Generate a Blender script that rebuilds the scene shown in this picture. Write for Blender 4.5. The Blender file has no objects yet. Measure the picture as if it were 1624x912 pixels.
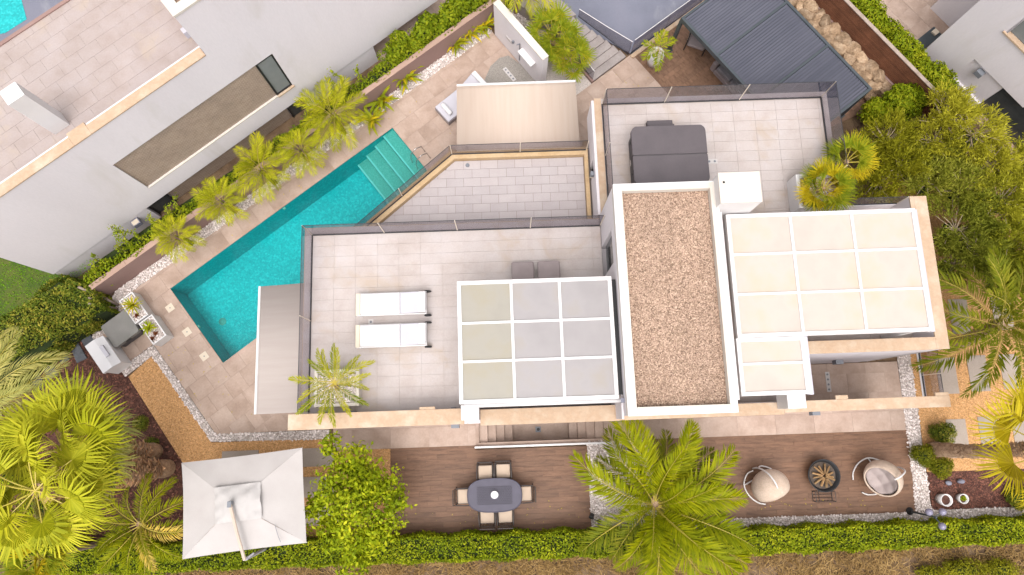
import bpy, math, random
import numpy as np
from mathutils import Vector, Matrix
from mathutils.geometry import tessellate_polygon

# ------------------------------------------------------------------ camera, sky, sun, exposure
SC = bpy.context.scene
H = 25.0                                   # drone height above the pool deck
FPX, CX, CY = 1085.0, 812.0, 456.0          # focal length and centre in photo pixels
PIT = math.atan(209.0 / FPX)                # tilt off straight down
cam_data = bpy.data.cameras.new('camera')
cam_data.sensor_width = 36.0
cam_data.lens = FPX / 1624.0 * 36.0
cam_data.clip_end = 600.0
cam = bpy.data.objects.new('camera', cam_data)
cam.location = (0, 0, H)
cam.rotation_euler = (PIT, 0, 0)
SC.collection.objects.link(cam)
SC.camera = cam

SUN_AZ, SUN_EL = math.radians(182), math.radians(68)      # compass bearing from +Y clockwise, elevation
world = bpy.data.worlds.new('World')
SC.world = world
world.use_nodes = True
wn = world.node_tree
wn.nodes.clear()
w_out = wn.nodes.new('ShaderNodeOutputWorld')
w_bg = wn.nodes.new('ShaderNodeBackground')
w_sky = wn.nodes.new('ShaderNodeTexSky')
w_sky.sky_type = 'NISHITA'
w_sky.sun_disc = False
w_sky.sun_elevation = SUN_EL
w_sky.sun_rotation = SUN_AZ
w_sky.dust_density = 6.0
w_sky.ozone_density = 0.6
w_hs = wn.nodes.new('ShaderNodeHueSaturation')           # thin cloud greys the whole sky evenly
w_hs.inputs['Saturation'].default_value = 0.12
wn.links.new(w_sky.outputs[0], w_hs.inputs['Color'])
wn.links.new(w_hs.outputs[0], w_bg.inputs['Color'])
w_bg.inputs['Strength'].default_value = 0.15
wn.links.new(w_bg.outputs[0], w_out.inputs['Surface'])

sun_data = bpy.data.lights.new('sun', 'SUN')
sun_data.energy = 0.5
sun_data.angle = math.radians(70)
sun_data.color = (1.0, 0.86, 0.74)
sun = bpy.data.objects.new('sun', sun_data)
sd = Vector((math.sin(SUN_AZ) * math.cos(SUN_EL), math.cos(SUN_AZ) * math.cos(SUN_EL), math.sin(SUN_EL)))
sun.rotation_euler = sd.to_track_quat('Z', 'Y').to_euler()
sun.location = (20, 20, 40)
SC.collection.objects.link(sun)

SC.cycles.transparent_max_bounces = 24
SC.view_settings.view_transform = 'Standard'
SC.view_settings.look = 'None'
SC.view_settings.gamma = 1.0
SC.view_settings.use_curve_mapping = False
SC.view_settings.exposure = 0.9

# ------------------------------------------------------------------ helpers
COL = SC.collection
rng = np.random.default_rng(7)
random.seed(7)
CP, SP = math.cos(PIT), math.sin(PIT)

def P(px, py, z=0.0):
    """world point at height z that the photo shows at pixel (px, py)"""
    x = (px - CX) / FPX
    y = -(py - CY) / FPX
    d = (x, y * CP + SP, y * SP - CP)
    t = (z - H) / d[2]
    return (d[0] * t, d[1] * t, z)

def PL(pts, z=0.0):
    return [P(a, b, z)[:2] for a, b in pts]

class Frame:
    def __init__(s, ang, ox=0.0, oy=0.0):
        s.c, s.s, s.ox, s.oy, s.ang = math.cos(ang), math.sin(ang), ox, oy, ang
    def w(s, u, v):
        return (s.ox + u * s.c - v * s.s, s.oy + u * s.s + v * s.c)
    def l(s, x, y):
        x -= s.ox; y -= s.oy
        return (x * s.c + y * s.s, -x * s.s + y * s.c)
ID = Frame(0)
HF = Frame(math.radians(2.0))               # the villa's own axes
SF = Frame(math.radians(38.4))              # the pool and plot axes

class MB:
    def __init__(s, frame=ID):
        s.v = []; s.f = []; s.fr = frame
    def pt(s, u, v, z):
        x, y = s.fr.w(u, v)
        s.v.append((x, y, z)); return len(s.v) - 1
    def box(s, u0, v0, z0, u1, v1, z1):
        if u0 > u1: u0, u1 = u1, u0
        if v0 > v1: v0, v1 = v1, v0
        i = [s.pt(u, v, z) for z in (z0, z1) for (u, v) in ((u0, v0), (u1, v0), (u1, v1), (u0, v1))]
        for q in ((3, 2, 1, 0), (4, 5, 6, 7), (0, 1, 5, 4), (1, 2, 6, 5), (2, 3, 7, 6), (3, 0, 4, 7)):
            s.f.append([i[k] for k in q])
        return s
    def prism(s, poly, z0, z1, holes=()):
        """extruded polygon (frame coordinates), with optional holes; open bottom"""
        def area(p): return sum(p[i][0] * p[(i + 1) % len(p)][1] - p[(i + 1) % len(p)][0] * p[i][1] for i in range(len(p)))
        poly = list(poly)
        if area(poly) < 0: poly.reverse()
        loops = [poly] + [list(h) for h in holes]
        for k in range(1, len(loops)):
            if area(loops[k]) > 0: loops[k].reverse()
        flat = [p for l in loops for p in l]
        top = [s.pt(p[0], p[1], z1) for p in flat]
        tris = tessellate_polygon([[Vector((p[0], p[1], 0)) for p in l] for l in loops])
        for t in tris:
            a, b, c = (flat[k] for k in t)
            if (b[0] - a[0]) * (c[1] - a[1]) - (c[0] - a[0]) * (b[1] - a[1]) < 0: t = (t[0], t[2], t[1])
            s.f.append([top[k] for k in t])
        if z0 < z1:
            bot = [s.pt(p[0], p[1], z0) for p in flat]
            o = 0
            for l in loops:
                n = len(l)
                for k in range(n):
                    s.f.append([bot[o + k], bot[o + (k + 1) % n], top[o + (k + 1) % n], top[o + k]])
                o += n
        return s
    def tube(s, pts, r, n=8, cap=True):
        pts = [Vector(p) for p in pts]
        if not hasattr(r, '__len__'): r = [r] * len(pts)
        rings = []
        for k, p in enumerate(pts):
            a = pts[max(k - 1, 0)]; b = pts[min(k + 1, len(pts) - 1)]
            d = (b - a).normalized()
            x = d.cross(Vector((0, 0, 1)))
            if x.length < 1e-3: x = Vector((1, 0, 0))
            x.normalize(); y = d.cross(x)
            ring = []
            for j in range(n):
                t = 2 * math.pi * j / n
                q = p + (x * math.cos(t) + y * math.sin(t)) * r[k]
                s.v.append(tuple(q)); ring.append(len(s.v) - 1)
            rings.append(ring)
        for A, B in zip(rings, rings[1:]):
            for j in range(n):
                s.f.append([A[j], B[j], B[(j + 1) % n], A[(j + 1) % n]])
        if cap:
            s.f.append(list(rings[0])); s.f.append(rings[-1][::-1])
        return s
    def lathe(s, prof, n=24, c=(0, 0, 0), sx=1.0, sy=1.0, cap0=False, cap1=False):
        rings = []
        for r, z in prof:
            ring = []
            for j in range(n):
                t = 2 * math.pi * j / n
                s.v.append((c[0] + r * sx * math.cos(t), c[1] + r * sy * math.sin(t), c[2] + z)); ring.append(len(s.v) - 1)
            rings.append(ring)
        for A, B in zip(rings, rings[1:]):
            for j in range(n):
                s.f.append([A[j], A[(j + 1) % n], B[(j + 1) % n], B[j]])
        if cap0: s.f.append(rings[0][::-1])
        if cap1: s.f.append(list(rings[-1]))
        return s
    def quad(s, a, b, c, d):
        o = len(s.v); s.v += [tuple(a), tuple(b), tuple(c), tuple(d)]; s.f.append([o, o + 1, o + 2, o + 3]); return s
    def arrays(s, V, F):
        o = len(s.v); s.v += [tuple(x) for x in V]; s.f += [[int(i) + o for i in f] for f in F]; return s
    def mesh(s, name, mat, smooth=False):
        me = bpy.data.meshes.new(name)
        me.from_pydata(s.v, [], s.f)
        if mat: me.materials.append(mat)
        if smooth: me.polygons.foreach_set('use_smooth', [True] * len(me.polygons))
        me.update()
        return me

def np_mesh(name, V, F, mat):
    """fast mesh from an (n,3) vertex array and an (m,k) face array"""
    V = np.asarray(V, dtype=np.float32); F = np.asarray(F, dtype=np.int32)
    me = bpy.data.meshes.new(name)
    k = F.shape[1]
    me.vertices.add(len(V)); me.vertices.foreach_set('co', V.ravel())
    me.loops.add(F.size); me.loops.foreach_set('vertex_index', F.ravel())
    me.polygons.add(len(F))
    me.polygons.foreach_set('loop_start', np.arange(0, F.size, k, dtype=np.int32))
    me.polygons.foreach_set('loop_total', np.full(len(F), k, dtype=np.int32))
    me.update(calc_edges=True); me.validate()
    me.materials.append(mat)
    return me

def link(name, me, parent=None, loc=None):
    o = bpy.data.objects.new(name, me)
    COL.objects.link(o)
    if parent is not None: o.parent = parent
    if loc is not None: o.location = loc
    return o

def tag(o, label=None, cat=None, group=None, kind=None):
    if label: o['label'] = label
    if cat: o['category'] = cat
    if group: o['group'] = group
    if kind: o['kind'] = kind
    return o

def thing(name, label, cat, loc=(0, 0, 0), rz=0.0, group=None):
    o = link(name, None)
    o.empty_display_size = 0.2
    o.location = loc; o.rotation_euler = (0, 0, rz)
    return tag(o, label, cat, group)

def root_loc(o):
    v = Vector((0, 0, 0))
    while o is not None:
        v += o.location; o = o.parent
    return v

def part(name, mb, mat, parent, smooth=False, bevel=0.0):
    """part whose mesh is given in the parent's own coordinates"""
    o = link(name, mb.mesh(name, mat, smooth), parent)
    if bevel: add_bevel(o, bevel)
    return o

def wpart(name, mb, mat, parent, smooth=False, bevel=0.0):
    """part whose mesh is given in world coordinates (parent unrotated)"""
    o = link(name, mb.mesh(name, mat, smooth), parent)
    o.location = -root_loc(parent)
    if bevel: add_bevel(o, bevel)
    return o

def single(name, mb, mat, label, cat, group=None, smooth=False, bevel=0.0, base=None):
    o = link(name, mb.mesh(name, mat, smooth))
    if bevel: add_bevel(o, bevel)
    return tag(o, label, cat, group)

def struct(name, mb, mat, smooth=False):
    return tag(link(name, mb.mesh(name, mat, smooth)), kind='structure')

def add_bevel(o, w, seg=2):
    m = o.modifiers.new('bevel', 'BEVEL'); m.width = w; m.segments = seg; m.limit_method = 'ANGLE'; m.angle_limit = math.radians(40)

def copy_tree(o, parent=None):
    c = o.copy(); COL.objects.link(c); c.parent = parent
    for ch in list(o.children): copy_tree(ch, c)
    return c

def clip(poly, cp):
    """Sutherland-Hodgman: polygon against a convex counter-clockwise polygon"""
    out = list(poly)
    n = len(cp)
    for i in range(n):
        a, b = cp[i], cp[(i + 1) % n]
        inp, out = out, []
        if not inp: break
        def side(p): return (b[0] - a[0]) * (p[1] - a[1]) - (b[1] - a[1]) * (p[0] - a[0])
        for j in range(len(inp)):
            p, q = inp[j], inp[(j + 1) % len(inp)]
            sp_, sq = side(p), side(q)
            if sp_ >= 0: out.append(p)
            if (sp_ >= 0) != (sq >= 0):
                t = sp_ / (sp_ - sq)
                out.append((p[0] + (q[0] - p[0]) * t, p[1] + (q[1] - p[1]) * t))
    return out

def parea(p): return 0.5 * sum(p[i][0] * p[(i + 1) % len(p)][1] - p[(i + 1) % len(p)][0] * p[i][1] for i in range(len(p)))

def tiles(parent, name, frame, regions, w, h, gap, zt, th, mat, bond=0.0, u0=0.0, v0=0.0, jitter=0.0, minarea=0.004):
    """tiles laid in the frame's axes, each its own object, cut to convex regions (world polygons)"""
    base = {}
    off = root_loc(parent) if parent else Vector((0, 0, 0))
    cnt = 0
    for reg in regions:
        L = [frame.l(*p) for p in reg]
        if parea(L) < 0: L.reverse()
        us = [p[0] for p in L]; vs = [p[1] for p in L]
        j0 = math.floor((min(vs) - v0) / h); j1 = math.ceil((max(vs) - v0) / h)
        for j in range(j0, j1):
            sh = (bond * w * (j % 2)) if bond < 1 else ((j * 0.37) % 1) * w
            i0 = math.floor((min(us) - u0 - sh) / w); i1 = math.ceil((max(us) - u0 - sh) / w)
            for i in range(i0, i1):
                a, b = u0 + sh + i * w, v0 + j * h
                r = [(a + gap, b + gap), (a + w - gap, b + gap), (a + w - gap, b + h - gap), (a + gap, b + h - gap)]
                c = clip(r, L)
                if len(c) < 3 or parea(c) < minarea: continue
                cu, cv = a + w / 2, b + h / 2
                full = abs(parea(c) - (w - 2 * gap) * (h - 2 * gap)) < 1e-4
                x, y = frame.w(cu, cv)
                if full:
                    if 'm' not in base:
                        base['m'] = MB().prism([(-w/2+gap, -h/2+gap), (w/2-gap, -h/2+gap), (w/2-gap, h/2-gap), (-w/2+gap, h/2-gap)], -th, 0).mesh(name, mat)
                    me = base['m']
                else:
                    cc = [(p[0] - cu, p[1] - cv) for p in c]
                    q = [cc[0]]
                    for p in cc[1:]:
                        if math.hypot(p[0] - q[-1][0], p[1] - q[-1][1]) > 1e-4: q.append(p)
                    if math.hypot(q[0][0] - q[-1][0], q[0][1] - q[-1][1]) < 1e-4: q.pop()
                    if len(q) < 3: continue
                    me = MB().prism(q, -th, 0).mesh(name, mat)
                o = link(name, me, parent)
                o.location = Vector((x, y, zt + random.uniform(-jitter, jitter))) - off
                o.rotation_euler = (0, 0, frame.ang)
                cnt += 1
    return cnt

# ------------------------------------------------------------------ materials (all procedural)
def new_mat(name):
    m = bpy.data.materials.new(name); m.use_nodes = True
    nt = m.node_tree; nt.nodes.clear()
    out = nt.nodes.new('ShaderNodeOutputMaterial')
    return m, nt, out

def ramp(nt, fac, cols, pos=None):
    r = nt.nodes.new('ShaderNodeValToRGB')
    n = len(cols)
    while len(r.color_ramp.elements) < n: r.color_ramp.elements.new(0.5)
    for i, c in enumerate(cols):
        e = r.color_ramp.elements[i]
        e.position = pos[i] if pos else i / (n - 1)
        e.color = (*c, 1)
    nt.links.new(fac, r.inputs[0])
    return r.outputs[0]

def noise(nt, vec, scale, detail=4, rough=0.55, dist=0.0):
    t = nt.nodes.new('ShaderNodeTexNoise')
    t.inputs['Scale'].default_value = scale; t.inputs['Detail'].default_value = detail
    t.inputs['Roughness'].default_value = rough; t.inputs['Distortion'].default_value = dist
    if vec is not None: nt.links.new(vec, t.inputs['Vector'])
    return t.outputs['Fac']

def mix(nt, fac, a, b, mode='MIX'):
    m = nt.nodes.new('ShaderNodeMix'); m.data_type = 'RGBA'; m.blend_type = mode
    for sock, val in ((m.inputs[0], fac), (m.inputs[6], a), (m.inputs[7], b)):
        if isinstance(val, bpy.types.NodeSocket): nt.links.new(val, sock)
        elif isinstance(val, (int, float)): sock.default_value = val
        else: sock.default_value = (*val, 1)
    return m.outputs[2]

def pos_vec(nt, rnd=False, scale=(1, 1, 1), rotz=0.0):
    g = nt.nodes.new('ShaderNodeNewGeometry')
    v = g.outputs['Position']
    if scale != (1, 1, 1) or rotz:
        mp = nt.nodes.new('ShaderNodeMapping')
        mp.inputs['Rotation'].default_value = (0, 0, -rotz)
        nt.links.new(v, mp.inputs['Vector'])
        v = mp.outputs[0]
        if scale != (1, 1, 1):
            m2 = nt.nodes.new('ShaderNodeVectorMath'); m2.operation = 'MULTIPLY'
            nt.links.new(v, m2.inputs[0]); m2.inputs[1].default_value = scale
            v = m2.outputs[0]
    if rnd:
        oi = nt.nodes.new('ShaderNodeObjectInfo')
        m = nt.nodes.new('ShaderNodeVectorMath'); m.operation = 'MULTIPLY_ADD'
        cmb = nt.nodes.new('ShaderNodeCombineXYZ')
        for k in range(3): nt.links.new(oi.outputs['Random'], cmb.inputs[k])
        nt.links.new(cmb.outputs[0], m.inputs[0]); m.inputs[1].default_value = (37, 53, 19)
        nt.links.new(v, m.inputs[2]); v = m.outputs[0]
    return v

def surf(name, cols, scale=1.5, detail=5, rough=0.7, fine=None, fine_amt=0.25, bump=0.1, bump_scale=60.0,
         obj_var=0.0, island=None, rnd=False, stretch=(1, 1, 1), rotz=0.0, spec=0.35, stain=None, metal=0.0, bump_dist=0.01):
    """opaque surface: large-scale mottling through cols, fine grain, per-object or per-island variation, relief"""
    m, nt, out = new_mat(name)
    b = nt.nodes.new('ShaderNodeBsdfPrincipled')
    v = pos_vec(nt, rnd, stretch, rotz)
    c = ramp(nt, noise(nt, v, scale, detail), cols, [0.3 + 0.4 * i / (len(cols) - 1) for i in range(len(cols))]) if len(cols) > 1 else None
    if c is None:
        rg = nt.nodes.new('ShaderNodeRGB'); rg.outputs[0].default_value = (*cols[0], 1); c = rg.outputs[0]
    if fine:
        f = ramp(nt, noise(nt, v, fine, 3, 0.7), [(1 - fine_amt,) * 3, (1 + fine_amt,) * 3], [0.3, 0.7])
        c = mix(nt, 1.0, c, f, 'MULTIPLY')
    if stain:
        sc, col, lo = stain
        s = ramp(nt, noise(nt, v, sc, 6, 0.6, 0.6), [(0, 0, 0), (1, 1, 1)], [lo, lo + 0.2])
        c = mix(nt, s, c, col)
    if obj_var:
        oi = nt.nodes.new('ShaderNodeObjectInfo')
        f = ramp(nt, oi.outputs['Random'], [(1 - obj_var, 1 - obj_var, 1 - obj_var), (1 + obj_var, 1 + obj_var * 0.85, 1 + obj_var * 0.7)])
        c = mix(nt, 1.0, c, f, 'MULTIPLY')
    if island:
        g = nt.nodes.new('ShaderNodeNewGeometry')
        f = ramp(nt, g.outputs['Random Per Island'], island)
        c = mix(nt, 1.0, c, f, 'MULTIPLY')
    nt.links.new(c, b.inputs['Base Color'])
    b.inputs['Roughness'].default_value = rough
    b.inputs['Specular IOR Level'].default_value = spec
    b.inputs['Metallic'].default_value = metal
    if bump:
        bp = nt.nodes.new('ShaderNodeBump'); bp.inputs['Strength'].default_value = bump; bp.inputs['Distance'].default_value = bump_dist
        nt.links.new(noise(nt, v, bump_scale, 4, 0.6), bp.inputs['Height'])
        nt.links.new(bp.outputs[0], b.inputs['Normal'])
    nt.links.new(b.outputs[0], out.inputs['Surface'])
    return m

def leafmat(name, cols, tint=None, rough=0.6, transl=0.2, spec=0.12, patch=1.3):
    """foliage: colour differs leaf by leaf and in patches, light passes through"""
    m, nt, out = new_mat(name)
    g = nt.nodes.new('ShaderNodeNewGeometry')
    v = pos_vec(nt)
    add = nt.nodes.new('ShaderNodeMath'); add.operation = 'MULTIPLY_ADD'
    nt.links.new(g.outputs['Random Per Island'], add.inputs[0]); add.inputs[1].default_value = 0.55
    n = nt.nodes.new('ShaderNodeMath'); n.operation = 'MULTIPLY_ADD'
    nt.links.new(noise(nt, v, patch, 3), n.inputs[0]); n.inputs[1].default_value = 0.9; n.inputs[2].default_value = -0.22
    nt.links.new(n.outputs[0], add.inputs[2])
    c = ramp(nt, add.outputs[0], cols)
    oi = nt.nodes.new('ShaderNodeObjectInfo')
    c = mix(nt, 1.0, c, ramp(nt, oi.outputs['Random'], [(0.85, 0.88, 0.8), (1.15, 1.1, 1.1)]), 'MULTIPLY')
    b = nt.nodes.new('ShaderNodeBsdfPrincipled')
    nt.links.new(c, b.inputs['Base Color']); b.inputs['Roughness'].default_value = rough
    b.inputs['Specular IOR Level'].default_value = spec
    tr = nt.nodes.new('ShaderNodeBsdfTranslucent')
    nt.links.new(mix(nt, 1.0, c, (1.15, 1.2, 0.6), 'MULTIPLY'), tr.inputs['Color'])
    ms = nt.nodes.new('ShaderNodeMixShader'); ms.inputs[0].default_value = transl
    nt.links.new(b.outputs[0], ms.inputs[1]); nt.links.new(tr.outputs[0], ms.inputs[2])
    nt.links.new(ms.outputs[0], out.inputs['Surface'])
    return m

def glassmat(name, tint, refl=0.12, rough=0.02):
    m, nt, out = new_mat(name)
    t = nt.nodes.new('ShaderNodeBsdfTransparent'); t.inputs[0].default_value = (*tint, 1)
    gl = nt.nodes.new('ShaderNodeBsdfGlossy'); gl.inputs['Roughness'].default_value = rough
    ms = nt.nodes.new('ShaderNodeMixShader'); ms.inputs[0].default_value = refl
    nt.links.new(t.outputs[0], ms.inputs[1]); nt.links.new(gl.outputs[0], ms.inputs[2])
    nt.links.new(ms.outputs[0], out.inputs['Surface'])
    return m

def opalmat(name, col, through=0.35):
    """translucent roof sheet"""
    m, nt, out = new_mat(name)
    v = pos_vec(nt)
    c = ramp(nt, noise(nt, v, 0.9, 4), [tuple(x * 0.92 for x in col), col, (col[0], col[1] * 0.96, col[2] * 0.84)], [0.3, 0.5, 0.72])
    wv = nt.nodes.new('ShaderNodeTexWave'); wv.inputs['Scale'].default_value = 14; wv.bands_direction = 'Y'
    mp = nt.nodes.new('ShaderNodeMapping'); mp.inputs['Rotation'].default_value = (0, 0, -math.radians(2))
    nt.links.new(v, mp.inputs['Vector']); nt.links.new(mp.outputs[0], wv.inputs['Vector'])
    c = mix(nt, 0.06, c, wv.outputs['Color'], 'MULTIPLY')
    b = nt.nodes.new('ShaderNodeBsdfPrincipled'); nt.links.new(c, b.inputs['Base Color']); b.inputs['Roughness'].default_value = 0.35
    tr = nt.nodes.new('ShaderNodeBsdfTranslucent'); nt.links.new(c, tr.inputs['Color'])
    tp = nt.nodes.new('ShaderNodeBsdfTransparent')
    m1 = nt.nodes.new('ShaderNodeMixShader'); m1.inputs[0].default_value = 0.35
    nt.links.new(b.outputs[0], m1.inputs[1]); nt.links.new(tr.outputs[0], m1.inputs[2])
    m2 = nt.nodes.new('ShaderNodeMixShader'); m2.inputs[0].default_value = through
    nt.links.new(m1.outputs[0], m2.inputs[1]); nt.links.new(tp.outputs[0], m2.inputs[2])
    nt.links.new(m2.outputs[0], out.inputs['Surface'])
    return m

M = {}
M['white'] = surf('white_render', [(0.616, 0.5763, 0.5979), (0.6719, 0.6294, 0.6522)], 0.5, 5, 0.85, fine=25, fine_amt=0.03, bump=0.08, bump_scale=120, spec=0.2, stretch=(1, 1, 0.22), stain=(0.8, (0.56, 0.52, 0.51), 0.58))
M['white_paint'] = surf('white_paint', [(0.6007, 0.5811, 0.5809), (0.6393, 0.6189, 0.6191)], 2.0, 3, 0.5, bump=0.02)
M['capwhite'] = surf('white_coping', [(0.5737, 0.5299, 0.484), (0.5463, 0.4901, 0.426)], 2.5, 6, 0.8, fine=30, fine_amt=0.05, stain=(2.2, (0.55, 0.45, 0.33), 0.66))
M['peach'] = surf('peach_stone', [(0.4721, 0.3657, 0.2683), (0.4237, 0.2949, 0.1998), (0.4842, 0.3893, 0.2969)], 1.6, 6, 0.75, fine=12, fine_amt=0.07, stain=(3.0, (0.52, 0.36, 0.24), 0.68))
M['orange_stone'] = surf('ochre_coping', [(0.4353, 0.2896, 0.1482), (0.5055, 0.3692, 0.2298)], 1.6, 6, 0.75, fine=14, fine_amt=0.1)
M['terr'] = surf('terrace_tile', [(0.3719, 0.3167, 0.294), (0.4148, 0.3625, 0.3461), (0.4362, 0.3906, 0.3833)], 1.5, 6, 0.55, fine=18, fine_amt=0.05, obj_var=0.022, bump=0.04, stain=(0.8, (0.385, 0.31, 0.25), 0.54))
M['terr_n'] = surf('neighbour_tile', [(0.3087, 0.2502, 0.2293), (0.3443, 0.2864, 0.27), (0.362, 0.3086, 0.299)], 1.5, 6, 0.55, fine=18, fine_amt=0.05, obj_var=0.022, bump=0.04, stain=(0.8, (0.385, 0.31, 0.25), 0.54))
M['grout_l'] = surf('pale_grout', [(0.3666, 0.2997, 0.2592), (0.4622, 0.4079, 0.3888)], 1.5, 3, 0.9)
M['paver'] = surf('roof_paver', [(0.3651, 0.3239, 0.3231), (0.4049, 0.3661, 0.3669)], 1.2, 4, 0.7, fine=30, fine_amt=0.05, obj_var=0.04, rnd=True)
M['grout_p'] = surf('paver_joint', [(0.2, 0.16, 0.14)], bump=0)
M['deck'] = surf('deck_tile', [(0.292, 0.2071, 0.1618), (0.3747, 0.2761, 0.2237), (0.4283, 0.3268, 0.2712)], 1.3, 7, 0.6, fine=14, fine_amt=0.08, obj_var=0.035, rnd=True, bump=0.05)
M['grout_d'] = surf('deck_joint', [(0.2818, 0.2038, 0.1654), (0.3382, 0.2462, 0.2046)], bump=0)
M['plank'] = surf('wood_look_tile', [(0.0983, 0.0494, 0.0281), (0.1496, 0.0775, 0.0449), (0.1796, 0.0954, 0.0561)], 1.6, 6, 0.55, fine=9, fine_amt=0.16, obj_var=0.10, rnd=True, stretch=(1, 7, 1), rotz=math.radians(2), bump=0.06)
M['plank2'] = surf('wood_deck_board', [(0.1069, 0.0573, 0.034), (0.181, 0.1028, 0.0645), (0.2221, 0.1249, 0.0815)], 1.6, 6, 0.55, fine=9, fine_amt=0.16, obj_var=0.12, rnd=True, stretch=(7, 1, 1), rotz=math.radians(38.4), bump=0.06)
M['grout_w'] = surf('plank_joint', [(0.15, 0.09, 0.065)], bump=0)
M['mulch'] = surf('bark_soil', [(0.0425, 0.0184, 0.0142), (0.085, 0.0368, 0.0271), (0.1275, 0.0588, 0.0427)], 6, 6, 0.95, fine=60, fine_amt=0.5, bump=0.8, bump_scale=45, bump_dist=0.03)
M['chip'] = surf('bark_chip', [(0.0975, 0.0412, 0.0305), (0.1625, 0.0748, 0.0535)], 3, 3, 0.9, island=[(0.45, 0.45, 0.45), (1.1, 1, 1), (1.9, 1.7, 1.6)], bump=0)
M['soil'] = surf('dry_soil', [(0.0774, 0.0479, 0.0276), (0.147, 0.0923, 0.0553), (0.209, 0.1403, 0.0829)], 1.6, 7, 0.95, fine=30, fine_amt=0.3, bump=0.7, bump_scale=25, bump_dist=0.04)
M['tan'] = surf('tan_gravel', [(0.3407, 0.1767, 0.0653), (0.4732, 0.2572, 0.1089), (0.53, 0.3053, 0.145)], 16, 7, 0.9, fine=30, fine_amt=0.5, bump=0.6, bump_scale=70, bump_dist=0.012)
M['pebble'] = surf('white_pebble', [(0.675, 0.6075, 0.594)], rough=0.8, island=[(0.55, 0.5, 0.46), (0.95, 0.93, 0.9), (1.25, 1.25, 1.25)], bump=0)
M['pebbed'] = surf('white_gravel_bed', [(0.357, 0.3107, 0.2883), (0.595, 0.5293, 0.4957)], 30, 3, 0.95, bump=0.5, bump_scale=50)
M['roofpeb'] = surf('roof_pebble', [(0.37, 0.269, 0.2079), (0.475, 0.346, 0.2673)], 0.9, 5, rough=0.85, island=[(0.35, 0.30, 0.28), (0.9, 0.84, 0.80), (1.1, 1.08, 1.06), (1.4, 1.4, 1.38)], bump=0)
M['roofbed'] = surf('roof_gravel_bed', [(0.2429, 0.168, 0.1176), (0.3571, 0.252, 0.1824)], 25, 3, 0.95, bump=0.4, bump_scale=40)
M['grasssoil'] = surf('lawn_soil', [(0.036, 0.0765, 0.008), (0.09, 0.102, 0.02)], 1.5, 5, 0.95, bump=0.4)
M['slab'] = surf('stone_slab', [(0.2943, 0.2403, 0.2008), (0.3457, 0.2897, 0.2492)], 2, 5, 0.75, fine=20, fine_amt=0.08, obj_var=0.06)
M['slate'] = surf('slate_slab', [(0.055, 0.06, 0.07), (0.10, 0.105, 0.12)], 3, 6, 0.6, fine=18, fine_amt=0.2, bump=0.3, obj_var=0.1)
M['brownwall'] = surf('taupe_render', [(0.247, 0.1572, 0.1395), (0.293, 0.1928, 0.1705)], 0.8, 5, 0.85, fine=30, fine_amt=0.05)
M['pinkcap'] = surf('pink_coping', [(0.3287, 0.2149, 0.1689), (0.3913, 0.2651, 0.2111)], 2, 4, 0.8)
M['driveway'] = surf('blue_grey_concrete', [(0.1278, 0.1341, 0.1734), (0.1576, 0.1624, 0.2077), (0.1789, 0.1787, 0.2236)], 0.5, 6, 0.45, fine=30, fine_amt=0.05, stain=(0.5, (0.31, 0.31, 0.33), 0.62))
M['step'] = surf('grey_step_stone', [(0.2497, 0.2153, 0.2063), (0.3103, 0.2747, 0.2637)], 2.5, 5, 0.6, fine=14, fine_amt=0.1, obj_var=0.05)
M['glass'] = glassmat('tinted_glass', (0.74, 0.73, 0.76))
M['glass_edge'] = surf('dark_channel', [(0.03, 0.03, 0.035)], rough=0.4, bump=0)
M['joint'] = surf('pale_glass_clip', [(0.72, 0.63, 0.52)], rough=0.5, bump=0)
M['window'] = surf('dark_window_glass', [(0.03, 0.036, 0.04), (0.05, 0.058, 0.062)], 1.5, 3, 0.08, bump=0, spec=0.6)
M['greyblind'] = surf('grey_blind', [(0.17, 0.185, 0.185), (0.20, 0.21, 0.21)], 2, 3, 0.6, bump=0)
M['black'] = surf('black_metal', [(0.018, 0.018, 0.02)], rough=0.45, bump=0)
M['anthracite'] = surf('anthracite_metal', [(0.045, 0.055, 0.062), (0.06, 0.07, 0.08)], 3, 3, 0.4, bump=0)
M['louvre'] = surf('grey_louvre', [(0.0777, 0.0804, 0.1043), (0.0963, 0.0988, 0.1258)], 0.6, 4, 0.7, bump=0, obj_var=0.10, spec=0.1)
M['steel'] = surf('steel', [(0.55, 0.52, 0.5)], rough=0.25, metal=0.9, bump=0)
M['opal_c'] = opalmat('cream_opal_sheet', (0.46, 0.43, 0.375), 0.10)
M['opal_g'] = opalmat('grey_opal_sheet', (0.47, 0.44, 0.445), 0.12)
M['opal_w'] = opalmat('warm_opal_sheet', (0.70, 0.615, 0.555), 0.06)
M['awn'] = surf('awning_cloth', [(0.4667, 0.3685, 0.3038), (0.4933, 0.4015, 0.3362)], 1.2, 4, 0.8, fine=60, fine_amt=0.04, stretch=(6, 0.4, 1), rotz=math.radians(2), bump=0.05)
M['awn2'] = surf('grey_awning_cloth', [(0.3226, 0.2763, 0.2577), (0.3474, 0.3037, 0.2823)], 1.2, 4, 0.8, fine=60, fine_amt=0.04, stretch=(0.4, 6, 1), rotz=math.radians(2), bump=0.05)
M['canvas'] = surf('white_canvas', [(0.3824, 0.3519, 0.342), (0.4207, 0.3926, 0.3827)], 1.2, 5, 0.85, fine=40, fine_amt=0.03, bump=0.12, bump_scale=9, bump_dist=0.03)
M['canvas_w'] = surf('vent_canvas', [(0.4018, 0.3762, 0.3676), (0.4275, 0.4061, 0.3976)], 2, 4, 0.85, bump=0.3, bump_scale=12, bump_dist=0.03)
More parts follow.
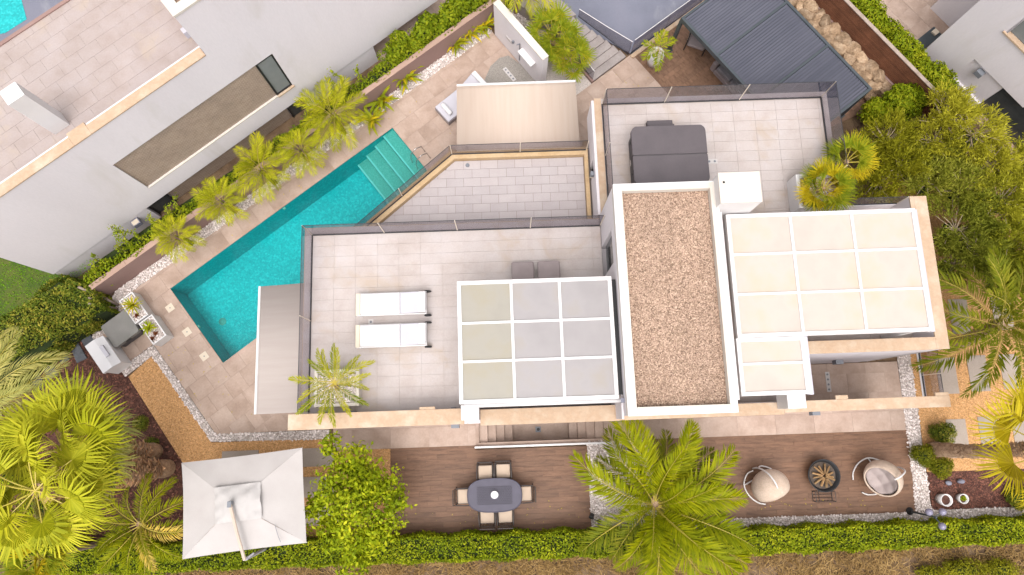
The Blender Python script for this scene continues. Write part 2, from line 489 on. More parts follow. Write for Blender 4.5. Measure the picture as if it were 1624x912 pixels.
M['eggpad'] = surf('grey_quilt', [(0.30, 0.245, 0.235), (0.36, 0.30, 0.285)], 3, 3, 0.9, bump=0.1, bump_scale=150)
M['cushion'] = surf('white_cushion', [(0.5857, 0.5707, 0.5854), (0.6143, 0.5993, 0.6146)], 3, 3, 0.9, bump=0.1, bump_scale=200)
M['cushion_l'] = surf('lilac_cushion', [(0.4465, 0.4316, 0.4764), (0.4735, 0.4584, 0.5036)], 3, 3, 0.9, bump=0.1, bump_scale=200)
M['taupe'] = surf('taupe_cushion', [(0.2231, 0.1836, 0.1849), (0.2569, 0.2164, 0.2151)], 3, 3, 0.9, bump=0.15, bump_scale=150)
M['greycloth'] = surf('grey_cushion', [(0.20, 0.19, 0.205), (0.26, 0.245, 0.26)], 3, 3, 0.9, bump=0.15, bump_scale=150)
M['spa'] = surf('spa_cover', [(0.0849, 0.072, 0.0789), (0.1023, 0.0864, 0.0939)], 1.5, 5, 0.6, fine=40, fine_amt=0.05, bump=0.12, bump_scale=14, bump_dist=0.02)
M['spaside'] = surf('spa_side', [(0.06, 0.055, 0.06), (0.09, 0.08, 0.085)], 2, 4, 0.6, bump=0)
M['greycover'] = surf('grey_cover', [(0.15, 0.145, 0.135), (0.20, 0.19, 0.18)], 1.5, 5, 0.55, bump=0.35, bump_scale=4, bump_dist=0.05)
M['cast'] = surf('cast_metal', [(0.0465, 0.0422, 0.0651), (0.062, 0.0558, 0.0837)], 4, 3, 0.45, bump=0)
M['seat'] = surf('cream_seat', [(0.4374, 0.338, 0.2623), (0.4826, 0.382, 0.2977)], 3, 3, 0.9, bump=0.1, bump_scale=150)
M['chair'] = surf('dark_chair_metal', [(0.035, 0.025, 0.022)], rough=0.5, bump=0)
M['wicker'] = surf('cream_wicker', [(0.4697, 0.3594, 0.2818), (0.5303, 0.4206, 0.3382)], 4, 3, 0.8, fine=22, fine_amt=0.14, bump=0.7, bump_scale=60, bump_dist=0.02)
M['whitemetal'] = surf('white_metal', [(0.6, 0.57, 0.56)], rough=0.35, bump=0)
M['wood'] = surf('firewood', [(0.176, 0.096, 0.04), (0.336, 0.216, 0.104)], 9, 4, 0.8, bump=0.3, obj_var=0.3)
M['ash'] = surf('ash', [(0.05, 0.04, 0.035), (0.12, 0.09, 0.07)], 10, 4, 0.95)
M['trunk'] = surf('palm_trunk', [(0.2077, 0.1289, 0.0784), (0.3375, 0.2209, 0.14), (0.4673, 0.3252, 0.2129)], 9, 5, 0.95, fine=30, fine_amt=0.3, bump=0.8, bump_scale=30, bump_dist=0.04, rnd=True)
M['boot'] = surf('palm_boot', [(0.4937, 0.3148, 0.1849), (0.7243, 0.4972, 0.3081)], 5, 4, 0.9, island=[(0.6, 0.55, 0.5), (1.3, 1.25, 1.2)], bump=0)
M['bark'] = surf('bark', [(0.14, 0.095, 0.07), (0.24, 0.18, 0.14)], 8, 5, 0.9, bump=0.6, bump_scale=30)
M['twig'] = surf('pale_twig', [(0.3019, 0.2286, 0.1541), (0.4181, 0.3314, 0.2259)], 5, 3, 0.9, bump=0)
M['greywood'] = surf('weathered_wood', [(0.26, 0.20, 0.165), (0.36, 0.29, 0.25)], 5, 4, 0.9, bump=0.3)
M['rock'] = surf('tan_rock', [(0.19, 0.125, 0.075), (0.32, 0.22, 0.14), (0.40, 0.30, 0.21)], 3.5, 7, 0.9, fine=14, fine_amt=0.2, bump=0.8, bump_scale=12, bump_dist=0.05, obj_var=0.18, rnd=True)
M['brownslat'] = surf('brown_slat', [(0.1235, 0.0494, 0.0266), (0.209, 0.0855, 0.0456)], 2, 4, 0.7, obj_var=0.15, bump=0.1)
M['globe'] = surf('smoked_globe', [(0.20, 0.185, 0.26)], rough=0.15, bump=0, spec=0.6)
M['bluegrey'] = surf('blue_grey_plastic', [(0.20, 0.20, 0.25)], rough=0.5, bump=0)
M['cream'] = surf('cream_plastic', [(0.58, 0.5, 0.4)], rough=0.6, bump=0)
M['socket'] = surf('socket_plate', [(0.48, 0.45, 0.44)], rough=0.4, bump=0)
M['fixture'] = surf('grey_fixture', [(0.171, 0.18, 0.2025)], rough=0.5, bump=0)
M['gravelgrey'] = surf('grey_pebble_mosaic', [(0.19, 0.17, 0.15), (0.31, 0.285, 0.26)], 26, 4, 0.8, fine=50, fine_amt=0.3, bump=0.5, bump_scale=45)
# foliage
M['areca'] = leafmat('areca_leaf', [(0.1621, 0.1748, 0.0045), (0.3364, 0.3375, 0.0104), (0.5225, 0.4744, 0.0222)])
M['fan'] = leafmat('fan_leaf', [(0.2244, 0.2467, 0.0095), (0.3927, 0.393, 0.0189), (0.5237, 0.4752, 0.0377)])
M['fan_y'] = leafmat('yellow_fan_leaf', [(0.2512, 0.1971, 0.0047), (0.4521, 0.3573, 0.0094), (0.5776, 0.4435, 0.0235)])
M['date'] = leafmat('date_leaf', [(0.0943, 0.1207, 0.0006), (0.2043, 0.2264, 0.0013), (0.3302, 0.3169, 0.003)])
M['date_d'] = leafmat('dark_date_leaf', [(0.0707, 0.094, 0.0034), (0.159, 0.1787, 0.008), (0.3004, 0.2633, 0.0228)])
M['dry'] = leafmat('drying_leaf', [(0.286, 0.221, 0.052), (0.468, 0.351, 0.0728), (0.572, 0.39, 0.052)])
M['silver'] = leafmat('silvery_leaf', [(0.2444, 0.2444, 0.0725), (0.4154, 0.391, 0.1207), (0.562, 0.4887, 0.161)])
M['rib'] = surf('leaf_rib', [(0.38, 0.31, 0.05), (0.48, 0.38, 0.07)], 4, 3, 0.5, bump=0)
M['citrus'] = leafmat('citrus_leaf', [(0.0823, 0.1309, 0.0026), (0.2335, 0.2968, 0.0064), (0.4936, 0.4858, 0.016)])
M['hedge'] = leafmat('hedge_leaf', [(0.0706, 0.1078, 0.0027), (0.2237, 0.2751, 0.0072), (0.4869, 0.4716, 0.0179)])
M['hedge_l'] = leafmat('mottled_hedge_leaf', [(0.048, 0.096, 0.0102), (0.144, 0.184, 0.0179), (0.512, 0.416, 0.064)])
M['ivy'] = leafmat('ivy_leaf', [(0.08, 0.136, 0.0041), (0.208, 0.2584, 0.0082), (0.432, 0.4216, 0.0205)])
M['laurel'] = leafmat('laurel_leaf', [(0.0736, 0.1248, 0.003), (0.2024, 0.2496, 0.0062), (0.4048, 0.3869, 0.0184)])
M['olive'] = leafmat('olive_leaf', [(0.1436, 0.1493, 0.0074), (0.316, 0.3061, 0.0215), (0.5459, 0.5075, 0.0491)])
M['strap'] = leafmat('strap_leaf', [(0.102, 0.153, 0.0061), (0.2295, 0.2677, 0.0122), (0.459, 0.357, 0.0204)])
M['grass'] = leafmat('grass_blade', [(0.0672, 0.192, 0.003), (0.1536, 0.352, 0.0062), (0.288, 0.384, 0.0205)])
M['drygrass'] = leafmat('dry_scrub', [(0.1582, 0.0905, 0.0405), (0.3164, 0.1959, 0.081), (0.5378, 0.3617, 0.162)], patch=0.9)
M['core'] = surf('foliage_shade_filler', [(0.010, 0.018, 0.002), (0.02, 0.032, 0.004)], 6, 3, 0.95, bump=0.5, bump_scale=20)  # near-black filler; shade between the leaves is put into its colour

# pool mosaic and water
def mosaic():
    m, nt, out = new_mat('turquoise_mosaic')
    b = nt.nodes.new('ShaderNodeBsdfPrincipled')
    v = pos_vec(nt, rotz=math.radians(38.4))
    vo = nt.nodes.new('ShaderNodeTexVoronoi'); vo.inputs['Scale'].default_value = 15; vo.distance = 'CHEBYCHEV'; vo.inputs['Randomness'].default_value = 0.6
    nt.links.new(v, vo.inputs['Vector'])
    sx = nt.nodes.new('ShaderNodeSeparateColor'); nt.links.new(vo.outputs['Color'], sx.inputs[0])
    c = ramp(nt, sx.outputs[0], [(0.001, 0.25, 0.265), (0.002, 0.335, 0.35), (0.004, 0.41, 0.425), (0.04, 0.54, 0.55)], [0.05, 0.4, 0.75, 1.0])
    c = mix(nt, 0.5, c, ramp(nt, noise(nt, v, 0.5, 3), [(0.002, 0.32, 0.335), (0.004, 0.40, 0.41)], [0.35, 0.65]))
    nt.links.new(c, b.inputs['Base Color']); b.inputs['Roughness'].default_value = 0.5
    nt.links.new(b.outputs[0], out.inputs['Surface'])
    return m
M['mosaic'] = mosaic()
M['mosaic_step'] = surf('pale_mosaic', [(0.1054, 0.2734, 0.2268), (0.2319, 0.3385, 0.2835)], 22, 3, 0.5, fine=40, fine_amt=0.25, bump=0)
M['nosing'] = surf('step_nosing', [(0.336, 0.465, 0.435)], rough=0.5, bump=0)
def water():
    m, nt, out = new_mat('pool_water')
    t = nt.nodes.new('ShaderNodeBsdfTransparent'); t.inputs[0].default_value = (0.5, 0.96, 0.97, 1)
    gl = nt.nodes.new('ShaderNodeBsdfGlossy'); gl.inputs['Roughness'].default_value = 0.04
    fr = nt.nodes.new('ShaderNodeFresnel'); fr.inputs['IOR'].default_value = 1.33
    bp = nt.nodes.new('ShaderNodeBump'); bp.inputs['Strength'].default_value = 0.25; bp.inputs['Distance'].default_value = 0.02
    nt.links.new(noise(nt, pos_vec(nt), 5, 4, 0.6, 0.4), bp.inputs['Height'])
    nt.links.new(bp.outputs[0], gl.inputs['Normal']); nt.links.new(bp.outputs[0], fr.inputs['Normal'])
    ms = nt.nodes.new('ShaderNodeMixShader')
    nt.links.new(fr.outputs[0], ms.inputs[0]); nt.links.new(t.outputs[0], ms.inputs[1]); nt.links.new(gl.outputs[0], ms.inputs[2])
    nt.links.new(ms.outputs[0], out.inputs['Surface'])
    return m
M['water'] = water()
def cladding():
    """small mosaic tiles too far off to tell apart"""
    m, nt, out = new_mat('brown_wall_mosaic')
    b = nt.nodes.new('ShaderNodeBsdfPrincipled')
    g = nt.nodes.new('ShaderNodeTexCoord')
    br = nt.nodes.new('ShaderNodeTexBrick')
    br.inputs['Scale'].default_value = 1.0; br.inputs['Brick Width'].default_value = 0.16; br.inputs['Row Height'].default_value = 0.06
    br.inputs['Mortar Size'].default_value = 0.006
    br.inputs['Color1'].default_value = (0.25, 0.185, 0.15, 1); br.inputs['Color2'].default_value = (0.32, 0.245, 0.20, 1); br.inputs['Mortar'].default_value = (0.45, 0.37, 0.31, 1)
    nt.links.new(g.outputs['Object'], br.inputs['Vector'])
    c = mix(nt, 1.0, br.outputs['Color'], ramp(nt, noise(nt, g.outputs['Object'], 1.2, 5), [(0.88, 0.86, 0.84), (1.12, 1.1, 1.05)], [0.3, 0.7]), 'MULTIPLY')
    nt.links.new(c, b.inputs['Base Color']); b.inputs['Roughness'].default_value = 0.6
    bp = nt.nodes.new('ShaderNodeBump'); bp.inputs['Strength'].default_value = 0.4; bp.inputs['Distance'].default_value = 0.005; bp.invert = True
    nt.links.new(br.outputs['Fac'], bp.inputs['Height']); nt.links.new(bp.outputs[0], b.inputs['Normal'])
    nt.links.new(b.outputs[0], out.inputs['Surface'])
    return m
M['clad'] = cladding()

# ------------------------------------------------------------------ ground, paving, pool
def SW(pts): return [SF.w(*p) for p in pts]
def HW(pts): return [HF.w(*p) for p in pts]

POOL = SW([(-7.0, 8.12), (3.28, 8.12), (3.28, 11.64), (-7.0, 11.64)])
PIT = HW([(-1.2, -0.78), (3.28, -0.78), (3.28, -0.06), (-1.2, -0.06)])
struct('ground', MB().prism([(-150, -150), (150, -150), (150, 150), (-150, 150)], -0.06, -0.06, holes=[POOL, PIT]), M['soil'])

deck_regions = [
    SW([(-8.6, 11.64), (8.86, 11.64), (8.86, 12.44), (-8.6, 12.44)]),
    SW([(-8.62, 6.15), (-7.0, 5.0), (-7.0, 11.64), (-8.62, 11.64)]),
    SW([(-10.05, 10.28), (-8.62, 10.28), (-8.62, 11.75), (-10.05, 11.75)]),
    SW([(-7.0, 5.0), (-5.38, 3.8), (-4.6, 3.6), (-1.2, 8.12), (-7.0, 8.12)]),
    SW([(3.28, 8.4), (7.7, 5.3), (8.86, 5.2), (8.86, 11.64), (3.28, 11.64)]),
    SW([(8.86, 5.2), (12.62, 3.2), (12.62, 8.24), (8.86, 8.24)]),
]
deck = MB()
for r in deck_regions: deck.prism(r, -0.05, -0.010)
deck_o = struct('pool_deck', deck, M['grout_d'])
tiles(deck_o, 'tile', SF, deck_regions, 0.69, 0.69, 0.0035, 0.0, 0.03, M['deck'], bond=0.5, u0=3.28, v0=11.64, jitter=0.0012)

# pool shell, steps, water
D = -1.35
pb = MB(SF)
pb.box(-7.16, 7.96, D - 0.15, 3.44, 11.8, D)
for (a, b, c, d) in ((-7.16, 7.96, 3.44, 8.12), (-7.16, 11.64, 3.44, 11.8), (-7.16, 8.12, -7.0, 11.64), (3.28, 8.12, 3.44, 11.64)):
    pb.box(a, b, D, c, d, -0.014)
pool = struct('pool', pb, M['mosaic'])
for k in range(4):
    a = 3.28 - 0.48 * (k + 1)
    zt = -0.16 - 0.25 * k
    st = part('step', MB(SF).box(a, 8.122, D + 0.002, 3.278 - 0.48 * k, 11.638, zt), M['mosaic_step'], pool)
    part('nosing', MB(SF).box(a - 0.012, 8.124, zt - 0.05, a + 0.05, 11.636, zt + 0.006), M['nosing'], st)
struct('water', MB(SF).prism([(-6.999, 8.121), (3.279, 8.121), (3.279, 11.639), (-6.999, 11.639)], -0.07, -0.07), M['water'])
x, y, _ = P(353, 510, D)
dr = link('drain_cover', MB().lathe([(0.0, 0.03), (0.12, 0.025), (0.15, 0.0)], 20).mesh('drain_cover', M['mosaic_step'], True), pool, (x, y, D))
for k, (px, py) in enumerate(((449, 328), (313, 519))):     # return inlets on the pool wall
    s, t = SF.l(*P(px, py, -0.12)[:2])
    mb = MB(SF)
    if k == 0: mb.box(s - 0.05, 11.60, -0.2, s + 0.05, 11.642, -0.1)
    else: mb.box(-7.002, t - 0.05, -0.2, -6.96, t + 0.05, -0.1)
    part('inlet', mb, M['cream'], pool)
# skimmer lids set into the paving
for k, lab in enumerate(('square cream lid in the pool deck nearest the boundary wall', 'middle one of three square cream lids beside the pool end', 'square cream lid in the pool deck nearest the tan gravel path')):
    s, t = -7.4, 11.03 - 1.14 * k
    L = thing('skimmer_lid', lab, 'lid', (*SF.w(s, t), 0.0), SF.ang, 'cream lids along the pool end')
    part('lid', MB().box(-0.14, -0.14, 0.0, 0.14, 0.14, 0.012), M['cream'], L, bevel=0.006)
    part('finger_hole', MB().lathe([(0.0, 0.015), (0.022, 0.014), (0.026, 0.011)], 12), M['fixture'], L)
# pool ladder rail
mb = MB()
for s0 in (9.72, 10.06):
    pts = [SF.w(3.05, s0) + (-0.5,), SF.w(3.05, s0) + (0.3,), SF.w(3.12, s0) + (0.62,), SF.w(3.35, s0) + (0.78,), SF.w(3.6, s0) + (0.62,), SF.w(3.68, s0) + (0.0,)]
    P3 = []
    for i in range(len(pts) - 1):
        for f in np.linspace(0, 1, 4)[:-1]: P3.append(tuple(np.array(pts[i]) * (1 - f) + np.array(pts[i + 1]) * f))
    P3.append(pts[-1])
    mb.tube(P3, 0.021, 8)
single('pool_handrail', mb, M['steel'], 'curved steel handrail pair beside the pool steps', 'handrail', smooth=True)

# garden beds
MULCH = PL([(60, 575), (132, 522), (160, 545), (203, 598), (290, 735), (290, 870), (-260, 930), (-260, 640)])
struct('mulch_bed', MB().prism(MULCH, -0.04, -0.04), M['mulch'])
TAN = PL([(203, 598), (241, 563), (335, 702), (530, 694), (530, 712), (622, 712), (622, 862), (290, 874), (290, 735)])
path = struct('gravel_path', MB().prism(TAN, -0.06, -0.02), M['tan'])
TAN2 = HW([(14.62, -2.35), (22, -2.35), (22, 9), (14.98, 9), (14.62, 9)])
path2 = struct('gravel_garden', MB().prism(TAN2, -0.06, -0.02), M['tan'])
struct('bark_bed', MB().prism(HW([(14.62, -3.62), (22, -3.62), (22, -2.36), (14.62, -2.36)]), -0.06, -0.024), M['mulch'])
# bark chips scattered on both beds
def scatter_chips(name, poly, n, size, mat):
    poly = np.array(poly); lo, hi = poly.min(0), poly.max(0)
    V = []
    def inside(p):
        x, y = p[:, 0], p[:, 1]; r = np.zeros(len(p), bool); m = len(poly)
        for i in range(m):
            a, b = poly[i], poly[(i + 1) % m]
            c = ((a[1] > y) != (b[1] > y)) & (x < (b[0] - a[0]) * (y - a[1]) / (b[1] - a[1] + 1e-9) + a[0])
            r ^= c
        return r
    p = rng.uniform(lo, hi, (n * 3, 2)); p = p[inside(p)][:n]
    n = len(p)
    ang = rng.uniform(0, 6.28, n); L = size * rng.uniform(0.5, 1.5, n); W = L * rng.uniform(0.25, 0.6, n)
    tl = rng.normal(0, 0.35, (n, 2))
    dx, dy = np.cos(ang), np.sin(ang)
    c = np.column_stack([p, np.full(n, -0.02)])
    a = np.column_stack([dx * L, dy * L, tl[:, 0] * L]) / 2
    b = np.column_stack([-dy * W, dx * W, tl[:, 1] * W]) / 2
    V = np.stack([c - a - b, c + a - b, c + a + b, c - a + b], 1).reshape(-1, 3)
    F = np.arange(4 * n).reshape(n, 4)
    return tag(link(name, np_mesh(name, V, F, mat)), kind='stuff')
tag(scatter_chips('bark_chips', PL([(60, 575), (132, 522), (203, 598), (290, 735), (290, 870), (0, 880), (0, 640)]), 9000, 0.06, M['chip']), 'dark brown bark chips under the left palms', 'bark')
tag(scatter_chips('bark_chips', HW([(14.62, -3.62), (19, -3.62), (19, -2.36), (14.62, -2.36)]), 3500, 0.055, M['chip']), 'dark red bark chips around the two white pots', 'bark')

def ico():
    t = (1 + 5 ** 0.5) / 2
    V = np.array([(-1, t, 0), (1, t, 0), (-1, -t, 0), (1, -t, 0), (0, -1, t), (0, 1, t), (0, -1, -t), (0, 1, -t), (t, 0, -1), (t, 0, 1), (-t, 0, -1), (-t, 0, 1)], float)
    V /= np.linalg.norm(V[0])
    F = np.array([(0, 11, 5), (0, 5, 1), (0, 1, 7), (0, 7, 10), (0, 10, 11), (1, 5, 9), (5, 11, 4), (11, 10, 2), (10, 7, 6), (7, 1, 8), (3, 9, 4), (3, 4, 2), (3, 2, 6), (3, 6, 8), (3, 8, 9), (4, 9, 5), (2, 4, 11), (6, 2, 10), (8, 6, 7), (9, 8, 1)])
    return V, F
ICO = ico()
def pebbles(name, regions, per_m2, size, z, mat, label, cat='gravel', parent=None, edge=0.0):
    """loose pebbles heaped over convex regions, one mass"""
    VV, FF, o = [], [], 0
    for reg in regions:
        r = np.array(reg); lo, hi = r.min(0), r.max(0)
        A = abs(parea([tuple(q) for q in reg]))
        n = int(A * per_m2)
        box = (hi - lo).prod()
        p = rng.uniform(lo, hi, (int(n * box / max(A, 1e-6)) + 8, 2))
        L = [tuple(q) for q in reg]
        if parea(L) < 0: L.reverse()
        ok = np.ones(len(p), bool)
        for i in range(len(L)):
            a, b = L[i], L[(i + 1) % len(L)]
            d = ((b[0] - a[0]) * (p[:, 1] - a[1]) - (b[1] - a[1]) * (p[:, 0] - a[0])) / math.hypot(b[0] - a[0], b[1] - a[1])
            ok &= d > rng.normal(edge, 0.012, len(p))
        p = p[ok]; n = len(p)
        sz = size * rng.uniform(0.6, 1.35, n)
        q = ICO[0][None] * (sz[:, None, None] * np.stack([rng.uniform(0.7, 1.2, n), rng.uniform(0.7, 1.2, n), rng.uniform(0.45, 0.8, n)], 1)[:, None, :])
        q = q * rng.uniform(0.8, 1.2, q.shape)
        a = rng.uniform(0, 6.28, n); c, s = np.cos(a)[:, None], np.sin(a)[:, None]
        q = np.stack([q[..., 0] * c - q[..., 1] * s, q[..., 0] * s + q[..., 1] * c, q[..., 2]], -1)
        q += np.column_stack([p, z + rng.uniform(-0.2, 0.5, n) * size])[:, None]
        VV.append(q.reshape(-1, 3)); FF.append((ICO[1][None] + 12 * np.arange(n)[:, None, None]).reshape(-1, 3) + o); o += 12 * n
    ob = link(name, np_mesh(name, np.concatenate(VV), np.concatenate(FF), mat), parent)
    ob['kind'] = 'stuff'
    if parent is None: tag(ob, label, cat)
    return ob

def gravel(label, regions, per=430, size=0.036):
    mb = MB()
    for r in regions: mb.prism(r, -0.05, -0.016)
    struct('gravel_bed', mb, M['pebbed'])
    pebbles('pebbles', regions, per, size, -0.006, M['pebble'], label)
gravel('strip of white pebbles between boundary wall and pool deck', [SW([(-8.7, 12.44), (8.86, 12.44), (8.86, 12.83), (-8.7, 12.83)])])
gravel('white pebbles around the covered tub by the hedge', [SW([(-10.25, 11.75), (-8.7, 11.75), (-8.7, 12.75), (-10.1, 12.35)])])
gravel('white pebble band bordering the tan gravel path', [SW([(-10.08, 9.92), (-8.9, 9.95), (-8.64, 10.26), (-10.06, 10.28)]), SW([(-8.9, 6.05), (-8.64, 6.18), (-8.64, 10.26), (-8.9, 9.95)]),
        SW([(-8.9, 6.05), (-5.55, 3.52), (-5.36, 3.78), (-8.64, 6.18)])])
gravel('white pebble bed behind the shower wall', [SW([(9.16, 8.2), (10.55, 8.2), (10.55, 12.0), (11.2, 13.0), (9.16, 13.0)])], 380)
gravel('white pebble strip at the right end of the wood patio', [HW([(14.02, -3.66), (14.58, -3.66), (14.62, 1.9), (14.15, 1.9)])])
gravel('white pebble strip between wood patio and clipped hedge', [HW([(5.0, -4.0), (14.6, -4.0), (14.6, -3.68), (5.0, -3.68)])])
gravel('white pebble strip in front of the dark bark bed', [HW([(14.6, -3.95), (20, -3.95), (20, -3.64), (14.6, -3.64)])])
gravel('white pebble bed under the big date palm', [HW([(2.64, -4.0), (4.98, -4.0), (4.98, -0.88), (2.64, -0.88)])])

# stepping slabs
def slab_px(parent, pts, mat, z=-0.02, th=0.022, name='slab'):
    w = PL(pts, 0.0); cx = sum(p[0] for p in w) / len(w); cy = sum(p[1] for p in w) / len(w)
    o = link(name, MB().prism([(p[0] - cx, p[1] - cy) for p in w], 0, th).mesh(name, mat), parent, (cx, cy, z))
    add_bevel(o, 0.006)
    return o
for u0, u1, v0, v1 in ((-10.35, -9.05, -1.45, -0.76), (-7.55, -6.35, -1.4, -0.76), (-7.5, -6.3, -2.45, -1.75), (-7.4, -6.2, -3.4, -2.75), (-10.3, -9.1, -2.6, -1.9), (-10.2, -9.0, -3.6, -2.95)):
    w = HW([(u0, v0), (u1, v0), (u1, v1), (u0, v1)])
    o = link('slab', MB().prism([(p[0] - w[0][0], p[1] - w[0][1]) for p in w], 0, 0.022).mesh('slab', M['slab']), path, (w[0][0], w[0][1], -0.02)); add_bevel(o, 0.006)
for u0, u1, v0, v1 in ((15.5, 16.2, 0.35, 1.65), (16.65, 17.35, 0.4, 1.7), (15.55, 16.25, -1.9, -0.55), (16.7, 17.4, -1.85, -0.5), (16.3, 17.0, 2.5, 3.8), (17.9, 18.6, 2.6, 3.9), (17.85, 18.55, 0.45, 1.7), (17.9, 18.6, -1.8, -0.5)):
    w = HW([(u0, v0), (u1, v0), (u1, v1), (u0, v1)])
    o = link('slab', MB().prism([(p[0] - w[0][0], p[1] - w[0][1]) for p in w], 0, 0.022).mesh('slab', M['slab']), path2, (w[0][0], w[0][1], -0.02)); add_bevel(o, 0.006)
stones = (('dark slate stepping stone touching the white pebbles', [(122, 528), (135, 524), (155, 542), (138, 556)]), ('second dark slate stepping stone counted from the white pebbles', [(108, 542), (120, 537), (138, 568), (122, 576)]),
          ('third dark slate stepping stone counted from the white pebbles', [(86, 556), (97, 551), (110, 570), (97, 577)]), ('fourth dark slate stepping stone, half under the palm fronds', [(66, 574), (80, 567), (92, 595), (76, 603)]), ('last dark slate stepping stone, deepest under the palms', [(45, 594), (58, 586), (72, 612), (58, 622)]))
for lab, pts in stones:
    o = slab_px(None, pts, M['slate'], -0.04, 0.05, 'stepping_stone'); tag(o, lab, 'stepping stone', 'slate stepping stones by the hedge')

# south walkway and the wood-look patios
walk_regions = [HW([(-6.4, -0.87), (-4.36, -0.87), (-4.36, -0.1), (-6.4, -0.1)]), HW([(-4.36, -0.87), (-1.32, -0.87), (-1.32, -0.1), (-4.36, -0.1)]), HW([(3.4, -0.87), (14.1, -0.87), (14.1, -0.1), (3.4, -0.1)]), HW([(12.9, -0.1), (14.1, -0.1), (14.1, 1.58), (13.05, 1.58)]), HW([(8.3, 0.1), (14.1, 0.1), (14.1, 1.58), (8.3, 1.58)])]
walk_regions = walk_regions[:3] + [HW([(13.0, -0.1), (14.1, -0.1), (14.1, 0.1), (13.0, 0.1)]), walk_regions[4]]
wk = MB()
for r in walk_regions: wk.prism(r, -0.05, -0.010)
wk_o = struct('walkway', wk, M['grout_d'])
tiles(wk_o, 'tile', HF, walk_regions, 1.38, 0.69, 0.0035, 0.0, 0.03, M['deck'], bond=0.5, u0=-4.36, v0=-0.87, jitter=0.001)
def patio(name, regions, ang_frame, mat, w=1.06, h=0.178):
    mb = MB()
    for r in regions: mb.prism(r, -0.05, -0.012)
    o = struct(name, mb, M['grout_w'])
    tiles(o, 'plank', ang_frame, regions, w, h, 0.0025, 0.0, 0.03, mat, bond=1.0, u0=-4.36, v0=-3.98, jitter=0.0012, minarea=0.003)
    return o
patio('dining_patio', [HW([(-4.36, -3.98), (2.64, -3.98), (2.64, -1.02), (-4.36, -1.02)]), HW([(-4.36, -1.02), (-1.34, -1.02), (-1.34, -0.87), (-4.36, -0.87)])], HF, M['plank'])
patio('fire_pit_patio', [HW([(4.98, -3.68), (14.02, -3.68), (14.14, -0.87), (4.98, -0.87)])], HF, M['plank'])
patio('gazebo_patio', [SW([(12.62, 2.0), (18.6, 0.6), (18.6, 7.95), (12.62, 8.1)])], SF, M['plank2'])

# stairwell down to the basement, in front of the villa
pit = MB(HF)
pit.box(-1.2, -0.78, -1.2, 3.28, -0.06, -0.95)
well = struct('stairwell', pit, M['deck'])
part('wall', MB(HF).box(-1.34, -0.95, -1.2, 3.42, -0.78, 0.0), M['deck'], well)
part('wall', MB(HF).box(-1.34, -0.78, -1.2, -1.2, -0.06, -0.014), M['deck'], well)
part('wall', MB(HF).box(3.28, -0.78, -1.2, 3.42, -0.06, -0.014), M['deck'], well)
for k in range(4):
    part('step', MB(HF).box(-1.199 + 0.3 * k, -0.779, -0.949, -0.899 + 0.3 * k, -0.061, -0.16 - 0.17 * k), M['deck'], well, bevel=0.008)
    part('step', MB(HF).box(3.279 - 0.3 * k, -0.779, -0.949, 2.979 - 0.3 * k, -0.061, -0.16 - 0.17 * k), M['deck'], well, bevel=0.008)
dg = part('floor_drain', MB(HF).box(0.86, -0.5, -0.949, 1.06, -0.3, -0.935), M['fixture'], well)
part('grate', MB().lathe([(0.0, 0.012), (0.05, 0.012), (0.06, 0.0)], 12, (*HF.w(0.96, -0.4), -0.936)), M['black'], dg)
part('rail_wall', MB(HF).box(-1.36, -0.97, 0.0, 3.5, -0.90, 0.16), M['white_paint'], well, bevel=0.01)

# driveway, its kerb and the outside stairs
drv = struct('driveway', MB().prism(SW([(12.6, 8.25), (16.6, 8.12), (30, 8.1), (30, 24), (9.5, 24), (9.5, 14.5), (11.72, 10.5)]), -0.05, 0.02), M['driveway'])
part('kerb', MB(SF).box(12.5, 8.05, -0.03, 18.6, 8.22, 0.06), M['peach'], drv, bevel=0.01)
stp = MB()
sts = struct('garden_stairs', MB(SF).prism([(10.66, 10.8), (11.6, 10.6), (11.4, 13.4), (9.9, 13.4)], -0.05, 0.79), M['step'])
for k in range(8):
    t0, t1 = 8.27 + 0.31 * k, 8.27 + 0.31 * (k + 1)
    s1 = 12.44 - 0.83 / 2.17 * (t1 - 8.27)
    part('step', MB(SF).box(10.66, t0, -0.04, s1, t1 + (0.05 if k < 7 else 0.1), 0.09 * (k + 1)), M['step'], sts, bevel=0.008)
for k in range(10):   # rows of paving on the landing
    part('tread', MB(SF).box(10.0 + 0.04 * (9 - k), 10.9 + 0.24 * k, 0.79, 11.45, 11.12 + 0.24 * k, 0.80), M['step'], sts)

# ------------------------------------------------------------------ the villa
ZF = 3.67           # first-floor paving level
ZM = 2.30           # lower roof over the porch
villa = thing('villa', 'modern white villa with gravel-topped tower, peach parapets and roof terraces', 'house')
def vb(name, boxes, mat, parent=None, bevel=0.012):
    mb = MB(HF)
    for b in boxes: mb.box(*b)
    return part(name, mb, mat, parent or villa, bevel=bevel)

# ground floor body under the terraces (set back below the slabs)
body = MB(HF)
body.prism([(-5.9, 0.0), (12.85, 0.0), (12.85, 0.05), (8.25, 0.05), (8.25, 1.62), (13.0, 1.62), (13.0, 6.3), (10.6, 6.3), (10.6, 10.1), (3.2, 10.1), (3.2, 8.7), (-1.6, 8.7), (-4.7, 5.9), (-5.9, 5.9)], 0.0, 2.02)
wall_o = part('wall', body, M['white'], villa)
up = MB(HF)
up.prism([(-5.9, 0.0), (8.25, 0.0), (8.25, 1.62), (13.0, 1.62), (13.0, 6.3), (10.6, 6.3), (10.6, 10.1), (3.2, 10.1), (3.2, 6.2), (-5.9, 5.9)], 2.02, 3.36)
part('wall', up, M['white'], villa)
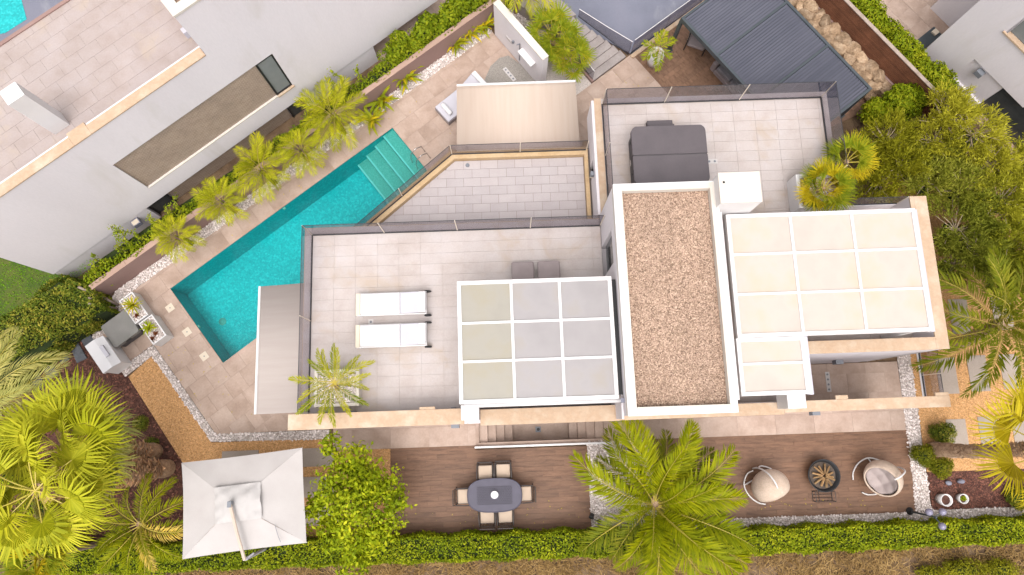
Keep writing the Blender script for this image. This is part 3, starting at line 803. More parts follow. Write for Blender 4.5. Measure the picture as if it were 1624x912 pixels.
# facade wall that rises into the south parapet
vb('parapet', [(-6.55, -0.08, 0.0, -1.30, 0.36, 4.54)], M['white'])
vb('parapet', [(-1.30, -0.08, 0.0, 3.06, 0.30, 4.54)], M['white'])
vb('parapet', [(6.0, -0.08, 0.0, 12.9, 0.24, 4.54)], M['white'])
vb('coping', [(-6.56, -0.09, 4.541, -1.40, 0.37, 4.60)], M['peach'])
vb('coping', [(-0.92, -0.15, 4.741, 3.13, 0.31, 4.80), (-2.71, 0.371, 4.541, -2.25, 0.45, 4.60)], M['peach'])
vb('parapet_block', [(-0.92, -0.14, 4.541, 3.12, 0.30, 4.74)], M['white'])
vb('coping', [(3.135, -0.14, 4.541, 8.0, 0.22, 4.60)], M['peach'])
vb('coping', [(8.0, -0.09, 4.541, 12.91, 0.24, 4.602), (9.55, 0.241, 4.541, 9.92, 0.36, 4.60), (12.5, 0.241, 4.541, 12.90, 0.34, 4.60)], M['peach'])
vb('pier', [(-1.44, 0.02, 4.60, -0.93, 0.44, 5.3)], M['white_paint'])
vb('pier', [(7.80, 0.02, 4.60, 8.33, 0.46, 5.4)], M['white_paint'])
vb('pier', [(-4.9, 0.37, 3.66, -4.75, 0.42, 3.9), (-1.85, 0.37, 3.66, -1.7, 0.42, 3.9)], M['fixture'])

# left terrace
slab = vb('slab', [(-6.45, 0.36, 3.36, 3.06, 6.27, 3.655)], M['grout_l'])
vb('slab_edge', [(-6.47, 0.362, 3.34, -6.451, 6.29, 3.672), (-6.45, 6.271, 3.34, 3.06, 6.29, 3.672)], M['peach'], slab, 0.004)
vb('ledge', [(-6.45, 0.362, 3.656, -6.235, 6.27, 3.674), (-6.235, 6.05, 3.656, 3.05, 6.27, 3.674)], M['terr'], slab, 0.003)
tiles(slab, 'terrace_tile', HF, [HW([(-6.2, 0.38), (3.06, 0.38), (3.06, 6.02), (-6.2, 6.02)])], 0.69, 0.352, 0.0024, ZF, 0.014, M['terr'], u0=-6.2, v0=6.02, jitter=0.001)

def balustrade(name, runs, z0, z1, parent):
    """runs: lists of frame points; panes between successive points"""
    o = None
    for run in runs:
        for (a, b) in zip(run, run[1:]):
            d = math.hypot(b[0] - a[0], b[1] - a[1]); tx, ty = (b[0] - a[0]) / d, (b[1] - a[1]) / d
            nx, ny = -ty, tx
            def strip(e0, e1, w, za, zb):
                A = (a[0] + tx * e0, a[1] + ty * e0); B = (b[0] - tx * e1, b[1] - ty * e1)
                return MB(HF).prism([(A[0] + nx * w, A[1] + ny * w), (A[0] - nx * w, A[1] - ny * w), (B[0] - nx * w, B[1] - ny * w), (B[0] + nx * w, B[1] + ny * w)], za, zb)
            if o is None: o = part(name, strip(0, 0, 0.016, z0, z0 + 0.05), M['glass_edge'], parent)
            else: part('rail_channel', strip(0, 0, 0.016, z0, z0 + 0.05), M['glass_edge'], o)
            g = part('glass_pane', strip(0.012, 0.012, 0.006, z0 + 0.05, z1), M['glass'], o)
            part('top_edge', strip(0.012, 0.012, 0.009, z1, z1 + 0.012), M['glass_edge'], o)
            part('joint', MB(HF).box(b[0] - 0.012, b[1] - 0.012, z0 + 0.05, b[0] + 0.012, b[1] + 0.012, z1), M['joint'], o)
    return o
balustrade('balustrade', [[(-6.22, 0.42), (-6.22, 3.25), (-6.22, 6.04), (-3.9, 6.04), (-1.55, 6.04), (0.80, 6.04), (3.05, 6.04)]], ZF + 0.005, 4.80, villa)

# lower roof over the porch
r_out = [(2.94, 6.25), (2.94, 9.24), (-1.82, 9.24), (-5.45, 6.18), (-5.0, 6.2)]
low = part('lower_roof', MB(HF).prism([(3.05, 6.26), (3.05, 9.26), (-1.84, 9.26), (-5.5, 6.15), (-5.2, 6.0), (3.0, 6.0)], 2.04, ZM - 0.015), M['grout_p'], villa)
tiles(low, 'roof_paver', HF, [HW([(2.80, 6.26), (2.80, 8.94), (-1.68, 8.94), (-4.86, 6.26)])], 0.60, 0.315, 0.005, ZM, 0.02, M['paver'], bond=0.5, u0=-1.7, v0=8.94, jitter=0.001)
cop = MB(HF)
cop.prism([(2.82, 6.26), (2.95, 6.26), (2.95, 9.22), (-1.84, 9.22), (-5.33, 6.26), (-4.88, 6.26), (-1.69, 8.95), (2.82, 8.95)], ZM - 0.014, 2.52)
part('kerb', cop, M['orange_stone'], low, bevel=0.008)
balustrade('low_balustrade', [[(-5.25, 6.16), (-3.5, 7.645), (-1.77, 9.11), (0.6, 9.11), (2.9, 9.11)]], 2.522, 3.32, villa)
part('roof_drain', MB().lathe([(0.0, 0.05), (0.06, 0.045), (0.075, 0.0)], 14, (*HF.w(-1.25, 8.78), ZM)), M['fixture'], low)

# north wing terrace
slab2 = vb('slab', [(3.10, 6.35, 3.36, 10.93, 10.44, 3.655), (6.0, 0.25, 3.36, 8.72, 6.35, 3.655), (8.72, 1.62, 3.36, 13.0, 6.35, 3.655)], M['grout_l'])
vb('ledge', [(3.11, 6.42, 3.656, 3.345, 10.43, 3.70), (3.345, 10.24, 3.656, 10.92, 10.43, 3.70), (10.72, 6.36, 3.656, 10.92, 10.24, 3.70)], M['terr'], slab2, 0.004)
vb('ledge', [(3.10, 6.43, 3.701, 3.335, 10.44, 3.715)], M['peach'], slab2, 0.003)
tiles(slab2, 'floor_tile', HF, [HW([(3.40, 6.42), (10.69, 6.42), (10.69, 10.19), (3.40, 10.19)]), HW([(6.02, 0.3), (8.6, 0.3), (8.6, 2.0), (6.02, 2.0)]), HW([(6.02, 2.0), (12.62, 2.0), (12.62, 6.34), (6.02, 6.34)])],
      0.72, 0.352, 0.0032, ZF, 0.014, M['terr'], u0=3.40, v0=10.19, jitter=0.001)
balustrade('balustrade', [[(3.37, 6.46), (3.37, 8.4), (3.37, 10.215), (5.45, 10.215), (7.95, 10.215), (10.705, 10.215), (10.705, 7.4)]], ZF + 0.03, 4.80, villa)
# west wall of the wing above the lower roof, with its slot window and lamp
vb('wing_wall', [(3.02, 6.42, 2.30, 3.20, 8.05, 3.655), (3.02, 8.5, 2.30, 3.20, 10.40, 3.655), (3.02, 8.05, 3.2, 3.20, 8.5, 3.655)], M['white'])
win = vb('window', [(3.10, 8.05, 2.30, 3.14, 8.5, 3.2)], M['window'], bevel=0)
lamp = vb('wall_lamp', [(2.90, 7.88, 3.1, 3.02, 8.02, 3.36)], M['fixture'])
vb('lamp_strip', [(2.89, 7.875, 3.1, 3.018, 7.90, 3.15)], M['cream'], lamp, 0)
vb('white_step', [(-1.7, 9.20, 2.04, 2.88, 9.30, 2.30)], M['white_paint'])

# tower
TW = (3.08, -0.02, 5.99, 6.40)
tw = MB(HF)
tower = vb('tower_wall', [(3.08, 5.34, 3.36, 3.28, 6.40, 6.28), (3.08, 4.34, 5.75, 3.28, 5.34, 6.28), (3.08, -0.02, 3.36, 3.28, 4.34, 6.28),
    (5.79, -0.02, 3.36, 5.99, 6.40, 6.28), (3.28, 6.20, 3.36, 5.79, 6.40, 6.28), (3.28, -0.02, 3.36, 5.79, 0.18, 6.28)], M['white'])
vb('door', [(3.20, 4.34, 3.66, 3.24, 5.34, 5.75)], M['window'], tower, 0)
vb('tower_ceiling', [(3.1, 0.0, 6.281, 5.97, 6.38, 6.36)], M['roofbed'], tower, 0)
vb('roof_parapet', [(3.08, -0.02, 6.281, 3.32, 6.40, 6.60), (5.80, -0.02, 6.281, 5.99, 6.40, 6.60), (3.32, 6.20, 6.281, 5.80, 6.40, 6.60), (3.32, -0.02, 6.281, 5.80, 0.20, 6.60)], M['capwhite'], tower, 0.01)
vb('roof_trim', [(3.07, -0.03, 6.50, 3.10, 6.41, 6.612), (5.97, -0.03, 6.50, 6.0, 6.41, 6.612), (3.10, 6.38, 6.50, 5.97, 6.41, 6.612), (3.10, -0.03, 6.50, 5.97, 0.0, 6.612)], M['white_paint'], tower, 0.003)
pebbles('roof_gravel', [HW([(3.33, 0.21), (5.79, 0.21), (5.79, 6.19), (3.33, 6.19)])], 1900, 0.019, 6.368, M['roofpeb'], '', parent=villa)
vb('tower_wing', [(3.02, -0.1, 4.6, 3.08, 0.6, 5.9)], M['white'])
chim = vb('chimney', [(5.92, 5.61, 3.66, 7.05, 6.47, 7.03)], M['white_paint'])
vb('chimney_cap', [(5.91, 5.60, 7.031, 7.06, 6.48, 7.06)], M['capwhite'], chim, 0.004)
part('vent_hole', MB().lathe([(0.0, 0.012), (0.03, 0.01), (0.034, 0.0)], 10, (*HF.w(6.05, 6.2), 7.06)), M['black'], chim)

# upper right parapets
vb('parapet', [(12.66, 1.62, 0.0, 13.03, 6.33, 4.70), (8.74, 1.60, 0.0, 12.66, 1.96, 4.70)], M['white'])
vb('coping', [(12.65, 1.60, 4.701, 13.04, 6.34, 4.76), (12.52, 5.88, 4.701, 12.65, 6.34, 4.76), (8.70, 1.59, 4.701, 12.65, 1.97, 4.76), (8.60, 1.28, 4.701, 8.74, 1.589, 4.76)], M['peach'])
vb('parapet', [(8.61, 1.29, 0.0, 8.73, 1.598, 4.70), (12.53, 5.89, 3.66, 12.659, 6.33, 4.70)], M['white'])
vb('inner_wall', [(10.9, 6.30, 3.66, 12.5, 6.36, 4.05)], M['white'])
balustrade('balustrade', [[(10.95, 6.33), (12.5, 6.33)]], 4.052, 4.75, villa)
# roof planter with its gravel
vb('roof_planter', [(9.24, 6.19, 3.66, 9.36, 7.30, 4.4), (9.36, 7.18, 3.66, 10.68, 7.30, 4.4), (9.36, 6.19, 3.66, 10.68, 6.31, 4.4), (10.56, 6.31, 3.66, 10.68, 7.18, 4.4), (9.36, 6.31, 3.66, 10.56, 7.18, 4.24)], M['white_paint'])
pebbles('planter_gravel', [HW([(9.37, 6.32), (10.55, 6.32), (10.55, 7.17), (9.37, 7.17)])], 500, 0.035, 4.25, M['roofpeb'], '', parent=villa)
# court at ground level on the right: glass screen
balustrade('glass_screen', [[(14.93, 0.2), (14.93, 1.05), (14.93, 1.9)]], 0.0, 1.1, villa)
vb('screen_kerb', [(14.85, 0.15, -0.02, 15.0, 2.0, 0.0)], M['white_paint'])

# lamps on the south facade and in the court
def wall_box(u, v, z, du=0.13, dv=0.14, dz=0.3):
    l = vb('wall_lamp', [(u - du, v - dv, z, u + du, v, z + dz)], M['fixture'])
    vb('lamp_lens', [(u - du + 0.02, v - dv + 0.02, z - 0.012, u + du - 0.02, v - 0.02, z - 0.001)], M['cream'], l, 0)
for u in (-1.86, 3.56, 9.94): wall_box(u, -0.08, 2.0)
wall_box(11.2, 1.595, 1.4)
# floor sockets
def socket(u, v, z, n, along_v, label):
    r = thing('floor_socket', label, 'socket', (*HF.w(u, v), z), HF.ang)
    L = 0.09 * n
    part('plate', MB().box(-L, -0.08, 0, L, 0.08, 0.012) if not along_v else MB().box(-0.08, -L, 0, 0.08, L, 0.012), M['socket'], r, bevel=0.004)
    for k in range(n):
        c = -L + 0.09 + 0.18 * k
        part('outlet', MB().lathe([(0.0, 0.0145), (0.035, 0.0145), (0.04, 0.012)], 10, (c if not along_v else 0, 0 if not along_v else c, 0)), M['fixture'], r)
socket(6.78, 8.1, ZF, 3, False, 'white three-outlet floor socket beside the covered hot tub')
socket(11.5, 0.93, 0.0, 4, True, 'white four-outlet floor socket in the ground-level side court')
socket(-4.33, 3.16, ZF, 1, True, 'small floor socket between the two white sun loungers')

# ------------------------------------------------------------------ pergolas and awnings
def pergola(label, us, vs, z, mats, posts, dark_side=None, slope=0.0):
    r = thing('pergola', label, 'pergola', (*HF.w(us[0], min(vs)), ZF), 0)
    off = root_loc(r)
    u0, u1, v0, v1 = us[0], us[-1], min(vs), max(vs)
    def wp(n, box, m, b=0.006):
        return wpart(n, MB(HF).box(*box), m, r, bevel=b)
    wp('beam', (u0 - 0.06, v1 - 0.05, z - 0.16, u1 + 0.06, v1 + 0.06, z + 0.02), M['white_paint'])
    wp('beam', (u0 - 0.06, v0 - 0.06, z - 0.16, u1 + 0.06, v0 + 0.05, z + 0.02), M['white_paint'])
    wp('beam', (u0 - 0.06, v0 + 0.051, z - 0.16, u0 + 0.05, v1 - 0.051, z + 0.018), M['white_paint'])
    wp('beam', (u1 - 0.05, v0 + 0.051, z - 0.16, u1 + 0.06, v1 - 0.051, z + 0.018), M['white_paint'])
    for u in us[1:-1]: wp('rafter', (u - 0.04, v0 + 0.051, z - 0.09, u + 0.04, v1 - 0.051, z + 0.014), M['white_paint'])
    for v in sorted(vs)[1:-1]:
        wp('crossbar', (u0 + 0.051, v - 0.035, z - 0.05, u1 - 0.051, v + 0.035, z + 0.022), M['white_paint'])
    V = sorted(vs)
    for i in range(len(us) - 1):
        for j in range(len(V) - 1):
            wp('roof_sheet', (us[i] + 0.03, V[j] + 0.03, z - 0.03, us[i + 1] - 0.03, V[j + 1] - 0.03, z - 0.015), mats(i, j), 0)
    for (u, v) in posts: wp('post', (u - 0.06, v - 0.06, ZF, u + 0.06, v + 0.06, z - 0.161), M['white_paint'])
    return r
perg = pergola('white pergola with nine grey opal panels left of the gravel tower', [-1.36, 0.10, 1.46, 2.88], [0.51, 1.60, 2.67, 3.81], 6.08,
        lambda i, j: M['opal_c'] if i == 0 else M['opal_g'], [(-1.32, 3.76), (-1.32, 0.56), (2.84, 3.76)])
wpart('roller_tube', MB().tube([HF.w(-1.3, 0.40) + (6.06,), HF.w(3.02, 0.40) + (6.06,)], 0.055, 10), M['white_paint'], perg, True)
wpart('wall_bracket', MB(HF).box(2.98, 0.34, 5.98, 3.075, 0.46, 6.14), M['bluegrey'], perg)
wpart('gutter_or_gap', MB(HF).box(2.95, 0.56, 5.90, 3.07, 3.8, 5.96), M['black'], perg)  # black strip paints the shade of the gap between pergola and tower
perg2 = pergola('big white pergola with nine cream opal panels right of the gravel tower', [6.40, 8.18, 9.95, 11.74], [2.06, 3.22, 4.37, 5.50], 6.08,
        lambda i, j: M['opal_w'], [(11.68, 5.44), (11.68, 2.12), (8.18, 5.44)])
wpart('gutter_or_gap', MB(HF).box(11.81, 2.0, 5.80, 11.93, 5.56, 5.96), M['cushion_l'], perg2)
wpart('gap_shade_strip', MB(HF).box(6.0, 0.4, 5.90, 6.26, 5.58, 5.95), M['trunk'], perg2)  # brown strip set in the tower gap, its shade given as colour
wpart('wall_rail', MB(HF).box(6.05, 0.3, 6.0, 6.16, 5.59, 6.3), M['white_paint'], perg2)
perg3 = pergola('narrow white pergola bay with two cream opal panels beside the tower', [6.36, 8.13], [0.46, 1.27, 1.93], 6.05, lambda i, j: M['opal_w'], [(8.08, 0.5)])
wpart('gutter_or_gap', MB(HF).box(8.20, 0.38, 5.80, 8.32, 1.99, 5.98), M['cushion_l'], perg3)

def awning(label, corners, z_in, z_out, mat, bar_side):
    """corners: wall-left, wall-right, out-right, out-left in villa axes"""
    a, b, c, d = corners
    r = thing('awning', label, 'awning', (*HF.w(*a), z_in - 0.3), 0)
    n = 14
    V = []
    for i in range(n + 1):
        f = i / n
        sag = -0.03 * math.sin(math.pi * f)
        p = [a[k] + (d[k] - a[k]) * f for k in (0, 1)]; q = [b[k] + (c[k] - b[k]) * f for k in (0, 1)]
        z = z_in + (z_out - z_in) * f + sag
        V.append(HF.w(*p) + (z,)); V.append(HF.w(*q) + (z,))
    mb = MB(); mb.v = V; mb.f = [[2 * i, 2 * i + 1, 2 * i + 3, 2 * i + 2] for i in range(n)]
    o = wpart('cloth', mb, mat, r, True)
    m = o.modifiers.new('thick', 'SOLIDIFY'); m.thickness = 0.006
    wpart('front_bar', MB().tube([HF.w(*d) + (z_out,), HF.w(*c) + (z_out,)], 0.045, 8), M['white_paint'], r)
    wpart('cassette', MB().tube([HF.w(*a) + (z_in + 0.03,), HF.w(*b) + (z_in + 0.03,)], 0.09, 10), M['white_paint'], r)
    for f in (0.12, 0.88):
        p = [a[k] + (b[k] - a[k]) * f for k in (0, 1)]; q = [d[k] + (c[k] - d[k]) * f for k in (0, 1)]
        mid = [(p[k] + q[k]) / 2 + (b[k] - a[k]) * (0.06 if f < 0.5 else -0.06) for k in (0, 1)]
        wpart('arm', MB().tube([HF.w(*p) + (z_in - 0.1,), HF.w(*mid) + ((z_in + z_out) / 2 - 0.12,), HF.w(*q) + (z_out - 0.06,)], 0.025, 6), M['white_paint'], r)
awning('cream cloth awning pulled out over the loungers north of the villa', [(-1.64, 9.33), (2.76, 9.33), (2.74, 12.06), (-1.60, 12.04)], 2.02, 1.86, M['awn'], 0)
awning('grey cloth awning pulled out over the deck beside the pool', [(-6.50, 0.45), (-6.50, 4.60), (-8.18, 4.60), (-8.18, 0.44)], 3.15, 2.80, M['awn2'], 0)

# ------------------------------------------------------------------ boundary wall, neighbours, fences
bw = thing('boundary_wall', 'low taupe boundary wall between the pool garden and the left house', 'wall', (*SF.w(-8.9, 12.9), 0))
wpart('wall', MB(SF).box(-8.9, 12.84, -0.05, 14.5, 13.02, 1.06), M['brownwall'], bw)
for k in range(16):
    a = -8.92 + 23.44 * k / 16
    wpart('coping', MB(SF).box(a + 0.003, 12.825, 1.061, a + 23.44 / 16 - 0.003, 13.035, 1.10), M['pinkcap'], bw, bevel=0.005)
wpart('end_wall', MB(SF).box(-10.3, 12.55, -0.05, -8.93, 12.7, 0.35), M['brownwall'], bw)

# left neighbour: frame along its long wall, s to the north-east, t into the house
b0 = P(100, 440, 0.6)
NF = Frame(math.radians(38.8), b0[0], b0[1])
struct('lawn', MB().prism([SF.w(-40, 12.95), SF.w(-9.1, 12.95), NF.w(0.1, -0.4), NF.w(0.1, 9.0), SF.w(-12, 40), SF.w(-40, 40)], -0.05, 0.6), M['grasssoil'])
nh = thing('neighbour_house', 'large white neighbouring house with tiled roof terrace at upper left', 'house', (b0[0], b0[1], 0.6))
def nb(name, boxes, mat, parent=None, bevel=0.01):
    mb = MB(NF)
    for b in boxes: mb.box(*b)
    if parent is None: return wpart(name, mb, mat, nh, bevel=bevel)
    return part(name, mb, mat, parent, bevel=bevel)
# long wall, leaving the recess for the tiled band
upw = nb('wall', [(0, 0, 1.12, 4.62, 0.4, 6.04), (10.82, 0, 1.12, 17.5, 0.4, 6.04), (4.62, 0, 4.28, 10.82, 0.4, 6.04), (4.62, 0, 1.12, 10.82, 0.4, 2.10), (4.62, 0.10, 2.10, 10.82, 0.4, 4.28)], M['white'], bevel=0)
cl = MB().box(0, 0, 0, 5.5, 2.18, 0.03)
def clad_panel(s0, w, z0, h, toff):
    o = link('tile_cladding', MB().box(0, 0, 0, w, h, 0.03).mesh('tile_cladding', M['clad']), nh)
    x, y = NF.w(s0, toff)
    o.matrix_local = Matrix.Translation(Vector((x, y, z0)) - Vector(nh.location)) @ Matrix.Rotation(NF.ang, 4, 'Z') @ Matrix.Rotation(math.pi / 2, 4, 'X')
    return o
clad_panel(4.62, 5.55, 2.10, 2.18, 0.095)
nb('window_sill', [(4.62, -0.012, 2.05, 10.82, 0.06, 2.105)], M['capwhite'])
w1 = nb('window', [(10.17, 0.05, 2.12, 10.81, 0.09, 4.27)], M['greyblind'], bevel=0)
nb('window_frame', [(10.14, 0.02, 2.116, 10.21, 0.098, 4.279), (10.76, 0.02, 2.116, 10.819, 0.098, 4.279), (10.21, 0.02, 4.20, 10.76, 0.098, 4.279), (10.21, 0.02, 2.116, 10.76, 0.098, 2.19)], M['black'], w1, 0)
nb('sill_stone', [(10.15, -0.06, 2.04, 10.86, 0.045, 2.115)], M['peach'], w1)
# lower wall, slightly set back, with the second tiled band and its two windows
nb('lower_wall', [(0.02, 0.05, -0.05, 3.9, 0.4, 1.119), (10.9, 0.05, -0.05, 14.2, 0.4, 1.119), (3.9, 0.30, -0.05, 10.9, 0.4, 1.119)], M['white'], bevel=0)
clad_panel(4.75, 5.4, -0.05, 1.165, 0.29)
for s0 in (3.92, 10.17):
    w = nb('window', [(s0, 0.22, -0.04, s0 + 0.8, 0.25, 1.118)], M['window'], bevel=0)
    nb('window_frame', [(s0, 0.18, -0.04, s0 + 0.06, 0.26, 1.118), (s0 + 0.74, 0.18, -0.04, s0 + 0.8, 0.26, 1.118)], M['black'], w, 0)
nb('end_wall', [(0.0, 0.4, 0.55, 0.3, 4.7, 6.04), (17.2, 0.4, 1.12, 17.5, 9.0, 6.04)], M['white'], bevel=0)
# roof terrace
ZN = 5.45
rt = nb('roof_slab', [(0.0, 0.3, 5.0, 9.14, 4.70, ZN - 0.012), (9.14, 0.3, 5.0, 17.5, 9.0, ZN - 0.012)], M['grout_l'], bevel=0)
def NW_(pts): return [NF.w(*p) for p in pts]
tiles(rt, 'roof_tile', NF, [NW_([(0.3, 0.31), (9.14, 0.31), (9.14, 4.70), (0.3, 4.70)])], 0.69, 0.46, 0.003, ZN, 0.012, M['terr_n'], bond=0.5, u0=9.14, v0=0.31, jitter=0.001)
nb('parapet_coping', [(-0.02, -0.02, 6.041, 4.5, 0.31, 6.10), (4.5, -0.02, 6.041, 5.1, 0.44, 6.10), (5.1, -0.02, 6.041, 9.12, 0.31, 6.10)], M['peach'])
nb('parapet', [(-0.0, 4.701, 1.0, 9.14, 4.82, 5.50)], M['brownwall'])
nb('upper_wall', [(9.14, 0.0, 6.041, 17.5, 0.25, 8.0), (9.14, 0.25, 5.0, 9.4, 9.0, 8.0), (9.4, 0.25, 5.0, 17.5, 0.4, 6.04)], M['white'], bevel=0)
ur = nb('upper_roof', [(9.4, 0.25, 7.7, 17.3, 9.0, 7.85)], M['roofbed'], bevel=0)
nb('roof_parapet', [(9.12, -0.02, 8.001, 17.5, 0.27, 8.10), (9.12, 0.27, 8.001, 9.42, 9.0, 8.10)], M['capwhite'])
pebbles('roof_gravel', [NW_([(9.45, 0.3), (13, 0.3), (13, 3.5), (9.45, 3.5)])], 700, 0.03, 7.86, M['roofpeb'], '', parent=nh).location = -Vector(nh.location)
nb('hopper', [(9.0, 0.9, 5.9, 9.13, 1.1, 6.2)], M['cushion_l'])
# rooftop chimney
cx0, cy0 = NF.l(*P(88, 214, ZN)[:2])
chn = nb('chimney', [(cx0, cy0, ZN, cx0 + 0.52, cy0 + 0.5, ZN + 2.0)], M['white_paint'])
# wall lamp on the lower wall and the courtyard beyond the house end
def nlamp(px, py):
    d = P(px, py, 0); o = Vector((0, 0, H)); dv = Vector(d) - o
    n = Vector((-NF.s, NF.c, 0)); q = Vector((b0[0], b0[1], 0))
    t = (q - o).dot(n) / dv.dot(n); p = o + dv * t
    return NF.l(p.x, p.y)[0], p.z
s_, z_ = nlamp(217, 352)
l = nb('wall_lamp', [(s_ - 0.15, -0.2, 0.72, s_ + 0.15, 0.048, 0.95)], M['bluegrey'])
nb('lamp_lens', [(s_ - 0.12, -0.18, 0.951, s_ + 0.12, 0.0, 0.96)], M['cream'], l)
tiles(tag(link('courtyard', MB().prism(NW_([(14.3, -1.1), (22, -1.1), (22, 6), (14.3, 6)]), -0.05, 0.0).mesh('courtyard', M['grout_d'])), kind='structure'), 'tile', NF, [NW_([(14.3, -1.1), (20, -1.1), (20, 2.5), (14.3, 2.5)])], 0.69, 0.69, 0.004, 0.02, 0.018, M['deck'], bond=0.5)
# pool and deck beyond the roof terrace
yd = tag(link('yard', MB().prism(NW_([(-12, 5.4), (9, 5.4), (9, 20), (-12, 20)]), 0.58, 0.612).mesh('yard', M['driveway'])), kind='structure')
px_ = [P(-40, 60, 0.63)[:2], P(8, 52, 0.63)[:2], P(42, 30, 0.63)[:2], P(30, -14, 0.63)[:2], P(-40, -10, 0.63)[:2]]
struct('neighbour_pool', MB().prism(px_, 0.60, 0.622), M['mosaic'])

# shower wall at the top of the pool garden
sw = thing('shower_wall', 'freestanding white shower wall beside the pebble bed', 'wall', (*SF.w(8.95, 9.4), 0))
wpart('wall', MB(SF).box(8.87, 9.38, -0.02, 9.13, 12.3, 2.04), M['white'], sw)
wpart('coping', MB(SF).box(8.86, 9.37, 2.041, 9.14, 12.31, 2.10), M['capwhite'], sw, bevel=0.008)
sh = wpart('shower_box', MB(SF).box(8.62, 9.75, 1.25, 8.868, 10.55, 1.38), M['white_paint'], sw, bevel=0.02)
wpart('shower_pipe', MB().tube([SF.w(8.83, 10.68) + (0.3,), SF.w(8.83, 10.68) + (1.5,), SF.w(8.70, 10.68) + (1.55,)], 0.02, 8), M['fixture'], sw)
wpart('valve', MB(SF).box(8.80, 11.05, 1.0, 8.868, 11.12, 1.15), M['fixture'], sw)
wpart('wall_niche', MB(SF).box(8.85, 11.2, 0.75, 8.872, 11.55, 0.9), M['socket'], sw)
struct('shower_floor', MB().prism(PL([(768, 128), (778, 105), (792, 92), (806, 88), (840, 112), (866, 128), (880, 150), (790, 150)]), 0.0, 0.006), M['gravelgrey'])
sx, sy = P(808, 118)[:2]
fs = thing('floor_socket', 'white four-outlet floor socket on the grey pebble shower floor', 'socket', (sx, sy, 0.006), SF.ang + math.pi / 2)
part('plate', MB().box(-0.34, -0.08, 0, 0.34, 0.08, 0.012), M['socket'], fs, bevel=0.004)
for k in range(4): part('outlet', MB().lathe([(0.0, 0.0145), (0.035, 0.0145), (0.04, 0.012)], 10, (-0.24 + 0.16 * k, 0, 0)), M['fixture'], fs)

# glass screens by the stairs and the driveway
def glass_run(label, pts, z0s, z1s, name='glass_screen'):
    r = thing(name, label, 'glass screen', (*pts[0], min(z0s)))
    for k in range(len(pts) - 1):
        a, b = Vector(pts[k] + (0,)), Vector(pts[k + 1] + (0,))
        d = (b - a).normalized(); n = Vector((-d.y, d.x, 0)) * 0.007
        mb = MB()
        q = [a + n, a - n, b - n, b + n]
        zs0 = [z0s[k], z0s[k], z0s[k + 1], z0s[k + 1]]; zs1 = [z1s[k], z1s[k], z1s[k + 1], z1s[k + 1]]
        mb.v = [(p.x, p.y, z) for p, z in zip(q, zs0)] + [(p.x, p.y, z) for p, z in zip(q, zs1)]
        mb.f = [[4, 5, 6, 7], [0, 1, 5, 4], [1, 2, 6, 5], [2, 3, 7, 6], [3, 0, 4, 7], [3, 2, 1, 0]]
        wpart('pane', mb, M['glass'], r)
        mt = MB().tube([(a.x, a.y, z1s[k] + 0.012), (b.x, b.y, z1s[k + 1] + 0.012)], 0.014, 6)
        wpart('top_trim', mt, M['white_paint'], r)
        mb2 = MB().tube([(a.x, a.y, z0s[k] - 0.0), (b.x, b.y, z0s[k + 1] - 0.0)], 0.02, 6)
        wpart('channel', mb2, M['glass_edge'], r)
    return r
glass_run('glass screen with white trim along the driveway edge', [SF.w(12.58, 8.27), SF.w(14.4, 8.25), SF.w(17.5, 8.2)], [0.03, 0.03, 0.03], [1.0, 1.0, 1.0])
glass_run('glass screen between the garden stairs and the driveway', [SF.w(12.46, 8.27), SF.w(12.05, 9.35), SF.w(11.62, 10.5)], [0.05, 0.45, 0.78], [1.0, 1.1, 1.25])
glass_run('short glass screen between pebble bed and garden stairs', [SF.w(10.62, 8.3), SF.w(10.62, 9.2)], [0.03, 0.1], [0.8, 0.9])
wall_low = single('stair_kerb', MB(SF).box(10.56, 8.26, -0.02, 10.655, 10.9, 0.12), M['brownwall'], 'low brown kerb between pebble bed and garden stairs', 'kerb')

# gazebo over the wooden patio
gz = thing('gazebo', 'grey louvred aluminium gazebo over the wooden patio', 'gazebo', (*SF.w(13.95, 7.45), 0))
gs = (13.9, 17.35); gt = (1.15, 3.34, 5.55, 7.44); zg = 2.2
for s in gs:
    wpart('beam', MB(SF).box(s - 0.05, gt[0] - 0.05, zg - 0.18, s + 0.05, gt[-1] + 0.05, zg + 0.02), M['anthracite'], gz)
for t in gt:
    wpart('beam', MB(SF).box(gs[0] + 0.051, t - 0.045, zg - 0.16, gs[1] - 0.051, t + 0.045, zg + 0.012), M['anthracite'], gz)
wpart('gutter_tray', MB(SF).box(gs[0] + 0.06, gt[0] + 0.05, zg - 0.12, gs[1] - 0.06, gt[-1] - 0.05, zg - 0.11), M['anthracite'], gz)
for t0, t1 in zip(gt, gt[1:]):
    n = int((t1 - t0 - 0.1) / 0.105)
    w = (t1 - t0 - 0.1) / n
    for k in range(n):
        a = t0 + 0.05 + k * w
        mb = MB(SF)
        x0, x1 = gs[0] + 0.055, gs[1] - 0.055
        i = [mb.pt(x0, a + 0.011, zg - 0.045), mb.pt(x1, a + 0.011, zg - 0.045), mb.pt(x1, a + w - 0.011, zg - 0.008), mb.pt(x0, a + w - 0.011, zg - 0.008), mb.pt(x0, a + 0.011, zg - 0.07), mb.pt(x1, a + 0.011, zg - 0.07), mb.pt(x1, a + w - 0.011, zg - 0.04), mb.pt(x0, a + w - 0.011, zg - 0.04)]
        mb.f = [[i[0], i[1], i[2], i[3]], [i[7], i[6], i[5], i[4]], [i[4], i[5], i[1], i[0]], [i[6], i[7], i[3], i[2]]]
        wpart('louvre', mb, M['louvre'], gz)
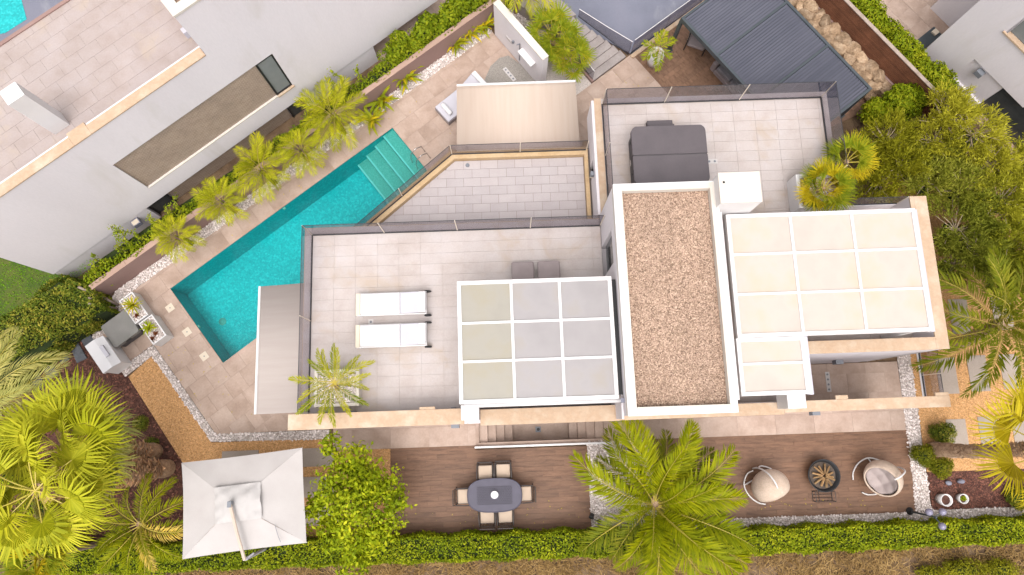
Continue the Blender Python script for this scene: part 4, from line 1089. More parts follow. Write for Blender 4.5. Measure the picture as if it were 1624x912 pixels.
for s in gs:
    for t in (gt[0], gt[-1]):
        p = wpart('post', MB(SF).box(s - 0.06, t - 0.06, 0.0, s + 0.06, t + 0.06, zg - 0.181), M['anthracite'], gz)
        part('foot_plate', MB(SF).box(s - 0.11, t - 0.11, 0.0, s + 0.11, t + 0.11, 0.015), M['anthracite'], p)

# rock retaining wall and slatted fence
rk = thing('rock_wall', 'rough tan boulder retaining wall beside the gazebo', 'wall', (*SF.w(18.8, 3), 0))
wpart('core', MB(SF).box(18.85, 0.7, -0.05, 19.35, 9.5, 0.55), M['rock'], rk)
def rock(sz):
    V, F = ICO
    v = V.copy()
    mids = {}; VV = [tuple(x) for x in v]; FF = []
    for f in F:
        m = []
        for a, b in ((0, 1), (1, 2), (2, 0)):
            k = tuple(sorted((f[a], f[b])))
            if k not in mids:
                p = (v[f[a]] + v[f[b]]) / 2; p /= np.linalg.norm(p); mids[k] = len(VV); VV.append(tuple(p))
            m.append(mids[k])
        FF += [(f[0], m[0], m[2]), (f[1], m[1], m[0]), (f[2], m[2], m[1]), tuple(m)]
    VV = np.array(VV)
    for _ in range(5):
        d = rng.normal(0, 1, 3); d /= np.linalg.norm(d)
        h = rng.uniform(0.55, 0.8); s = VV @ d
        VV -= np.outer(np.maximum(s - h, 0), d)
    VV *= rng.uniform(0.93, 1.07, (len(VV), 1))
    return VV * np.array(sz), FF
rocks = [rock((1, 1, 1)) for _ in range(7)]
rmesh = [MB().arrays(V, F).mesh('rock', M['rock']) for V, F in rocks]
t = 0.8
while t < 9.3:
    w = random.uniform(0.32, 0.62)
    for row, (s, z) in enumerate(((18.72, 0.12), (18.92, 0.38), (19.15, 0.55))):
        o = link('rock', random.choice(rmesh), rk)
        x, y = SF.w(s + random.uniform(-0.05, 0.05), t + w / 2 + row * 0.17 + random.uniform(-0.05, 0.05))
        o.location = Vector((x, y, z + random.uniform(-0.05, 0.05))) - Vector(rk.location)
        o.scale = (0.26 + random.uniform(0, 0.08), w * 0.74, 0.30 + random.uniform(0, 0.06))
        o.rotation_euler = (random.uniform(-0.25, 0.25), random.uniform(-0.25, 0.25), SF.ang + random.uniform(-0.3, 0.3))
    t += w
fn = thing('slatted_fence', 'dark brown slatted fence between rock wall and clipped hedge', 'fence', (*SF.w(19.45, 3), 0.5))
wpart('plinth', MB(SF).box(19.36, -1.2, -0.05, 19.56, 9.5, 0.56), M['brownwall'], fn)
for k in range(13):
    z = 0.60 + 0.088 * k
    wpart('slat', MB(SF).box(19.42, -1.2, z, 19.45, 9.5, z + 0.074), M['brownslat'], fn)
for k in range(6): wpart('post', MB(SF).box(19.452, -1.2 + 2.1 * k, 0.56, 19.52, -1.13 + 2.1 * k, 1.76), M['brownslat'], fn)
wpart('cap_rail', MB(SF).box(19.40, -1.2, 1.761, 19.54, 9.5, 1.79), M['greywood'], fn)

# right neighbour: frame along its front wall
c0 = P(1452, 92, 0.0)
RF = Frame(math.radians(38.4 - 90), c0[0], c0[1])          # u runs along the wall to the south-east, v into the house
rh = thing('corner_house', 'white neighbouring house with recessed panel and wall lamp at upper right', 'house', (c0[0], c0[1], 0))
def on_wall(px, py, fr, v=0.0):
    d = Vector(P(px, py, 0)); o = Vector((0, 0, H)); dv = d - o
    q = Vector((*fr.w(0, v), 0)); n = Vector((-fr.s, fr.c, 0))
    t = (q - o).dot(n) / dv.dot(n); p = o + dv * t
    return fr.l(p.x, p.y)[0], p.z
def rb(name, boxes, mat, parent=None, bevel=0.008):
    mb = MB(RF)
    for b in boxes: mb.box(*b)
    return wpart(name, mb, mat, rh, bevel=bevel) if parent is None else part(name, mb, mat, parent, bevel=bevel)
q = [on_wall(*p, RF) for p in ((1508, 125), (1544, 93), (1590, 138), (1557, 165))]
u0 = (q[0][0] + q[1][0]) / 2; u1 = (q[2][0] + q[3][0]) / 2; z0 = (q[0][1] + q[3][1]) / 2; z1 = (q[1][1] + q[2][1]) / 2
wq = [on_wall(*p, RF) for p in ((1594, 52), (1624, 28), (1585, 60))]
uw, zw = wq[0]
rb('wall', [(0, 0.0, 0, u0, 0.4, 7.0), (u0, 0.0, z1, uw + 2.5, 0.4, zw), (u0, 0.0, 0, u1, 0.4, z0), (u0, 0.10, z0, u1, 0.4, z1), (u0, 0.0, zw, uw, 0.4, 7.0), (uw, 0.0, zw + 1.6, uw + 2.5, 0.4, 7.0), (uw, 0.2, zw, uw + 2.5, 0.4, zw + 1.6), (u1, 0.3, 0.0, uw + 2.5, 0.4, z1)], M['white'], bevel=0)
rb('side_wall', [(0, 0.4, 0, 0.3, 6.0, 7.0), (0.3, 5.6, 0, 8, 6.0, 7.0)], M['white'], bevel=0)
rb('roof', [(0.0, 0.0, 7.001, uw + 2.5, 6.0, 7.1)], M['capwhite'])
w = rb('window', [(uw + 0.02, 0.14, zw + 0.06, uw + 2.4, 0.18, zw + 1.58)], M['greyblind'], bevel=0)
rb('sill', [(uw - 0.08, -0.06, zw - 0.02, uw + 2.4, 0.14, zw + 0.05)], M['peach'], w)
w = rb('window', [(u1 + 0.02, 0.22, z0 - 0.4, u1 + 2.4, 0.26, z1 - 0.02)], M['window'], bevel=0)
rb('sill', [(u1 + 0.0, -0.25, z0 - 0.75, u1 + 2.4, 0.2, z0 - 0.42)], M['pinkcap'], w)
ul, zl = on_wall(1557, 113, RF, 0.1)
l = rb('wall_lamp', [(ul - 0.14, -0.12, zl - 0.12, ul + 0.14, 0.098, zl + 0.1)], M['fixture'])
rb('lamp_lens', [(ul - 0.11, -0.10, zl - 0.14, ul + 0.11, 0.06, zl - 0.121)], M['cream'], l)
# its paved side yard with a sunken dark light well
sy_ = struct('side_yard', MB(RF).prism([(-6, -0.3), (-0.05, -0.3), (-0.05, 8), (-6, 8)], -0.05, 0.0), M['grout_d'])
tiles(sy_, 'tile', RF, [[RF.w(*p) for p in [(-3.2, -0.2), (-0.06, -0.2), (-0.06, 4.5), (-3.2, 4.5)]]], 0.69, 0.69, 0.004, 0.02, 0.02, M['deck'], bond=0.5)
lw = thing('light_well', 'dark metal light well cover with two lamps behind the corner house', 'light well', (*RF.w(-0.3, 0.8), 0.02))
wpart('cover', MB(RF).box(-0.52, -0.05, 0.021, -0.06, 1.5, 0.07), M['anthracite'], lw, bevel=0.01)
for t in (0.25, 1.2):
    wpart('lamp', MB(RF).box(-0.42, t, 0.071, -0.2, t + 0.22, 0.16), M['cream'], lw, bevel=0.01)
rb('annex', [(-1.2, 2.0, 0, -0.0, 2.3, 6.0), (-1.2, 1.9, 3.0, -0.6, 2.0, 3.08)], M['white'])

# ------------------------------------------------------------------ furniture on the terraces
def U(u, v): return HF.w(u, v)

def lounger_mesh(label, u, v, z, group, rz=0.0):
    r = thing('sun_lounger', label, 'sun lounger', (*U(u, v), z), HF.ang + rz, group)
    fr = MB()
    fr.box(-1.1, -0.36, 0.22, 1.08, -0.32, 0.29).box(-1.1, 0.32, 0.22, 1.08, 0.36, 0.29).box(-1.1, -0.318, 0.22, -1.06, 0.318, 0.29).box(1.04, -0.318, 0.22, 1.08, 0.318, 0.29)
    part('frame', fr, M['white_paint'], r, bevel=0.01)
    part('foot_rest', MB().box(-1.12, -0.35, 0.291, -0.98, 0.35, 0.33), M['cream'], r, bevel=0.015)
    part('mattress', MB().box(-0.97, -0.33, 0.292, 0.26, 0.33, 0.38), M['cushion'], r, bevel=0.03)
    mb = MB()
    V = [(0.27, -0.33, 0.292), (0.27, 0.33, 0.292), (0.86, 0.33, 0.37), (0.86, -0.33, 0.37), (0.27, -0.33, 0.38), (0.27, 0.33, 0.38), (0.86, 0.33, 0.47), (0.86, -0.33, 0.47)]
    mb.arrays(V, [(0, 1, 2, 3), (7, 6, 5, 4), (4, 5, 1, 0), (6, 7, 3, 2), (5, 6, 2, 1), (7, 4, 0, 3)])
    part('backrest', mb, M['cushion_l'], r, bevel=0.02)
    part('head_pillow', MB().box(0.84, -0.325, 0.40, 1.07, 0.325, 0.50), M['cushion'], r, bevel=0.03)
    for sx, sy in ((-1.0, -1), (-1.0, 1)): part('leg', MB().box(sx - 0.03, sy * 0.34 - 0.02, 0, sx + 0.03, sy * 0.34 + 0.02, 0.22), M['white_paint'], r)
    for sy in (-1, 1):
        w = part('wheel', MB().lathe([(0.0, -0.025), (0.10, -0.025), (0.12, 0.0), (0.10, 0.025), (0.0, 0.025)], 16), M['black'], r)
        w.rotation_euler = (math.pi / 2, 0, 0); w.location = (1.10, sy * 0.38, 0.12)
    return r
lounger_mesh('white sun lounger on the terrace nearer the pool', -3.62, 3.67, ZF, 'white sun loungers on the terrace')
lounger_mesh('white sun lounger on the terrace nearer the palm planter', -3.62, 2.68, ZF, 'white sun loungers on the terrace')

def daybed(label, u, v, group):
    r = thing('garden_lounger', label, 'lounger', (*U(u, v), ZF), HF.ang, group)
    part('frame', MB().box(-0.33, -1.0, 0.1, 0.33, 0.98, 0.22), M['fixture'], r, bevel=0.02)
    part('cushion', MB().box(-0.35, -1.0, 0.221, 0.35, 0.3, 0.34), M['taupe'], r, bevel=0.05)
    mb = MB(); V = [(-0.35, 0.31, 0.22), (0.35, 0.31, 0.22), (0.35, 1.0, 0.30), (-0.35, 1.0, 0.30), (-0.35, 0.31, 0.34), (0.35, 0.31, 0.34), (0.35, 1.0, 0.44), (-0.35, 1.0, 0.44)]
    mb.arrays(V, [(3, 2, 1, 0), (4, 5, 6, 7), (0, 1, 5, 4), (1, 2, 6, 5), (2, 3, 7, 6), (3, 0, 4, 7)])
    part('backrest', mb, M['taupe'], r, bevel=0.05)
    for sx in (-0.28, 0.28):
        for sy in (-0.9, 0.85): part('leg', MB().box(sx - 0.025, sy - 0.025, 0, sx + 0.025, sy + 0.025, 0.1), M['fixture'], r)
daybed('grey padded lounger half under the pergola, farther from the tower', 0.50, 3.84, 'grey loungers under the left pergola')
daybed('grey padded lounger half under the pergola, nearer the tower', 1.32, 3.84, 'grey loungers under the left pergola')

# hot tub under its cover
ht = thing('hot_tub', 'square hot tub under a grey cover on the upper terrace', 'hot tub', (*U(5.3, 8.06), ZF), HF.ang)
def rrect(hx, hy, r, n=6):
    p = []
    for cx, cy, a in ((hx - r, hy - r, 0), (-hx + r, hy - r, 90), (-hx + r, -hy + r, 180), (hx - r, -hy + r, 270)):
        for k in range(n + 1):
            t = math.radians(a + 90 * k / n); p.append((cx + r * math.cos(t), cy + r * math.sin(t)))
    return p
part('cabinet', MB().prism(rrect(1.14, 0.95, 0.2), 0, 0.74), M['spaside'], ht)
for y0, y1 in ((0.02, 0.98), (-0.98, -0.02)):
    rr = [p for p in rrect(1.19, 0.99, 0.22, 8)]
    poly = clip(rr, [(-2, y0), (2, y0), (2, y1), (-2, y1)])
    part('cover', MB().prism(poly, 0.70, 0.84), M['spa'], ht, bevel=0.025)
part('cover_fold', MB().box(-1.15, -0.018, 0.7, 1.15, 0.018, 0.815), M['spaside'], ht)
part('skirt', MB().prism(rrect(1.17, 0.97, 0.22), 0.56, 0.70), M['spaside'], ht)
for y in (-0.5, 0.55): part('strap', MB().box(-1.2, y - 0.03, 0.5, -1.18, y + 0.03, 0.75), M['black'], ht)
part('control_panel', MB().box(-1.205, -0.2, 0.4, -1.19, 0.0, 0.5), M['steel'], ht)
st = thing('tub_steps', 'grey two-tread step unit behind the covered hot tub', 'steps', (*U(5.2, 9.28), ZF), HF.ang)
part('lower_tread', MB().box(-0.42, 0.0, 0.0, 0.42, 0.22, 0.24), M['spa'], st, bevel=0.015)
part('upper_tread', MB().box(-0.42, -0.23, 0.0, 0.42, -0.002, 0.44), M['spa'], st, bevel=0.015)

# palm planter on the left terrace
pl = thing('square_planter', 'white square planter with white gravel under the terrace palm', 'planter', (*U(-5.28, 1.12), ZF), HF.ang)
b = MB()
b.box(-0.68, -0.56, 0, -0.58, 0.56, 0.4).box(0.58, -0.56, 0, 0.68, 0.56, 0.4).box(-0.58, 0.46, 0, 0.58, 0.56, 0.4).box(-0.58, -0.56, 0, 0.58, -0.46, 0.4)
part('wall', b, M['capwhite'], pl, bevel=0.01)
part('soil', MB().box(-0.579, -0.459, 0.0, 0.579, 0.459, 0.32), M['pebbed'], pl)
pebbles('gravel', [[(-0.57, -0.45), (0.57, -0.45), (0.57, 0.45), (-0.57, 0.45)]], 480, 0.034, 0.33, M['pebble'], '', parent=pl)

# loungers beneath the cream awning
def chaise(label, px, py, rz, group):
    x, y, _ = P(px, py, 0.35)
    r = thing('garden_chaise', label, 'lounger', (x, y, 0), rz, group)
    part('base', MB().box(0, -0.42, 0.06, 2.0, 0.42, 0.26), M['taupe'], r, bevel=0.02)
    part('mattress', MB().box(0.02, -0.41, 0.262, 1.25, 0.41, 0.38), M['cushion_l'], r, bevel=0.03)
    mb = MB(); V = [(1.24, -0.40, 0.27), (1.24, 0.40, 0.27), (1.98, 0.40, 0.62), (1.98, -0.40, 0.62), (1.24, -0.40, 0.38), (1.24, 0.40, 0.38), (1.92, 0.40, 0.74), (1.92, -0.40, 0.74)]
    mb.arrays(V, [(0, 1, 2, 3), (7, 6, 5, 4), (4, 5, 1, 0), (6, 7, 3, 2), (5, 6, 2, 1), (7, 4, 0, 3)])
    part('backrest', mb, M['cushion_l'], r, bevel=0.03)
    part('headrest', MB().box(1.86, -0.37, 0.70, 2.05, 0.37, 0.80), M['cushion'], r, bevel=0.03)
    o = part('bolster', MB().tube([(0.28, -0.28, 0.46), (0.28, -0.2, 0.46), (0.28, 0.2, 0.46), (0.28, 0.28, 0.46)], [0.07, 0.095, 0.095, 0.07], 14), M['cushion'], r, smooth=True)
    for sx in (0.06, 1.94):
        for sy in (-0.36, 0.36): part('foot', MB().box(sx - 0.03, sy - 0.03, 0, sx + 0.03, sy + 0.03, 0.06), M['black'], r)
chaise('grey chaise with white bolster and raised back, half under the cream awning', 700, 182, math.radians(41), None)

# ------------------------------------------------------------------ dining set
dt = thing('dining_table', 'oval dark cast-metal dining table with pierced top', 'table', (*U(-0.68, -2.52), 0), HF.ang)
def oval(a, b, e=3.0, n=40):
    return [(a * math.copysign(abs(math.cos(t)) ** (2 / e), math.cos(t)), b * math.copysign(abs(math.sin(t)) ** (2 / e), math.sin(t))) for t in np.linspace(0, 2 * math.pi, n, endpoint=False)]
holes = []
for j in range(-5, 6):
    for i in range(-9, 10):
        x = 0.065 * i + (0.0325 if j % 2 else 0); y = 0.056 * j
        if abs(x) < 0.60 and math.hypot(x, y) > 0.15:
            holes.append([(x + 0.02 * math.cos(k * 1.0472), y + 0.02 * math.sin(k * 1.0472)) for k in range(6)])
part('top', MB().prism(oval(0.92, 0.55, 2.8), 0.735, 0.752, holes=holes), M['cast'], dt)
part('rim', MB().tube([p + (0.742,) for p in oval(0.92, 0.55, 2.8)] + [oval(0.92, 0.55, 2.8)[0] + (0.742,)], 0.022, 6, False), M['cast'], dt, True)
part('under_tray', MB().prism(oval(0.86, 0.5, 2.8), 0.66, 0.665), M['chair'], dt)
for sx in (-0.5, 0.5):
    for sy in (-0.3, 0.3): part('leg', MB().tube([(sx, sy, 0.66), (sx * 1.1, sy * 1.1, 0.35), (sx * 1.25, sy * 1.2, 0.0)], [0.03, 0.025, 0.03], 8), M['chair'], dt)
bo = thing('table_bowl', 'round white bowl in the middle of the dining table', 'bowl', (*U(-0.68, -2.50), 0.752))
part('bowl', MB().lathe([(0.0, 0.01), (0.08, 0.012), (0.13, 0.09), (0.115, 0.09), (0.07, 0.045), (0.0, 0.04)], 24), M['cushion'], bo, True)
part('candle', MB().lathe([(0.075, 0.04), (0.075, 0.085), (0.0, 0.085)], 16), M['cushion'], bo)
def dchair(label, u, v, rz):
    r = thing('dining_chair', label, 'chair', (*U(u, v), 0), HF.ang + rz, 'dining chairs around the oval table')
    part('cushion', MB().box(-0.235, -0.22, 0.43, 0.235, 0.24, 0.50), M['seat'], r, bevel=0.03)
    part('seat_frame', MB().box(-0.26, -0.25, 0.39, 0.26, 0.26, 0.428), M['chair'], r)
    part('backrest', MB().tube([(-0.25, 0.27, 0.45), (-0.25, 0.31, 0.7), (-0.25, 0.37, 0.93), (0.25, 0.37, 0.93), (0.25, 0.31, 0.7), (0.25, 0.27, 0.45)], 0.018, 6), M['chair'], r)
    for k in range(7):
        x = -0.2 + 0.4 * k / 6
        part('back_bar', MB().tube([(x, 0.28, 0.46), (x, 0.32, 0.7), (x, 0.365, 0.92)], 0.010, 5), M['chair'], r)
    part('back_panel', MB().quad((-0.22, 0.305, 0.62), (0.22, 0.305, 0.62), (0.22, 0.335, 0.76), (-0.22, 0.335, 0.76)), M['chair'], r)
    for s in (-1, 1):
        part('armrest', MB().tube([(s * 0.27, 0.30, 0.66), (s * 0.29, 0.0, 0.67), (s * 0.29, -0.22, 0.65), (s * 0.27, -0.25, 0.42)], 0.02, 6), M['chair'], r)
        part('leg', MB().tube([(s * 0.25, -0.24, 0.40), (s * 0.27, -0.27, 0)], 0.018, 6), M['chair'], r)
        part('leg', MB().tube([(s * 0.24, 0.25, 0.40), (s * 0.27, 0.32, 0)], 0.018, 6), M['chair'], r)
dchair('dining chair at the left end of the oval table', -1.72, -2.55, math.pi / 2)
dchair('dining chair at the right end of the oval table', 0.34, -2.53, -math.pi / 2)
dchair('left chair on the villa side of the oval table', -0.99, -1.78, 0)
dchair('right chair on the villa side of the oval table', -0.37, -1.76, 0)
dchair('left chair on the hedge side of the oval table', -0.96, -3.22, math.pi)
dchair('right chair on the hedge side of the oval table', -0.34, -3.22, math.pi)

# ------------------------------------------------------------------ fire pit and egg chairs
fp = thing('fire_pit', 'round black fire bowl filled with split logs', 'fire pit', (*U(10.78, -2.30), 0))
part('bowl', MB().lathe([(0.0, 0.05), (0.28, 0.07), (0.44, 0.2), (0.53, 0.42), (0.56, 0.43), (0.56, 0.40), (0.47, 0.17), (0.28, 0.02)], 36), M['black'], fp, True)
part('ash_bed', MB().lathe([(0.46, 0.27), (0.25, 0.31), (0.0, 0.33)], 24), M['ash'], fp)
for k in range(3):
    a = k * 2.094; part('leg', MB().tube([(0.3 * math.cos(a), 0.3 * math.sin(a), 0.09), (0.42 * math.cos(a), 0.42 * math.sin(a), 0)], 0.02, 6), M['black'], fp)
for k in range(13):
    a = k * 0.4833 + random.uniform(-0.1, 0.1)
    r0, r1 = random.uniform(0.03, 0.1), random.uniform(0.34, 0.44)
    w = random.uniform(0.032, 0.055)
    z0, z1 = random.uniform(0.44, 0.52), random.uniform(0.31, 0.36)
    d = random.uniform(-0.12, 0.12)
    part('log', MB().tube([(r0 * math.cos(a), r0 * math.sin(a), z0), (r1 * math.cos(a + d), r1 * math.sin(a + d), z1)], [w, w * 0.9], 5), M['wood'], fp)
lr = thing('log_rack', 'empty black wire log rack beside the fire bowl', 'rack', (*U(10.80, -3.02), 0), HF.ang)
bars = MB()
for y in (-0.17, 0.17):
    for z in (0.02, 0.3): bars.tube([(-0.34, y, z), (0.34, y, z)], 0.010, 5)
for x in (-0.34, 0.34):
    for z in (0.02, 0.3): bars.tube([(x, -0.17, z), (x, 0.17, z)], 0.010, 5)
    for y in (-0.17, 0.17): bars.tube([(x, y, 0), (x, y, 0.3)], 0.010, 5)
part('frame', bars, M['black'], lr)
part('grid', MB().tube([(-0.34, 0.05, 0.03), (0.34, 0.05, 0.03)], 0.007, 5).tube([(-0.12, -0.17, 0.03), (-0.12, 0.17, 0.03)], 0.007, 5).tube([(-0.34, -0.06, 0.03), (0.34, -0.06, 0.03)], 0.007, 5), M['black'], lr)

def smooth_path(pts, k=5):
    out = []
    n = len(pts)
    for i in range(n - 1):
        p0, p1, p2, p3 = (Vector(pts[max(i - 1, 0)]), Vector(pts[i]), Vector(pts[i + 1]), Vector(pts[min(i + 2, n - 1)]))
        for j in range(k):
            t = j / k
            out.append(tuple(0.5 * ((2 * p1) + (p2 - p0) * t + (2 * p0 - 5 * p1 + 4 * p2 - p3) * t * t + (3 * p1 - p0 - 3 * p2 + p3) * t ** 3)))
    out.append(tuple(pts[-1]))
    return out
def egg_chair(label, u, v, rz, tilt):
    """hanging-style basket on a tubular rocker; opening faces local -Y"""
    r = thing('egg_chair', label, 'egg chair', (*U(u, v), 0), rz, 'egg chairs around the fire pit')
    # shell: ellipsoid with a cut opening facing -y and slightly up
    n, m = 36, 20
    c = Vector((0, 0.0, 0.82)); nd = Vector((0, -math.cos(tilt), math.sin(tilt))).normalized()
    mb = MB(); idx = {}
    ux = Vector((1, 0, 0)); uy = nd.cross(ux).normalized()
    for i in range(m + 1):
        th = math.radians(66 + (180 - 66) * i / m)       # angle from the opening axis
        for j in range(n):
            ph = 2 * math.pi * j / n
            d = nd * math.cos(th) + (ux * math.cos(ph) + uy * math.sin(ph)) * math.sin(th)
            p = c + Vector((d.x * 0.60, d.y * 0.54, d.z * 0.62))
            mb.v.append(tuple(p)); idx[i, j] = len(mb.v) - 1
    for i in range(m):
        for j in range(n): mb.f.append([idx[i, j], idx[i, (j + 1) % n], idx[i + 1, (j + 1) % n], idx[i + 1, j]])
    sh = part('basket', mb, M['wicker'], r, True)
    md = sh.modifiers.new('thick', 'SOLIDIFY'); md.thickness = 0.03
    rim = [mb.v[idx[0, j]] for j in range(n)] + [mb.v[idx[0, 0]]]
    part('rim', MB().tube(rim, 0.03, 6, False), M['wicker'], r, True)
    # quilted cushion: a tufted pad set into the opening
    cu = MB(); nr, na = 14, 40
    for i in range(nr + 1):
        rr_ = 0.43 * i / nr
        for j in range(na):
            t = 2 * math.pi * j / na
            x, y = rr_ * math.cos(t), rr_ * math.sin(t)
            tuft = abs(math.sin(x * 11.5 + 1.57)) * abs(math.sin(y * 11.5 + 1.57))
            dep = 0.03 - 0.17 * (1 - (rr_ / 0.43) ** 2) + 0.075 * tuft ** 0.5 - (0.05 if i == nr else 0)
            cu.v.append(tuple(c + Vector((0, 0, 0)) + nd * (dep + 0.13) + ux * x * 1.22 + uy * y * 1.15))
    for i in range(nr):
        for j in range(na): cu.f.append([i * na + j, (i + 1) * na + j, (i + 1) * na + (j + 1) % na, i * na + (j + 1) % na])
    part('cushion', cu, M['eggpad'], r, True)
    # tubular frame: two hoops and a rear spine
    for s in (-1, 1):
        part('rocker', MB().tube(smooth_path([(s * 0.25, -0.62, 0.05), (s * 0.45, -0.45, 0.03), (s * 0.60, -0.1, 0.03), (s * 0.56, 0.3, 0.04), (s * 0.3, 0.56, 0.1), (s * 0.12, 0.62, 0.35)]), 0.026, 8), M['whitemetal'], r, True)
    part('spine', MB().tube(smooth_path([(0, 0.62, 0.05), (0, 0.68, 0.5), (0, 0.66, 1.0), (0, 0.52, 1.42), (0, 0.25, 1.58), (0, 0.02, 1.50)]), 0.028, 8), M['whitemetal'], r, True)
    part('cross_bar', MB().tube([(-0.56, 0.28, 0.05), (0.56, 0.28, 0.05)], 0.022, 6), M['whitemetal'], r)
    return r
egg_chair('cream wicker egg chair left of the fire bowl, seen from behind', 8.72, -2.56, math.radians(28), math.radians(-12))
egg_chair('cream wicker egg chair right of the fire bowl with grey cushion showing', 12.60, -2.42, math.radians(-58), math.radians(38))

# ------------------------------------------------------------------ lamp post, pots, small things in the beds
lp = thing('garden_lamp', 'dark garden lamp post with three smoked globes by the hedge', 'lamp', (*U(13.80, -3.64), 0))
part('base', MB().lathe([(0.0, 0.0), (0.13, 0.0), (0.13, 0.03), (0.07, 0.10), (0.05, 0.14), (0.0, 0.14)], 16), M['black'], lp)
part('pole', MB().tube([(0, 0, 0.1), (0, 0, 1.55)], [0.035, 0.028], 10), M['anthracite'], lp)
for a, rr, zz in ((2.5, 0.28, 1.55), (0.6, 0.30, 1.5), (-1.0, 0.34, 1.5)):
    x, y = rr * math.cos(a), rr * math.sin(a)
    ar = part('arm', MB().tube([(0, 0, 1.42), (x * 0.6, y * 0.6, 1.5), (x, y, zz - 0.1)], 0.018, 6), M['anthracite'], lp)
    part('globe', MB().lathe([(0.0, -0.12), (0.06, -0.105), (0.105, -0.06), (0.12, 0.0), (0.105, 0.06), (0.06, 0.105), (0.0, 0.12)], 18, (x, y, zz)), M['globe'], ar, True)

def pot(label, x, y, r, h, fill):
    p = thing('plant_pot', label, 'pot', (x, y, -0.02), 0, 'white pots on the bark bed')
    part('pot', MB().lathe([(0.0, 0.0), (r * 0.8, 0.0), (r, h), (r * 0.86, h), (r * 0.78, h - 0.1), (0.0, h - 0.1)], 26), M['white_paint'], p, True)
    part('soil', MB().lathe([(r * 0.79, h - 0.09), (0.0, h - 0.07)], 18), M['mulch'], p)
    return p, h
pot('white pot with brown soil on the bark bed', *U(14.92, -3.27), 0.21, 0.42, 0)
pot_b, _ = pot('white pot with a small succulent on the bark bed', *U(15.60, -3.26), 0.17, 0.3, 1)
for lab, u, v in (('left of two blue-grey stones behind the white pots', 15.27, -2.74), ('right of two blue-grey stones behind the white pots', 15.73, -2.70)):
    V, F = rock((0.13, 0.09, 0.1))
    o = single('garden_stone', MB().arrays(V, F), M['bluegrey'], lab, 'stone', 'blue-grey stones on the bark bed', smooth=True); o.location = (*U(u, v), 0.04)
sp = thing('spotlight', 'small black garden spotlight on a stake beside the date palm', 'spotlight', (*U(2.72, -3.5), 0))
part('stake', MB().tube([(0, 0, 0), (0, 0, 0.28)], 0.02, 6), M['black'], sp)
hd = part('head', MB().lathe([(0.0, -0.1), (0.07, -0.09), (0.085, 0.06), (0.07, 0.07), (0.0, 0.06)], 14), M['black'], sp); hd.location = (-0.1, 0.12, 0.36); hd.rotation_euler = (0.7, -0.5, 0)
hd = part('head', MB().box(-0.06, -0.05, -0.05, 0.06, 0.05, 0.05), M['black'], sp); hd.location = (0.17, -0.05, 0.32); hd.rotation_euler = (0.3, 0.4, 0.6)
part('yoke', MB().tube([(-0.1, 0.12, 0.33), (0, 0, 0.27), (0.17, -0.05, 0.3)], 0.014, 6), M['black'], sp)

# ------------------------------------------------------------------ cantilever umbrella
um = thing('garden_umbrella', 'large white square cantilever umbrella over the tan gravel', 'umbrella', (*P(404, 880, 0)[:2], 0))
zc, ze = 2.82, 2.42
cor = [P(288, 734, ze), P(479, 710, ze), P(486, 861, ze), P(289, 887, ze)]
ctr = Vector(P(372, 799, zc)); cc = [Vector(c) for c in cor]
def sector(a, b, n=10):
    mb = MB(); g = {}
    for i in range(n + 1):
        f = i / n
        l = ctr.lerp(a, f); r_ = ctr.lerp(b, f)
        for j in range(n + 1):
            t = j / n
            p = l.lerp(r_, t)
            p = p + Vector((0, 0, -0.05 * f * math.sin(math.pi * t) * f + 0.012 * math.sin(9 * t + 4 * f)))
            inn = (ctr - (a + b) / 2); inn.z = 0
            p = p + inn.normalized() * (0.025 * f * f * math.sin(math.pi * t))
            mb.v.append(tuple(p)); g[i, j] = len(mb.v) - 1
    for i in range(n):
        for j in range(n): mb.f.append([g[i, j], g[i, j + 1], g[i + 1, j + 1], g[i + 1, j]])
    return mb
for k in range(4):
    o = wpart('canopy_panel', sector(cc[k], cc[(k + 1) % 4]), M['canvas'], um, True)
    v0 = [cc[k] - Vector((0, 0, 0.16)), cc[(k + 1) % 4] - Vector((0, 0, 0.16))]
    wpart('rib', MB().tube([tuple(ctr - Vector((0, 0, 0.12))), tuple(cc[k] - Vector((0, 0, 0.05)))], 0.014, 6), M['whitemetal'], um)
# raised vent flap
vt = MB()
hx, hy, n = 0.72, 0.55, 24
ang = math.radians(7)
for i in range(n + 1):
    for j in range(n + 1):
        x = -hx + 2 * hx * i / n; y = -hy + 2 * hy * j / n
        d = max(abs(x) / hx, abs(y) / hy)
        z = zc + 0.12 - 0.17 * d ** 1.5 + (0.014 * math.sin(13 * x + 5 * y) + 0.014 * math.sin(17 * y - 7 * x) + 0.012 * math.sin(29 * x)) * d
        if x > 0.25: z += 0.05 * math.sin(8 * y + 1)
        vt.v.append((ctr.x + 0.08 + x * math.cos(ang) - y * math.sin(ang), ctr.y + 0.02 + x * math.sin(ang) + y * math.cos(ang), z))
for i in range(n):
    for j in range(n):
        a = i * (n + 1) + j; vt.f.append([a, a + n + 1, a + n + 2, a + 1])
wpart('vent_flap', vt, M['canvas_w'], um, True)
e = Vector(P(388, 888, 2.62))
h = Vector((ctr.x - 0.02, ctr.y + 0.02, zc + 0.30))
wpart('arm', MB().tube([tuple(h), tuple(h.lerp(e, 0.5) + Vector((0, 0, 0.04))), tuple(e)], 0.055, 8), M['awn'], um)
wpart('hub', MB().box(h.x - 0.07, h.y - 0.09, h.z - 0.12, h.x + 0.05, h.y + 0.09, h.z + 0.06), M['fixture'], um)
ms = wpart('mast', MB().tube([(e.x + 0.02, e.y + 0.02, 2.58), (e.x + 0.02, e.y + 0.02, 0.1)], 0.05, 10), M['cushion_l'], um)
